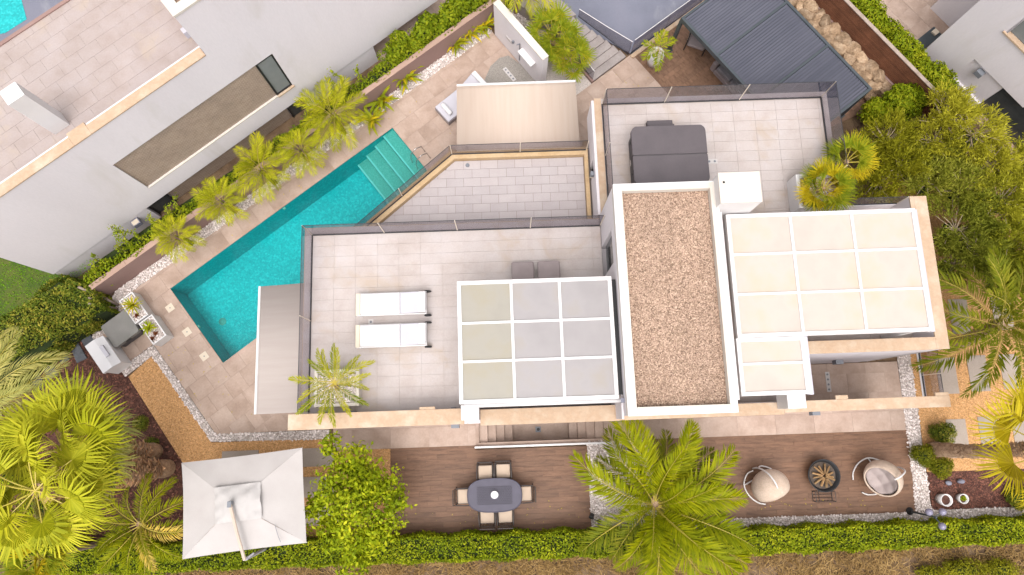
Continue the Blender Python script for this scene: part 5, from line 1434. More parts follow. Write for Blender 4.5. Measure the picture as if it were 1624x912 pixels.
wpart('bracket', MB().tube([(e.x, e.y, 2.6), (e.x + 0.16, e.y + 0.14, 2.35), (e.x + 0.02, e.y + 0.03, 2.1)], 0.03, 6), M['cushion_l'], um)
wpart('base', MB().box(e.x - 0.45, e.y - 0.25, 0.0, e.x + 0.45, e.y + 0.3, 0.09), M['fixture'], um, bevel=0.01)
cord = [h.lerp(e, 0.3)]
wpart('pull_cord', MB().tube([tuple(Vector(P(436, 832, 2.68))), tuple(Vector(P(438, 840, 2.66))), tuple(Vector(P(441, 850, 2.62))), tuple(Vector(P(445, 860, 2.58)))], 0.008, 5), M['fixture'], um)

# ------------------------------------------------------------------ corner by the pool end: cover, planters, cabinet, poles
def cabin(fr, name, label, cat, s0, t0, s1, t1, h, mat):
    r = thing(name, label, cat, (*fr.w((s0 + s1) / 2, (t0 + t1) / 2), 0), fr.ang)
    return r, (s1 - s0) / 2, (t1 - t0) / 2
tb, hx, hy = cabin(SF, 'covered_tub', 'low tub under a wrinkled grey cover by the planters', 'tub', -9.55, 10.78, -8.56, 11.72, 0.55, None)
part('cover', MB().prism(rrect(hx + 0.02, hy + 0.02, 0.08), 0.42, 0.60), M['greycover'], tb, bevel=0.04)
part('shell', MB().prism(rrect(hx - 0.04, hy - 0.04, 0.08), 0.0, 0.43), M['spaside'], tb)
part('handle', MB().box(hx + 0.015, -0.1, 0.46, hx + 0.04, 0.1, 0.5), M['black'], tb)
part('latch', MB().box(-0.1, -hy - 0.04, 0.46, 0.1, -hy - 0.015, 0.52), M['black'], tb)
def trough(label, s0, t0, s1, t1, h):
    r = thing('trough_planter', label, 'planter', (*SF.w((s0 + s1) / 2, (t0 + t1) / 2), 0), SF.ang, 'white trough planters by the pool')
    hx, hy = (s1 - s0) / 2, (t1 - t0) / 2
    w = 0.05
    b = MB().box(-hx, -hy, 0, -hx + w, hy, h).box(hx - w, -hy, 0, hx, hy, h).box(-hx + w, hy - w, 0, hx - w, hy, h).box(-hx + w, -hy, 0, hx - w, -hy + w, h)
    part('wall', b, M['white_paint'], r, bevel=0.01)
    part('soil', MB().box(-hx + w, -hy + w, 0, hx - w, hy - w, h - 0.08), M['pebbed'], r)
    pebbles('gravel', [[(-hx + w, -hy + w), (hx - w, -hy + w), (hx - w, hy - w), (-hx + w, hy - w)]], 420, 0.036, h - 0.07, M['pebble'], '', parent=r)
    return r
trough('white trough planter with a yellow-green spiky palm by the boundary wall', -8.55, 11.06, -7.98, 12.15, 0.58)
trough('white trough planter with a bright green tufted plant by the pool end', -8.44, 10.02, -7.87, 11.0, 0.58)
cb = thing('pump_cabinet', 'white slope-topped cabinet at the end of the pebble band', 'cabinet', (*SF.w(-9.9, 10.72), 0), SF.ang)
part('body', MB().box(-0.30, -0.58, 0, 0.30, 0.58, 0.80), M['white_paint'], cb, bevel=0.012)
part('lid', MB().arrays([(-0.33, -0.61, 0.801), (0.33, -0.61, 0.801), (0.33, 0.61, 0.801), (-0.33, 0.61, 0.801), (-0.33, -0.61, 0.95), (0.05, -0.61, 0.95), (0.05, 0.61, 0.95), (-0.33, 0.61, 0.95)],
     [(3, 2, 1, 0), (4, 5, 6, 7), (0, 1, 5, 4), (1, 2, 6, 5), (2, 3, 7, 6), (3, 0, 4, 7)]), M['cushion'], cb, bevel=0.012)
part('vent', MB().box(0.06, -0.2, 0.88, 0.2, 0.25, 0.99), M['cushion_l'], cb, bevel=0.01)
bx = thing('electric_box', 'small grey box at the hedge end of the white pebbles', 'box', (*P(152, 512, 0)[:2], 0), SF.ang)
part('body', MB().box(-0.17, -0.12, 0, 0.17, 0.12, 0.36), M['fixture'], bx, bevel=0.02)
part('lid', MB().box(-0.19, -0.14, 0.361, 0.19, 0.14, 0.42), M['driveway'], bx, bevel=0.02)
for lab, a, za, b, zb in (('longest of three weathered poles leaning over the hedge', (188, 484), 0.05, (124, 455), 1.2), ('shortest of three weathered poles leaning over the hedge', (168, 478), 0.3, (141, 473), 1.2), ('lowest of three weathered poles leaning over the hedge', (186, 490), 0.05, (141, 482), 1.2)):
    A, B = Vector(P(*a, za)), Vector(P(*b, zb))
    mb = MB(); mb.tube([tuple(A), tuple(A.lerp(B, 0.3) + Vector((0.02, 0, 0.02))), tuple(A.lerp(B, 0.65) + Vector((-0.02, 0.02, 0.0))), tuple(B)], [0.055, 0.05, 0.055, 0.042], 8)
    single('wooden_pole', mb, M['greywood'], lab, 'pole', 'weathered poles by the hedge', smooth=True)

# ------------------------------------------------------------------ under and beside the gazebo
ac = thing('garden_armchair', 'grey rope armchair with two grey cushions under the gazebo', 'armchair', (*P(1103, 72, 0)[:2], 0), math.radians(38.4 - 60))
part('seat', MB().box(-0.34, -0.34, 0.28, 0.34, 0.34, 0.42), M['taupe'], ac, bevel=0.05)
part('frame', MB().tube([(-0.38, -0.36, 0.0), (-0.38, -0.36, 0.6), (-0.38, 0.36, 0.75), (-0.38, 0.36, 0.0)], 0.022, 6).tube([(0.38, -0.36, 0.0), (0.38, -0.36, 0.6), (0.38, 0.36, 0.75), (0.38, 0.36, 0.0)], 0.022, 6).tube([(-0.38, 0.36, 0.75), (0.38, 0.36, 0.75)], 0.022, 6), M['black'], ac)
for k in range(9):
    y = -0.3 + 0.6 * k / 8
    for s in (-0.38, 0.38): part('rope', MB().tube([(s, y, 0.28), (s, y, 0.62 + 0.1 * k / 8)], 0.014, 5), M['cushion'], ac)
for x in (-0.17, 0.17):
    o = part('cushion', MB().lathe([(0.0, -0.09), (0.12, -0.07), (0.2, 0.0), (0.12, 0.07), (0.0, 0.09)], 12), M['greycloth'], ac, True); o.location = (x, 0.22, 0.58); o.rotation_euler = (1.15, 0, 0.1)
so = thing('garden_sofa', 'grey upholstered corner sofa at the edge of the gazebo', 'sofa', (*P(1158, 120, 0)[:2], 0), math.radians(38.4))
part('base', MB().box(-0.5, -1.0, 0.05, 0.5, 0.5, 0.28), M['taupe'], so, bevel=0.03)
for y in (-0.98, -0.24): part('seat_cushion', MB().box(-0.42, y, 0.281, 0.34, y + 0.72, 0.44), M['greycloth'], so, bevel=0.04)
part('armrest', MB().box(-0.5, 0.5, 0.05, 0.5, 0.72, 0.58), M['taupe'], so, bevel=0.05)
part('back', MB().box(0.35, -1.0, 0.281, 0.58, 0.499, 0.72), M['taupe'], so, bevel=0.05)
o = part('cushion', MB().lathe([(0.0, -0.09), (0.13, -0.07), (0.22, 0.0), (0.13, 0.07), (0.0, 0.09)], 12), M['black'], so, True); o.location = (0.18, -0.35, 0.6); o.rotation_euler = (0.3, 1.1, 0)
o = part('cushion', MB().lathe([(0.0, -0.09), (0.13, -0.07), (0.22, 0.0), (0.13, 0.07), (0.0, 0.09)], 12), M['greycloth'], so, True); o.location = (0.2, 0.25, 0.6); o.rotation_euler = (0.2, 1.0, 0)
pp = thing('tall_pot', 'tall round white pot with a young palm beside the gazebo post', 'pot', (*P(1036, 100, 0)[:2], 0))
part('pot', MB().lathe([(0.0, 0.0), (0.24, 0.0), (0.30, 0.35), (0.30, 0.72), (0.255, 0.74), (0.25, 0.66), (0.0, 0.66)], 30), M['white_paint'], pp, True)
pebbles('gravel', [[(0.23 * math.cos(t), 0.23 * math.sin(t)) for t in np.linspace(0, 6.28, 14)[:-1]]], 500, 0.032, 0.67, M['pebble'], '', parent=pp)

# ------------------------------------------------------------------ planting: leaf and frond builders
def frond_arrays(L, n, lw, ll, arch=0.6, fold=0.5, sweep=0.9, droop=0.35, bare=0.12, seed=0, jit=0.12):
    """feather frond along +X from the origin: returns leaflets (V,F) and the rachis points"""
    g = np.random.default_rng(seed)
    ts = np.linspace(0, 1, 14)
    def curve(t):
        return np.stack([L * (t - 0.10 * arch * t ** 3), 0.03 * L * np.sin(3 * t + seed), L * (0.25 * arch * t - 0.55 * arch * t ** 2.4)], -1)
    rach = curve(ts)
    V, F = [], []
    for side in (-1, 1):
        t = np.clip(np.linspace(bare, 0.995, n) + g.normal(0, 0.004, n), 0.02, 1)
        b = curve(t); b2 = curve(np.minimum(t + 0.02, 1.02)); tan = b2 - b; tan /= np.linalg.norm(tan, axis=1, keepdims=True)
        sidev = np.stack([-tan[:, 1], tan[:, 0], np.zeros(n)], -1); sidev /= np.linalg.norm(sidev, axis=1, keepdims=True)
        upv = np.cross(tan, sidev)
        sw = (sweep * (0.35 + 0.75 * t) + g.normal(0, jit, n))[:, None]
        fd = (fold + g.normal(0, jit, n))[:, None]
        d = tan * np.sin(sw) + (sidev * side * np.cos(fd) + upv * np.sin(fd)) * np.cos(sw)
        env = (np.sin(np.pi * np.clip(0.12 + 0.83 * (t - bare) / (1 - bare), 0, 1)) ** 0.6)[:, None] * g.uniform(0.85, 1.1, (n, 1))
        l = ll * env
        mid = b + d * l * 0.5 + np.array([0, 0, -1]) * l * droop * 0.12
        tip = b + d * l + np.array([0, 0, -1]) * l * droop * 0.55
        w = np.cross(d, upv); w /= np.linalg.norm(w, axis=1, keepdims=True) + 1e-9
        w = w * lw * env ** 0.5
        o = len(V) * 5 if False else 0
        q = np.stack([b, mid + w, tip, mid - w], 1).reshape(-1, 3)
        k = sum(len(v) for v in V)
        V.append(q); F.append(np.arange(4 * n).reshape(n, 4) + k)
    return np.concatenate(V), np.concatenate(F), rach

def frond_mesh(name, mat, rib_r, **kw):
    V, F, r = frond_arrays(**kw)
    mb = MB()
    mb.tube([tuple(p) for p in r], list(np.linspace(rib_r, rib_r * 0.25, len(r))), 4, False)
    nf = len(mb.f)
    mb.arrays(V, F)
    me = mb.mesh(name, M['rib'])
    me.materials.append(mat)
    mi = np.ones(len(me.polygons), dtype=np.int32); mi[:nf] = 0
    me.polygons.foreach_set('material_index', mi)
    return me

def fan_mesh(name, mat, Lp, R, seg=30, spread=300, droop=0.35, seed=0, rib_r=0.016, split=0.5, cup=0.15):
    g = np.random.default_rng(seed)
    mb = MB()
    pts = [(Lp * t, 0.02 * Lp * math.sin(3 * t), -0.10 * Lp * t * t) for t in np.linspace(0, 1, 6)]
    mb.tube(pts, list(np.linspace(rib_r * 1.3, rib_r, 6)), 4, False)
    nf = len(mb.f)
    c = np.array(pts[-1])
    da = math.radians(spread) / seg
    V, F = [], []
    for k in range(seg):
        a = -math.radians(spread) / 2 + da * (k + 0.5)
        rl = R * (0.72 + 0.28 * math.cos(a / 2)) * g.uniform(0.9, 1.08)
        def pt(r, an, z): return c + np.array([r * math.cos(an), r * math.sin(an), z])
        zi = cup * rl * split * (abs(a) / 2.6) ** 1.2
        fold = 0.035 * R
        m0 = pt(rl * split, a - da / 2, zi); m1 = pt(rl * split, a + da / 2, zi); mm = pt(rl * split, a, zi + fold)
        an2 = a + g.normal(0, 0.05)
        q0 = pt(rl * 0.8, an2 - da * 0.22, zi - droop * R * 0.12); q1 = pt(rl * 0.8, an2 + da * 0.22, zi - droop * R * 0.12)
        tp = pt(rl, an2 + g.normal(0, 0.05), zi - droop * R * (0.35 + g.uniform(-0.1, 0.2)))
        o = len(V)
        V += [c, m0, mm, m1, q0, q1, tp]
        F += [(o, o + 1, o + 2, o + 2), (o, o + 2, o + 3, o + 3)]
        F += [(o + 1, o + 4, o + 5, o + 3), (o + 4, o + 6, o + 5, o + 5)]
    F = [tuple(dict.fromkeys(f)) for f in F]
    mb.arrays(V, F)
    me = mb.mesh(name, M['rib']); me.materials.append(mat)
    mi = np.ones(len(me.polygons), dtype=np.int32); mi[:nf] = 0
    me.polygons.foreach_set('material_index', mi)
    return me

def put_frond(me, root, base, az, el, roll=0.0, sc=1.0, name='frond'):
    o = link(name, me, root)
    o.matrix_local = Matrix.Translation(Vector(base)) @ Matrix.Rotation(az, 4, 'Z') @ Matrix.Rotation(-el, 4, 'Y') @ Matrix.Rotation(roll, 4, 'X') @ Matrix.Scale(sc, 4)
    return o

def crown(root, meshes, n, top, el0, el1, sc=(0.85, 1.1), az0=0.0, azs=None, name='frond', rad=0.05):
    for k in range(n):
        az = az0 + k * 2.39996 if azs is None else azs[k]
        f = k / max(n - 1, 1)
        el = el0 + (el1 - el0) * f + random.uniform(-0.12, 0.12)
        b = (top[0] + rad * math.cos(az), top[1] + rad * math.sin(az), top[2] - 0.12 * f)
        put_frond(random.choice(meshes), root, b, az + random.uniform(-0.12, 0.12), el, random.uniform(-0.35, 0.35), random.uniform(*sc), name)

def trunk(root, pts, r0, r1, mat=None, n=12, rings=18, rough=0.10):
    P_ = [Vector(p) for p in pts]
    out, rr = [], []
    for i in range(rings + 1):
        f = i / rings * (len(P_) - 1); k = min(int(f), len(P_) - 2); t = f - k
        out.append(tuple(P_[k].lerp(P_[k + 1], t))); r = r0 + (r1 - r0) * i / rings
        rr.append(r * (1 + rough * (1 if i % 2 else -1) * 0.5))
    return part('trunk', MB().tube(out, rr, n), mat or M['trunk'], root)

def boots(root, pts, r, n, sz=0.12):
    """old leaf bases standing off the trunk"""
    V, F = [], []
    P_ = [Vector(p) for p in pts]
    for k in range(n):
        f = k / n * (len(P_) - 1); i = min(int(f), len(P_) - 2)
        c = P_[i].lerp(P_[i + 1], f - i); d = (P_[i + 1] - P_[i]).normalized()
        a = k * 2.399
        x = d.cross(Vector((0, 1, 0.01))).normalized(); y = d.cross(x)
        o = x * math.cos(a) + y * math.sin(a); s = d.cross(o)
        w = sz * 0.45
        b = c + o * r * 0.9
        tip = c + o * (r + sz * random.uniform(0.7, 1.2)) + d * sz * random.uniform(0.9, 1.5)
        q = len(V)
        V += [tuple(b - s * w), tuple(b + s * w), tuple(b + d * w * 0.8 + o * w * 0.5), tuple(tip)]
        F += [(q, q + 1, q + 3), (q + 1, q + 2, q + 3), (q + 2, q, q + 3)]
    o = part('leaf_bases', MB().arrays(V, F), M['boot'], root); o['kind'] = 'stuff'

def leaves(n, pos, nrm, size, asp=0.45, rand=0.6, g=rng, curl=0.15):
    """leaf-sized diamonds at pos, facing roughly nrm"""
    nn = nrm + g.normal(0, rand, (n, 3)); nn /= np.linalg.norm(nn, axis=1, keepdims=True) + 1e-9
    a = np.cross(nn, g.normal(0, 1, (n, 3))); a /= np.linalg.norm(a, axis=1, keepdims=True) + 1e-9
    b = np.cross(nn, a)
    s = size * g.uniform(0.65, 1.35, (n, 1))
    V = np.stack([pos - a * s * 0.5, pos + b * s * asp * 0.5 + nn * s * curl * 0.3, pos + a * s * 0.5 - nn * s * curl, pos - b * s * asp * 0.5 + nn * s * curl * 0.3], 1).reshape(-1, 3)
    return V, np.arange(4 * n).reshape(n, 4)

def blob_points(blobs, n, shell=0.55, up=0.25):
    """points through ellipsoids (cx,cy,cz,rx,ry,rz), denser near the outside"""
    vol = np.array([b[3] * b[4] + b[4] * b[5] + b[3] * b[5] for b in blobs]); vol = vol / vol.sum()
    PP, NN = [], []
    for b, f in zip(blobs, vol):
        m = int(n * f)
        d = rng.normal(0, 1, (m, 3)); d[:, 2] = np.abs(d[:, 2]) * np.where(rng.random(m) < 0.8, 1, -1); d /= np.linalg.norm(d, axis=1, keepdims=True)
        r = shell + (1 - shell) * rng.random(m) ** 0.6
        lump = 1 + 0.16 * np.sin(5 * d[:, 0] + 3 * d[:, 1] + b[0] * 7) * np.sin(4 * d[:, 1] + 5 * d[:, 2] + b[1] * 5)
        PP.append(np.array(b[:3]) + d * np.array(b[3:]) * (r * lump)[:, None]); NN.append(d + np.array([0, 0, up]))
    return np.concatenate(PP), np.concatenate(NN)

def bush(name, label, cat, blobs, n, size, mat, asp=0.45, group=None, stem=True, base=None, core=True, crown_name='crown', rand=0.6, shell=0.55, clump=0):
    bx = base or (blobs[0][0], blobs[0][1], 0.0)
    r = thing(name, label, cat, bx, 0, group)
    if clump:
        Pc, Nc = blob_points(blobs, n // clump, shell)
        Pp = np.repeat(Pc, clump, 0) + rng.normal(0, size * 0.75, (len(Pc) * clump, 3)); Nn = np.repeat(Nc, clump, 0)
    else: Pp, Nn = blob_points(blobs, n, shell)
    V, F = leaves(len(Pp), Pp, Nn, size, asp, rand)
    o = link(crown_name, np_mesh(crown_name, V, F, mat), r); o.location = -Vector(bx)
    if core:
        for b in blobs: wpart('shade_core', MB().arrays(ICO[0] * np.array(b[3:]) * 0.62 + np.array(b[:3]), ICO[1]), M['core'], r)  # solid dark core blocks see-through, shade inside the crown painted by colour
    if stem:
        mb = MB()
        for b in blobs[:5]:
            e = Vector(b[:3]); s = Vector(bx)
            mb.tube([tuple(s), tuple(s.lerp(e, 0.5) + Vector((0.05, 0.03, 0.05))), tuple(e)], [0.06, 0.045, 0.02], 6)
        wpart('trunk', mb, M['bark'], r)
    return r

def hedge(name, label, poly, z0, z1, n, size, mat, asp=0.5, cat='hedge', bump=0.08, group=None):
    """clipped hedge over a convex world polygon"""
    L = [tuple(p) for p in poly]
    if parea(L) < 0: L.reverse()
    cx = sum(p[0] for p in L) / len(L); cy = sum(p[1] for p in L) / len(L)
    r = thing(name, label, cat, (cx, cy, z0), 0, group)
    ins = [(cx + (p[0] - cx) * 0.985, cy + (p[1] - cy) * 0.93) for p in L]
    wpart('shade_core', MB().prism(ins, z0, z1 - 0.14), M['core'], r)  # dark block under the leaves, painted shade for the hedge gaps
    A = abs(parea(L)); per = [math.hypot(L[(i + 1) % len(L)][0] - L[i][0], L[(i + 1) % len(L)][1] - L[i][1]) for i in range(len(L))]
    side = sum(per) * (z1 - z0)
    nt = int(n * A / (A + side)); PP, NN = [], []
    lo = np.min(L, 0); hi = np.max(L, 0)
    p = rng.uniform(lo, hi, (int(nt * (hi - lo).prod() / A * 1.05) + 10, 2)); ok = np.ones(len(p), bool)
    for i in range(len(L)):
        a, b = L[i], L[(i + 1) % len(L)]
        ok &= ((b[0] - a[0]) * (p[:, 1] - a[1]) - (b[1] - a[1]) * (p[:, 0] - a[0])) / per[i] > -0.04
    p = p[ok]
    hgt = z1 + bump * (np.sin(p[:, 0] * 4.1 + 1.3 * np.sin(p[:, 1] * 6)) * np.sin(p[:, 1] * 5.3 + p[:, 0] * 1.7) + rng.normal(0, 0.35, len(p))) - 0.11 * rng.random(len(p)) ** 2
    PP.append(np.column_stack([p, hgt])); NN.append(np.tile([0, 0, 1.0], (len(p), 1)))
    for i in range(len(L)):
        a, b = np.array(L[i]), np.array(L[(i + 1) % len(L)])
        m = int(n * per[i] * (z1 - z0) / (A + side))
        t = rng.random(m); nv = np.array([b[1] - a[1], a[0] - b[0]]) / per[i]
        q = a + (b - a) * t[:, None] + nv * (0.02 + bump * 0.7 * np.sin(t * per[i] * 4 + i) + rng.normal(0, 0.03, m))[:, None]
        PP.append(np.column_stack([q, rng.uniform(z0, z1, m)])); NN.append(np.tile([nv[0], nv[1], 0.3], (m, 1)))
    Pp = np.concatenate(PP); Nn = np.concatenate(NN)
    V, F = leaves(len(Pp), Pp, Nn, size, asp, 0.7)
    o = link('foliage', np_mesh('foliage', V, F, mat), r); o.location = (-cx, -cy, -z0)
    return r

# ------------------------------------------------------------------ areca palms along the boundary wall
areca = [frond_mesh('frond', M['areca'], 0.012, L=1.2, n=40, lw=0.012, ll=0.38, arch=0.95, fold=0.45, sweep=0.9, droop=0.6, bare=0.22, seed=s) for s in range(4)]
dry_s = frond_mesh('frond', M['dry'], 0.012, L=1.15, n=30, lw=0.011, ll=0.32, arch=1.0, fold=0.5, sweep=0.9, droop=0.8, bare=0.25, seed=91)
for (px, py), lab, sc in zip(((527, 180), (477, 238), (413, 266), (352, 320), (280, 376)),
        ('largest feathery palm along the boundary wall, farthest from the trough planters', 'second feathery palm along the boundary wall, next to the largest one', 'middle one of five feathery palms along the boundary wall', 'fourth feathery palm along the boundary wall, facing mid pool', 'feathery palm along the boundary wall nearest the trough planters'), (1.2, 0.84, 1.06, 0.92, 0.8)):
    x, y, _ = P(px, py, 1.35)
    s, t = SF.l(x, y)
    bx, by = SF.w(s, 12.58)
    r = thing('areca_palm', lab, 'palm', (bx, by, 0), 0, 'feathery palms along the boundary wall')
    off = (x - bx, y - by)
    for k in range(5):
        a = k * 1.256; q = (off[0] * 0.7 + 0.10 * math.cos(a), off[1] * 0.7 + 0.10 * math.sin(a))
        part('stem', MB().tube([(0.06 * math.cos(a), 0.06 * math.sin(a), 0), (q[0], q[1], 0.9), (off[0] + 0.12 * math.cos(a), off[1] + 0.12 * math.sin(a), 1.3)], [0.035, 0.028, 0.02], 6), M['strap'], r)
    crown(r, areca, 22, (off[0], off[1], 1.32), 1.2, -0.2, (0.6 * sc, 0.98 * sc), random.uniform(0, 6), rad=0.10)
    for k in range(random.randint(2, 4)): put_frond(dry_s, r, (off[0], off[1], 1.15), random.uniform(0, 6.28), random.uniform(-0.75, -0.3), random.uniform(-0.5, 0.5), random.uniform(0.6, 0.85) * sc)

# ------------------------------------------------------------------ big palms
date = [frond_mesh('frond', M['date'], 0.022, L=3.1, n=58, lw=0.034, ll=0.74, arch=0.75, fold=0.45, sweep=0.85, droop=0.35, bare=0.10, seed=10 + s) for s in range(4)]
dated = [frond_mesh('frond', M['date_d'], 0.02, L=2.6, n=48, lw=0.027, ll=0.56, arch=0.8, fold=0.5, sweep=0.85, droop=0.4, bare=0.10, seed=20 + s) for s in range(4)]
datey = [frond_mesh('frond', M['date'], 0.02, L=1.9, n=50, lw=0.016, ll=0.42, arch=0.9, fold=0.55, sweep=0.9, droop=0.3, bare=0.12, seed=30 + s) for s in range(3)]
dryf = [frond_mesh('frond', M['dry'], 0.02, L=1.9, n=46, lw=0.015, ll=0.38, arch=1.0, fold=0.5, sweep=0.9, droop=0.5, bare=0.12, seed=40 + s) for s in range(2)]
silv = [frond_mesh('frond', M['silver'], 0.02, L=2.6, n=64, lw=0.014, ll=0.5, arch=1.1, fold=0.4, sweep=1.0, droop=0.7, bare=0.10, seed=50 + s) for s in range(3)]
fan = [fan_mesh('fan_leaf', M['areca'] if s == 3 else M['fan'], 1.0, 0.98, 44, 250 + 15 * s, 0.75, s, split=0.45, cup=0.3) for s in range(4)]
fano = [fan_mesh('fan_leaf', M['silver'] if s else M['date_d'], 0.95, 0.9, 40, 230, 0.9, 60 + s, split=0.4, cup=0.3) for s in range(3)]
fany = [fan_mesh('fan_leaf', M['fan_y'], 1.15, 0.95, 40, 210, 0.5, 9 + s, split=0.45, cup=0.3) for s in range(2)]
fans = [fan_mesh('fan_leaf', M['strap'], 0.45, 0.45, 22, 230, 0.25, 20 + s, rib_r=0.01, split=0.42) for s in range(3)]
fanp = [fan_mesh('fan_leaf', M['strap'] if s else M['fan_y'], 0.4, 0.5, 28, 200, 0.35, 30 + s, rib_r=0.01, split=0.4) for s in range(3)]

def palm(name, label, base_px, crown_px, zc, group=None):
    b = P(*base_px, 0.0); c = P(*crown_px, zc)
    r = thing(name, label, 'palm', (b[0], b[1], 0), 0, group)
    return r, (c[0] - b[0], c[1] - b[1], zc)

# centre foreground date palm
r, top = palm('date_palm', 'big bright date palm in front of the villa between the two patios', (1008, 770), (1040, 800), 2.6)
trunk(r, [(0, 0, 0), (top[0] * 0.5, top[1] * 0.5, 1.2), (top[0], top[1], 2.55)], 0.24, 0.2)
for az, el, sc in ((2.72, 0.38, 0.98), (1.75, 0.30, 0.86), (1.05, 0.25, 0.9), (0.55, 0.30, 0.98), (0.12, 0.3, 0.8), (-0.30, 0.42, 1.02), (-0.62, 0.28, 1.05), (-1.05, 0.35, 0.9), (-1.62, 0.45, 0.85), (-2.1, 0.3, 0.72), (-2.75, 0.1, 0.4), (2.2, 0.55, 0.75),
                   (1.35, 0.8, 0.7), (0.3, 0.85, 0.7), (-0.9, 0.9, 0.62), (-1.9, 0.95, 0.6), (2.95, 0.9, 0.45), (0.8, 1.15, 0.6), (-0.2, -0.05, 0.95), (0.85, -0.05, 0.9), (1.5, 0.0, 0.8), (-1.3, 0.0, 0.85), (-0.8, 0.05, 1.0), (2.5, -0.1, 0.9), (-2.3, -0.1, 0.9), (0.35, -0.15, 1.0), (1.9, -0.15, 0.95)):
    put_frond(random.choice(date) if el > 0.08 else random.choice(dated), r, (top[0] + 0.1 * math.cos(az), top[1] + 0.1 * math.sin(az), top[2]), az, el, random.uniform(-0.5, 0.5), sc)

for k in range(9):
    az = k * 2.399 + 0.4
    put_frond(random.choice(dated), r, (top[0] + 0.1 * math.cos(az), top[1] + 0.1 * math.sin(az), top[2] - 0.15), az, random.uniform(-0.45, 0.02), random.uniform(-0.5, 0.5), random.uniform(0.85, 1.15))
for k in range(5):
    az = k * 0.9 - 1.7
    put_frond(random.choice(date), r, (top[0] + 0.08 * math.cos(az), top[1] + 0.08 * math.sin(az), top[2] + 0.03), az, random.uniform(0.2, 0.6), random.uniform(-0.5, 0.5), random.uniform(0.7, 1.02))
# right-hand date palm and the tall fan palm whose trunk leans in
r, top = palm('date_palm', 'darker date palm at the right edge above the stepping slabs', (1520, 545), (1590, 512), 3.0)
trunk(r, [(0, 0, 0), (top[0] * 0.6, top[1] * 0.6, 1.7), top], 0.22, 0.18)
crown(r, dated, 26, top, 1.1, -0.25, (0.8, 1.12), 0.4, rad=0.1)
r, top = palm('fan_palm', 'tall fan palm with shaggy trunk leaning out at the right edge', (1478, 712), (1680, 712), 6.0)
trunk(r, [(0, 0, 0), (top[0] * 0.3, 0.0, 2.0), (top[0] * 0.7, top[1] * 0.6, 4.2), top], 0.26, 0.17)
boots(r, [(top[0] * 0.28, 0, 1.9), (top[0] * 0.7, top[1] * 0.6, 4.2), top], 0.17, 420, 0.10)
for az, el, sc in ((2.75, 0.0, 1.1), (3.45, -0.05, 1.05), (2.2, 0.1, 1.1), (1.6, 0.2, 1.0), (-2.2, 0.15, 1.0), (-1.5, 0.2, 1.0), (0.5, 0.3, 1.0), (-0.6, 0.3, 1.0), (3.1, 0.8, 0.8), (1.0, 0.7, 0.9)):
    put_frond(random.choice(fany), r, top, az, el + random.uniform(-0.3, 0.15), random.uniform(-0.9, 0.9), sc, 'fan_leaf')

# left-hand group
LG = 'palms at the lower left'
r, top = palm('fan_palm', 'tall fan palm with broad pale leaves at the lower left', (246, 716), (100, 712), 5.2, LG)
trunk(r, [(0, 0, 0), (top[0] * 0.5, top[1] * 0.5, 2.6), top], 0.3, 0.2)
boots(r, [(0, 0, 0.7), (top[0] * 0.5, top[1] * 0.5, 2.6), (top[0] * 0.92, top[1] * 0.92, top[2] * 0.92)], 0.22, 400, 0.2)
for az, el, sc in ((0.75, 0.15, 1.05), (1.35, 0.2, 1.15), (2.0, 0.15, 1.1), (2.6, 0.1, 1.15), (3.2, 0.15, 1.1), (0.25, 0.35, 0.95), (-0.5, 0.1, 1.0), (-1.2, 0.05, 1.1), (-2.2, 0.1, 1.1), (-2.9, 0.35, 0.95), (1.0, 0.75, 0.85), (2.4, 0.8, 0.85), (-1.7, 0.8, 0.8), (0.1, 1.1, 0.7)):
    put_frond(random.choice(fan), r, top, az, el + random.uniform(-0.3, 0.15), random.uniform(-0.9, 0.9), sc, 'fan_leaf')
for k in range(6): put_frond(random.choice(fan), r, (top[0], top[1], top[2] + 0.05), k * 1.05 + 0.3, random.uniform(-0.15, 0.5), random.uniform(-0.9, 0.9), random.uniform(0.8, 1.15), 'fan_leaf')
for k in range(8): put_frond(random.choice(fano), r, (top[0], top[1], top[2] - 0.35), k * 2.399, random.uniform(-1.0, -0.45), random.uniform(-0.7, 0.7), random.uniform(0.95, 1.25), 'fan_leaf')
r, top = palm('fan_palm', 'second tall fan palm at the lower left, trunk base nearest the umbrella', (266, 742), (58, 778), 6.0, LG)
trunk(r, [(0, 0, 0), (top[0] * 0.5, top[1] * 0.5, 3.0), top], 0.32, 0.2)
boots(r, [(0, 0, 0.7), (top[0] * 0.5, top[1] * 0.5, 3.0), (top[0] * 0.92, top[1] * 0.92, top[2] * 0.92)], 0.23, 460, 0.2)
for az, el, sc in ((0.05, -0.05, 1.05), (-0.55, -0.05, 1.1), (-1.2, 0.0, 1.1), (-1.9, 0.1, 1.05), (0.7, 0.1, 0.9), (2.8, 0.1, 1.1), (3.5, 0.1, 1.1), (1.5, 0.4, 0.9), (-2.6, 0.5, 0.9), (0.3, 0.9, 0.7)):
    put_frond(random.choice(fan), r, top, az, el + random.uniform(-0.3, 0.15), random.uniform(-0.9, 0.9), sc, 'fan_leaf')
for k in range(6): put_frond(random.choice(fan), r, (top[0], top[1], top[2] + 0.05), k * 1.05 + 0.8, random.uniform(-0.15, 0.5), random.uniform(-0.9, 0.9), random.uniform(0.8, 1.15), 'fan_leaf')
for k in range(8): put_frond(random.choice(fano), r, (top[0], top[1], top[2] - 0.35), k * 2.399 + 1, random.uniform(-1.0, -0.45), random.uniform(-0.7, 0.7), random.uniform(0.95, 1.2), 'fan_leaf')
r, top = palm('fan_palm', 'small round yellow fan palm in the bottom left corner', (176, 858), (62, 884), 3.6, LG)
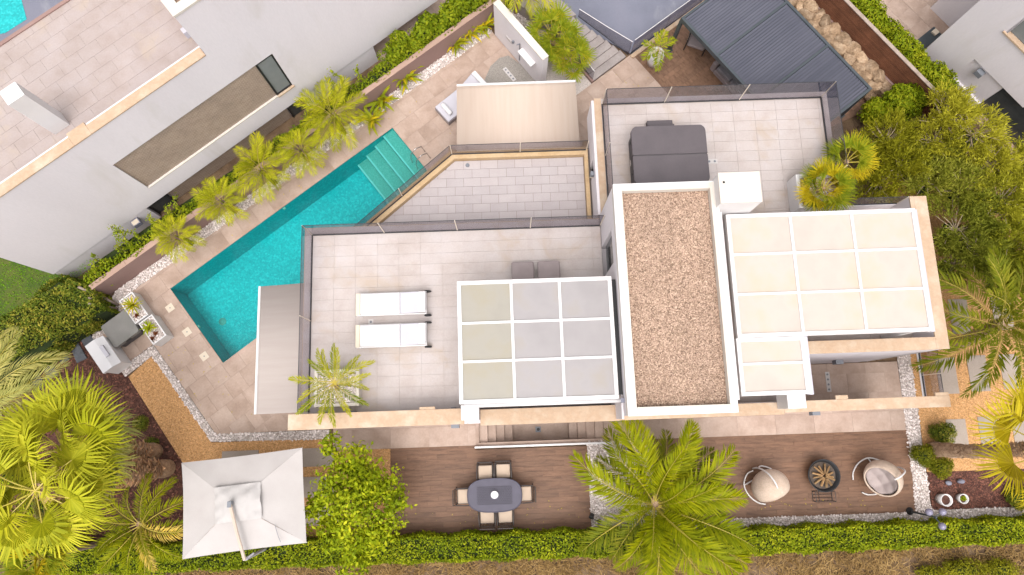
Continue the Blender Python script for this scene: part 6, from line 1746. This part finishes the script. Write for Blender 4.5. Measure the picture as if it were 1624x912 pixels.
trunk(r, [(0, 0, 0), (top[0] * 0.55, top[1] * 0.5, 1.9), top], 0.10, 0.08, M['bark'], rough=0.03)
for k in range(22):
    put_frond(random.choice(fanp), r, top, k * 2.399, 1.2 - 1.2 * k / 21, random.uniform(-0.3, 0.3), random.uniform(1.0, 1.35), 'fan_leaf')
r, top = palm('date_palm', 'arching yellow-green palm reaching over the umbrella corner', (228, 805), (222, 832), 1.7, LG)
trunk(r, [(0, 0, 0), (top[0] * 0.5, top[1] * 0.5, 0.8), top], 0.14, 0.12)
for az, el, sc in ((-0.05, 0.35, 1.1), (0.45, 0.5, 1.05), (0.95, 0.35, 0.95), (1.4, 0.3, 0.85), (2.5, 0.2, 0.8), (3.0, 0.1, 0.95), (3.6, 0.2, 0.9), (-2.2, 0.3, 0.95), (-1.7, 0.4, 0.9), (-1.2, 0.3, 0.95), (-0.7, 0.35, 1.0), (-2.6, 0.15, 0.9), (0.7, 0.75, 0.7), (-0.9, 0.8, 0.6), (2.0, 0.4, 0.7)):
    put_frond(random.choice(datey), r, (top[0] + 0.06 * math.cos(az), top[1] + 0.06 * math.sin(az), top[2]), az, el, random.uniform(-0.6, 0.6), sc)
put_frond(dryf[0], r, (top[0], top[1], top[2] + 0.05), -0.12, 0.42, 0.4, 1.12)
put_frond(dryf[1], r, (top[0], top[1], top[2] + 0.02), -1.0, 0.4, -0.3, 0.85)
r, top = palm('feather_palm', 'silvery drooping feather palm at the left edge above the fan palms', (60, 660), (-30, 650), 4.6, LG)
trunk(r, [(0, 0, 0), (top[0] * 0.5, top[1] * 0.5, 2.4), top], 0.22, 0.18)
for az, el, sc in ((1.1, 0.35, 1.0), (0.75, 0.25, 1.1), (0.45, 0.3, 1.05), (0.2, 0.2, 1.15), (1.5, 0.3, 1.0), (1.9, 0.3, 1.0), (-0.1, 0.2, 0.95), (0.9, 0.6, 0.8), (0.3, 0.7, 0.8), (2.6, 0.4, 0.9), (-0.8, 0.3, 0.9), (-1.6, 0.3, 0.9), (3.4, 0.3, 0.9)):
    put_frond(random.choice(silv), r, top, az, el, random.uniform(-0.5, 0.5), sc)
# feather palm at the top edge
r, top = palm('feather_palm', 'feather palm drooping in from the top edge beside the shower wall', (818, 20), (832, -36), 2.2)
trunk(r, [(0, 0, 0), (top[0] * 0.5, top[1] * 0.5, 1.1), top], 0.09, 0.07)
crown(r, areca, 18, top, 1.0, -0.2, (1.1, 1.5), 0.3)

# terrace palm in the square planter
tp_loc = Vector((*U(-5.28, 1.12), ZF))
ct = Vector(P(530, 608, 5.0))
r = thing('terrace_palm', 'slender young palm growing in the square terrace planter', 'palm', (tp_loc.x, tp_loc.y, ZF + 0.33))
top = tuple(ct - Vector(r.location))
trunk(r, [(0, 0, 0), (top[0] * 0.5, top[1] * 0.5, 0.45), top], 0.07, 0.05)
slim = [frond_mesh('frond', M['areca'] if s else M['strap'], 0.018, L=1.45, n=44, lw=0.013, ll=0.25, arch=0.8, fold=0.6, sweep=1.0, droop=0.3, bare=0.16, seed=60 + s) for s in range(3)]
for k, az in enumerate((1.62, 1.38, 1.95, 0.85, 0.15, -0.12, -0.55, -1.05, -1.9, -2.35, -2.75, 3.0, 2.45, 2.1, 0.5, -1.5)):
    put_frond(slim[k % 3], r, top, az, random.uniform(0.2, 0.45), random.uniform(-0.4, 0.4), random.uniform(0.72, 1.0))
# palm in the tall pot
r = thing('potted_palm', 'young yellowish palm growing in the tall round pot', 'palm', (*P(1036, 100, 0)[:2], 0.67))
part('stem', MB().tube([(0, 0, 0), (0.01, 0.02, 0.25)], [0.04, 0.03], 6), M['strap'], r)
pf = [frond_mesh('frond', M['strap'], 0.010, L=0.85, n=13, lw=0.032, ll=0.30, arch=0.9, fold=0.35, sweep=0.8, droop=0.4, bare=0.25, seed=70 + s) for s in range(2)]
for k, az in enumerate((1.25, 1.75, 2.85, 0.55, -0.75, -1.6, -2.5)):
    put_frond(pf[k % 2], r, (0.01, 0.02, 0.25), az, 0.55 if k != 5 else 0.2, 0, random.uniform(0.75, 1.05))
# dwarf fan palms by the stairs: one clump
r = thing('dwarf_fan_palm', 'bushy dwarf fan palm with several stems beside the garden stairs', 'palm', (*P(892, 108, 0)[:2], 0))
bxy = r.location.copy()
for (px, py, z, n, sc) in ((875, 52, 1.35, 15, 1.25), (905, 92, 1.05, 13, 1.1), (893, 68, 1.2, 12, 1.15)):
    c = Vector(P(px, py, z)) - bxy
    part('stem', MB().tube([(c.x * 0.2, c.y * 0.2, 0), (c.x * 0.8, c.y * 0.8, z * 0.6), tuple(c)], [0.09, 0.10, 0.06], 8), M['trunk'], r)
    crown(r, fans, n, tuple(c), 1.25, -0.25, (sc * 0.85, sc * 1.1), random.uniform(0, 6), name='fan_leaf')
# fan palms in the roof planter
r = thing('planter_fan_palm', 'yellow-green fan palm filling the white roof planter', 'palm', (*U(9.95, 6.75), 4.26), 0, 'fan palms by the roof planter')
part('stem', MB().tube([(0, 0, 0), (0.05, 0.0, 0.35)], [0.08, 0.05], 8), M['trunk'], r)
crown(r, fanp, 22, (0.05, 0.0, 0.38), 1.2, -0.1, (0.9, 1.2), 0.2, name='fan_leaf')
b = Vector(P(1330, 268, 0.0)); c = Vector(P(1343, 256, 4.2))
r = thing('planter_fan_palm', 'taller fan palm rising from the ground behind the roof planter', 'palm', (c.x - 0.2, c.y - 0.1, 0), 0, 'fan palms by the roof planter')
trunk(r, [(0, 0, 0), (0.1, 0.05, 2.2), (0.2, 0.1, 4.2)], 0.11, 0.09)
crown(r, fanp, 14, (0.2, 0.1, 4.2), 1.1, 0.1, (0.9, 1.15), 1.0, name='fan_leaf')

# strap-leaved plants
def strap_mesh(L, w, seed, mat):
    g = np.random.default_rng(seed); mb = MB(); n = 7
    for i in range(n + 1):
        t = i / n; ww = w * math.sin(math.pi * min(0.15 + 0.85 * t, 0.99)) ** 0.7
        x = L * t * (1 - 0.12 * t * t); z = L * (0.45 * t - 0.55 * t * t)
        mb.v += [(x, -ww, z + 0.25 * ww), (x, 0, z), (x, ww, z + 0.25 * ww)]
    for i in range(n):
        a = 3 * i; mb.f += [[a, a + 1, a + 4, a + 3], [a + 1, a + 2, a + 5, a + 4]]
    return mb.mesh('leaf', mat, True)
straps = [strap_mesh(0.62, 0.04, s, M['strap']) for s in range(2)] + [strap_mesh(0.55, 0.035, 3, M['fan_y'])]
for px, py, n, sc, lab in ((590, 188, 16, 1.0, 'strap-leaved plant next to the largest feathery palm'), (603, 158, 22, 1.15, 'bushy strap-leaved plant, second beyond the largest feathery palm'), (640, 122, 22, 1.15, 'strap-leaved plant on the pebbles at the end of the pool'),
                           (722, 68, 20, 1.0, 'strap-leaved plant on the pebbles before the shower wall'), (742, 48, 22, 1.05, 'dark strap-leaved plant close to the shower wall'), (768, 38, 16, 0.95, 'strap-leaved plant squeezed against the shower wall')):
    x, y, _ = P(px, py, 0.2)
    r = thing('strap_plant', lab, 'plant', (x, y, 0), 0, 'strap-leaved plants on the pebbles')
    for k in range(int(n * 1.6)):
        put_frond(random.choice(straps), r, (0.12 * math.cos(k * 1.7), 0.12 * math.sin(k * 1.7), 0.02), k * 2.399, random.uniform(0.25, 1.1), random.uniform(-0.4, 0.4), 1.35 * sc * random.uniform(0.75, 1.15), 'leaf')
# plants in the troughs
x, y, _ = P(211, 484, 0.85)
r = thing('spiky_palm', 'spiky yellow-green plant in the trough nearest the boundary wall', 'plant', (x, y, 0.5))
part('stem', MB().tube([(0, 0, 0), (0, 0, 0.3)], 0.05, 8), M['trunk'], r)
blade = [strap_mesh(0.5, 0.022, 5, M['strap']), strap_mesh(0.48, 0.02, 6, M['fan_y'])]
for k in range(34): put_frond(random.choice(blade), r, (0, 0, 0.3), k * 2.399, 1.2 - 1.2 * k / 33, 0, random.uniform(0.85, 1.1), 'leaf')
x, y, _ = P(234, 519, 0.75)
r = thing('tufted_plant', 'bright green tufted plant in the trough at the pool end', 'plant', (x, y, 0.5))
bl2 = [strap_mesh(0.32, 0.02, 8, M['citrus']), strap_mesh(0.30, 0.025, 9, M['areca'])]
for k in range(40): put_frond(random.choice(bl2), r, (0.05 * math.cos(k), 0.05 * math.sin(k), 0.1), k * 2.399, random.uniform(0.2, 1.2), 0, random.uniform(0.8, 1.2), 'leaf')
reds = leafmat('red_succulent', [(0.06, 0.015, 0.012), (0.13, 0.04, 0.025), (0.26, 0.10, 0.03)])
redl = strap_mesh(0.12, 0.02, 12, reds)
for px, py, lab in ((217, 500, 'small reddish succulent below the spiky plant'), (247, 529, 'small dark red succulent in the pool-end trough, nearer the pool'), (242, 537, 'small dark red succulent at the corner of the pool-end trough')):
    x, y, _ = P(px, py, 0.55)
    r = thing('succulent', lab, 'plant', (x, y, 0.52), 0, 'red succulents in the troughs')
    for k in range(18): put_frond(redl, r, (0, 0, 0.02), k * 2.399, 1.2 - 1.1 * k / 17, 0, random.uniform(0.8, 1.2), 'leaf')
x, y = U(15.60, -3.26)
r = thing('succulent', 'small green succulent in the smaller white pot', 'plant', (x, y, 0.2))
sg = strap_mesh(0.13, 0.025, 13, M['laurel'])
for k in range(18): put_frond(sg, r, (0, 0, 0.02), k * 2.399, 1.2 - 1.1 * k / 17, 0, random.uniform(0.8, 1.2), 'leaf')

# ------------------------------------------------------------------ broadleaf trees, shrubs, hedges
cb_ = []
for px, py, z, rr in ((560, 735, 2.2, 0.75), (530, 770, 2.3, 0.7), (600, 760, 2.1, 0.75), (560, 800, 2.6, 0.9), (515, 815, 2.0, 0.6), (610, 815, 2.2, 0.75), (545, 850, 2.1, 0.7), (590, 860, 1.9, 0.6), (530, 705, 1.8, 0.42), (625, 790, 1.9, 0.45), (560, 893, 1.6, 0.5), (500, 800, 1.8, 0.4), (580, 775, 2.7, 0.6)):
    x, y, _ = P(px, py, z); cb_.append((x, y, z, rr, rr, rr * 0.75))
r = bush('citrus_tree', 'leafy bright green citrus tree between umbrella and dining patio', 'tree', cb_, 7600, 0.15, M['citrus'], 0.5, base=(*P(572, 792, 0)[:2], 0), core=False, shell=0.2, clump=16)
mb = MB()
for b in cb_[5:]:
    s = Vector(P(572, 792, 0.9)); e = Vector(b[:3]); mb.tube([tuple(s), tuple(s.lerp(e, 0.5)), tuple(e)], [0.04, 0.03, 0.015], 5)
wpart('branch', mb, M['bark'], r)

hedge('clipped_hedge', 'long clipped hedge along the lower edge left of the date palm', HW([(-16.5, -4.5), (4.6, -4.55), (4.6, -3.86), (-16.5, -3.72)]), 0.0, 1.0, 42000, 0.085, M['hedge'], group='clipped hedges along the lower edge')
hedge('clipped_hedge', 'long clipped hedge along the lower edge right of the date palm', HW([(4.62, -4.66), (21, -4.6), (21, -3.95), (4.62, -3.98)]), 0.0, 1.0, 36000, 0.085, M['hedge'], group='clipped hedges along the lower edge')
hedge('mottled_hedge', 'thick mottled hedge between the lawn and the slate stones', PL([(-120, 600), (-60, 545), (20, 498), (92, 440), (128, 450), (168, 490), (140, 505), (75, 552), (0, 612), (-80, 660)], 1.1), 0.0, 1.15, 26000, 0.095, M['hedge_l'], bump=0.12)
hedge('ivy_hedge', 'bright green ivy hedge behind the boundary wall', SW([(-8.9, 13.04), (13.5, 13.04), (13.5, 13.42), (-8.9, 13.36)]), 0.0, 1.15, 24000, 0.11, M['ivy'], bump=0.14)
bl = []
for k in range(16):
    s = 5.0 + 0.42 * k; bl.append((*SF.w(s, 13.5 + 0.16 * math.sin(k * 1.9)), 1.15 + 0.2 * math.sin(k * 2.3), 0.42, 0.42, 0.4))
bush('ivy_thicket', 'overgrown ivy thicket behind the boundary wall near the shower wall', 'shrub', bl, 9000, 0.13, M['ivy'], 0.55)
# wisps of creeper climbing from the ivy in front of the white wall
wm = []
for k, (s, L, dx) in enumerate(((-8.3, 0.6, 0.1), (-7.9, 0.9, -0.2), (-7.3, 1.1, 0.3), (-6.9, 1.5, 0.1), (-6.4, 1.2, -0.4), (-6.0, 0.9, 0.4), (-5.2, 0.7, 0.2), (-4.9, 0.9, 0.3), (0.9, 0.9, 0.2), (2.2, 1.3, 0.1), (2.7, 1.5, -0.1), (3.1, 0.9, 0.4), (4.4, 0.8, 0.1), (5.4, 1.3, -0.1), (6.3, 0.8, -0.5), (7.2, 1.0, 0.2))):
    x, y = SF.w(s, 13.3)
    n = int(10 + 26 * L)
    f = np.linspace(0, 1, n)
    n_dir = np.array([-SF.s, SF.c]); t_dir = np.array([SF.c, SF.s])
    p2 = np.array([x, y]) + np.outer(f * 0.32 * L + 0.03 * np.sin(9 * f), n_dir) + np.outer(dx * f + 0.08 * np.sin(7 * f + k), t_dir)
    pz = 1.05 + L * 0.7 * f
    pos = np.column_stack([p2, pz])
    tw = pos[::4]
    pos = np.repeat(pos, 3, 0) + rng.normal(0, 0.05, (3 * n, 3))
    V, F = leaves(len(pos), pos, np.tile([0.0, -0.2, 1.0], (len(pos), 1)), 0.085, 0.6, 0.8)
    r = thing('creeper', 'thin green creeper shoot in front of the white wall, left of the tiled bands' if s < -2 else 'thin green creeper shoot in front of the white wall, right of the tiled bands', 'creeper', (x, y, 0.6), 0, 'creeper shoots at the left end of the white wall' if s < -2 else 'creeper shoots at the right end of the white wall')
    o = link('foliage', np_mesh('foliage', V, F, M['ivy']), r); o.location = (-x, -y, -0.6)
    wpart('stem', MB().tube([(x, y, 0.7)] + [tuple(q) for q in tw], 0.008, 4), M['bark'], r)

# right side hedge and round bushes
bl = []
for k in range(15):
    t = 5.6 - 0.46 * k
    bl.append((*SF.w(20.25 + 0.12 * math.sin(k * 2.1), t), 1.15 + 0.15 * math.sin(k * 1.7), 0.52, 0.55, 0.55))
bush('laurel_hedge', 'glossy green hedge between slatted fence and the corner house', 'hedge', bl, 15000, 0.12, M['laurel'], 0.45)
x, y, _ = P(1436, 160, 1.2); bush('round_bush', 'larger clipped round bush at the lower end of the rock wall', 'bush', [(x, y, 1.05, 0.78, 0.74, 0.72)], 4200, 0.12, M['laurel'], 0.45, 'round bushes by the gazebo')
x, y, _ = P(1392, 176, 0.9); bush('round_bush', 'smaller clipped round bush at the lower end of the rock wall', 'bush', [(x, y, 0.75, 0.58, 0.55, 0.6)], 3000, 0.12, M['laurel'], 0.45, 'round bushes by the gazebo')

# feathery pale shrub-trees on the right
def sprig_tree(name, label, blobs, n, mat, seed, base):
    r = thing(name, label, 'tree', base, 0, 'feathery trees on the right')
    Pc, Nc = blob_points(blobs, n // 26, 0.35)
    Pp = np.repeat(Pc, 26, 0) + rng.normal(0, 0.085, (len(Pc) * 26, 3)) + np.repeat(Nc / np.linalg.norm(Nc, axis=1, keepdims=True), 26, 0) * rng.uniform(0, 0.22, (len(Pc) * 26, 1)); Nn = np.repeat(Nc, 26, 0)
    m = len(Pp)
    d = Nn / np.linalg.norm(Nn, axis=1, keepdims=True) + rng.normal(0, 0.55, (m, 3)) + np.array([0, 0, 0.25]); d /= np.linalg.norm(d, axis=1, keepdims=True)
    VV, FF, o = [], [], 0
    for k in range(5):
        dd = d + rng.normal(0, 0.35, (m, 3)); dd /= np.linalg.norm(dd, axis=1, keepdims=True)
        w = np.cross(dd, rng.normal(0, 1, (m, 3))); w /= np.linalg.norm(w, axis=1, keepdims=True)
        L = rng.uniform(0.09, 0.22, (m, 1)); b = Pp + d * (0.05 * k) + rng.normal(0, 0.02, (m, 3))
        V = np.stack([b, b + dd * L * 0.5 + w * 0.014, b + dd * L, b + dd * L * 0.5 - w * 0.014], 1).reshape(-1, 3)
        VV.append(V); FF.append(np.arange(4 * m).reshape(m, 4) + o); o += 4 * m
    ob = link('crown', np_mesh('crown', np.concatenate(VV), np.concatenate(FF), mat), r); ob.location = -Vector(base)
    mb = MB()
    for b in blobs:
        e = Vector(b[:3]); s = Vector(base)
        mb.tube([tuple(s), tuple(s.lerp(e, 0.5) + Vector((random.uniform(-.1, .1), random.uniform(-.1, .1), 0))), tuple(e)], [0.08, 0.05, 0.02], 6)
        for k in range(22):
            dd = Vector((random.gauss(0, 1), random.gauss(0, 1), abs(random.gauss(0.3, 0.7)))).normalized()
            q = e + Vector((dd.x * b[3], dd.y * b[4], dd.z * b[5])) * random.uniform(0.9, 1.32)
            mid = e.lerp(q, 0.5) + Vector((random.uniform(-.1, .1), random.uniform(-.1, .1), random.uniform(-.05, .1)))
            mb.tube([tuple(e), tuple(mid), tuple(q)], [0.022, 0.016, 0.009], 4, False)
    wpart('trunk', mb, M['twig'], r)
    for b in blobs: wpart('shade_core', MB().arrays(ICO[0] * np.array(b[3:]) * 0.5 + np.array(b[:3]) - np.array([0, 0, 0.25]), ICO[1]), M['core'], r)  # dark lumps added so the gaps between sprigs carry painted shade
specs = (('bright yellow-green feathery tree nearest the glass terrace corner', [(1405, 225, 1.8, .75), (1385, 255, 1.6, .6), (1425, 265, 1.9, .7), (1395, 290, 1.5, .55)], (1405, 250), 'hedge_b'),
         ('pale twiggy feathery tree in front of the corner house', [(1500, 190, 2.4, .8), (1540, 215, 2.5, .85), (1480, 225, 2.1, .65), (1565, 260, 2.3, .7), (1500, 165, 2.2, .5)], (1510, 220), 'olive'),
         ('feathery tree behind the parapet corner, dark in the middle', [(1470, 290, 2.0, .75), (1515, 300, 2.2, .75), (1450, 250, 1.7, .55), (1490, 255, 1.9, .6)], (1480, 290), 'olive_g'),
         ('feathery tree at the right edge below the paved ledge', [(1600, 270, 2.2, .7), (1585, 320, 2.4, .8), (1625, 330, 2.2, .8), (1640, 260, 2.2, .7)], (1600, 310), 'olive'),
         ('feathery tree beside the long peach parapet', [(1515, 365, 2.0, .75), (1545, 400, 2.1, .75), (1510, 420, 1.7, .6), (1560, 345, 2.2, .65)], (1525, 390), 'olive_g'),
         ('feathery tree at the right edge above the date palm', [(1600, 390, 2.2, .85), (1640, 420, 2.2, .85), (1585, 445, 1.8, .6)], (1605, 410), 'olive'))
M['olive_g'] = leafmat('green_olive_leaf', [(0.09, 0.115, 0.01), (0.23, 0.245, 0.025), (0.44, 0.41, 0.07)])
M['hedge_b'] = leafmat('yellow_green_sprig', [(0.12, 0.125, 0.006), (0.28, 0.265, 0.014), (0.46, 0.41, 0.03)])
for k, (lab, bs, bp, mt) in enumerate(specs):
    bl = []
    for px, py, z, rr in bs:
        x, y, _ = P(px, py, z); bl.append((x, y, z, rr, rr, rr * 0.85))
    sprig_tree('feathery_tree', lab, bl, 3700, M[mt], k, (*P(*bp, 0)[:2], 0))
# shrubs at the foot of the right fan palm
for px, py, z, rr, lab in ((1500, 688, 0.5, 0.42, 'dark shrub above the foot of the shaggy palm trunk'), (1470, 722, 0.5, 0.40, 'bright shrub left of the shaggy palm trunk on the pebbles'), (1497, 742, 0.45, 0.36, 'low shrub below the foot of the shaggy palm trunk'), (1620, 790, 0.4, 0.4, 'dark shrub at the right edge of the bark bed')):
    x, y, _ = P(px, py, z); bush('small_shrub', lab, 'shrub', [(x, y, z * 0.7, rr, rr, rr * 0.85), (x + 0.22, y + 0.14, z * 0.5, rr * 0.7, rr * 0.6, rr * 0.7), (x - 0.2, y + 0.05, z * 0.4, rr * 0.6, rr * 0.75, rr * 0.5), (x + 0.05, y - 0.25, z * 0.4, rr * 0.55, rr * 0.5, rr * 0.5)], 2600, 0.075, M['hedge_l'] if 'dark' in lab else M['date_d'], 0.25, 'shrubs around the shaggy palm')
for px, py, lab in ((238, 706, 'round green groundcover tuft beside the tan path'), (222, 672, 'smaller green groundcover tuft beside the tan path')):
    x, y, _ = P(px, py, 0.1); bush('groundcover_tuft', lab, 'plant', [(x, y, 0.06, 0.32, 0.3, 0.16)], 1500, 0.05, M['hedge_l'], 0.3, 'groundcover tufts on the bark', stem=False)
bush('low_thicket', 'dense low greenery under the left palms by the hedge', 'shrub', [(*P(px, py, 0.3)[:2], 0.25, 0.8, 0.6, 0.4) for px, py in ((60, 800), (20, 760), (110, 870), (10, 860), (-20, 700), (30, 690), (190, 890), (240, 895))], 7000, 0.10, M['hedge'], 0.4, stem=False)

# lawn blades behind the hedge
n = 26000
s = rng.uniform(-22, -8.5, n); t = rng.uniform(13.0, 19.5, n)
pos = np.array([SF.w(a, b) for a, b in zip(s, t)]); keep = np.array([NF.l(*q)[0] < 0.05 or NF.l(*q)[1] < -0.02 for q in pos]); pos = pos[keep]; n = len(pos)
base = np.column_stack([pos, np.full(n, 0.6)]); a = rng.uniform(0, 6.28, n); hh = rng.uniform(0.03, 0.08, n)
tip = base + np.column_stack([np.cos(a) * 0.04, np.sin(a) * 0.04, hh]); w = np.column_stack([-np.sin(a), np.cos(a), np.zeros(n)]) * 0.012
V = np.stack([base - w, base + w, tip], 1).reshape(-1, 3)
tag(link('grass', np_mesh('grass', V, np.arange(3 * n).reshape(n, 3), M['grass'])), 'mossy green lawn in front of the white neighbouring house', 'grass', kind='stuff')
# dry scrub below the hedges
def scrub(label, u0, u1, v0, v1, n, L, mat, zz=0.0):
    u = rng.uniform(u0, u1, n); v = rng.uniform(v0, v1, n)
    den = np.sin(u * 1.7) * np.sin(v * 2.3 + u * 0.6) + rng.normal(0, 0.5, n); k = den > -0.35; u, v = u[k], v[k]; n = len(u)
    pos = np.array([HF.w(a, b) for a, b in zip(u, v)]); base = np.column_stack([pos, np.full(n, -0.05 + zz)])
    d = rng.normal(0, 1, (n, 3)); d[:, 2] = np.abs(d[:, 2]) * 0.45 + 0.08; d /= np.linalg.norm(d, axis=1, keepdims=True)
    l = L * rng.uniform(0.4, 1.3, (n, 1)); w = np.cross(d, [0, 0, 1.0]); w /= np.linalg.norm(w, axis=1, keepdims=True) + 1e-9
    V = np.stack([base - w * 0.006, base + d * l * 0.6 + w * 0.011 + [0, 0, 0.02], base + d * l, base + d * l * 0.6 - w * 0.011 + [0, 0, 0.02]], 1).reshape(-1, 3)
    tag(link('dry_scrub', np_mesh('dry_scrub', V, np.arange(4 * n).reshape(n, 4), mat)), label, 'scrub', kind='stuff')
scrub('tangled dry brown scrub below the clipped hedges', -16, 21, -7.5, -4.6, 52000, 0.40, M['drygrass'])
bush('yellow_bush', 'bright yellow-green bush at the bottom edge right of centre', 'bush', [(*P(1530, 905, 0.4)[:2], 0.3, 0.9, 0.4, 0.4), (*P(1590, 905, 0.4)[:2], 0.25, 0.7, 0.4, 0.35), (*P(1480, 912, 0.4)[:2], 0.2, 0.5, 0.3, 0.3)], 4500, 0.08, M['hedge_b'], 0.3, stem=False)

# fallen leaves on the paving
def litter(label, polys, n, size, mat, z):
    VV = []
    for poly in polys:
        r_ = np.array(poly); w = rng.dirichlet(np.ones(len(r_)), n); p = w @ r_
        c = np.column_stack([p, np.full(n, z)]); a = rng.uniform(0, 6.28, n); L = size * rng.uniform(0.5, 1.4, n); W = L * 0.4
        ax = np.column_stack([np.cos(a) * L, np.sin(a) * L, rng.uniform(0, 0.2, n) * L]) / 2; bx_ = np.column_stack([-np.sin(a) * W, np.cos(a) * W, np.zeros(n)]) / 2
        VV.append(np.stack([c - ax, c + bx_, c + ax, c - bx_], 1).reshape(-1, 3))
    V = np.concatenate(VV)
    tag(link('fallen_leaves', np_mesh('fallen_leaves', V, np.arange(len(V)).reshape(-1, 4), mat)), label, 'leaf litter', kind='stuff')
litter('dry fallen leaves scattered over the pool deck', deck_regions[:2] + deck_regions[4:], 26, 0.07, M['dry'], 0.01)
litter('dry fallen leaves on the wood patios near the hedge', [HW([(-4.3, -3.9), (2.6, -3.9), (2.6, -2.8), (-4.3, -2.8)]), HW([(5, -3.6), (14, -3.6), (14, -3.0), (5, -3.0)])], 40, 0.06, M['dry'], 0.01)
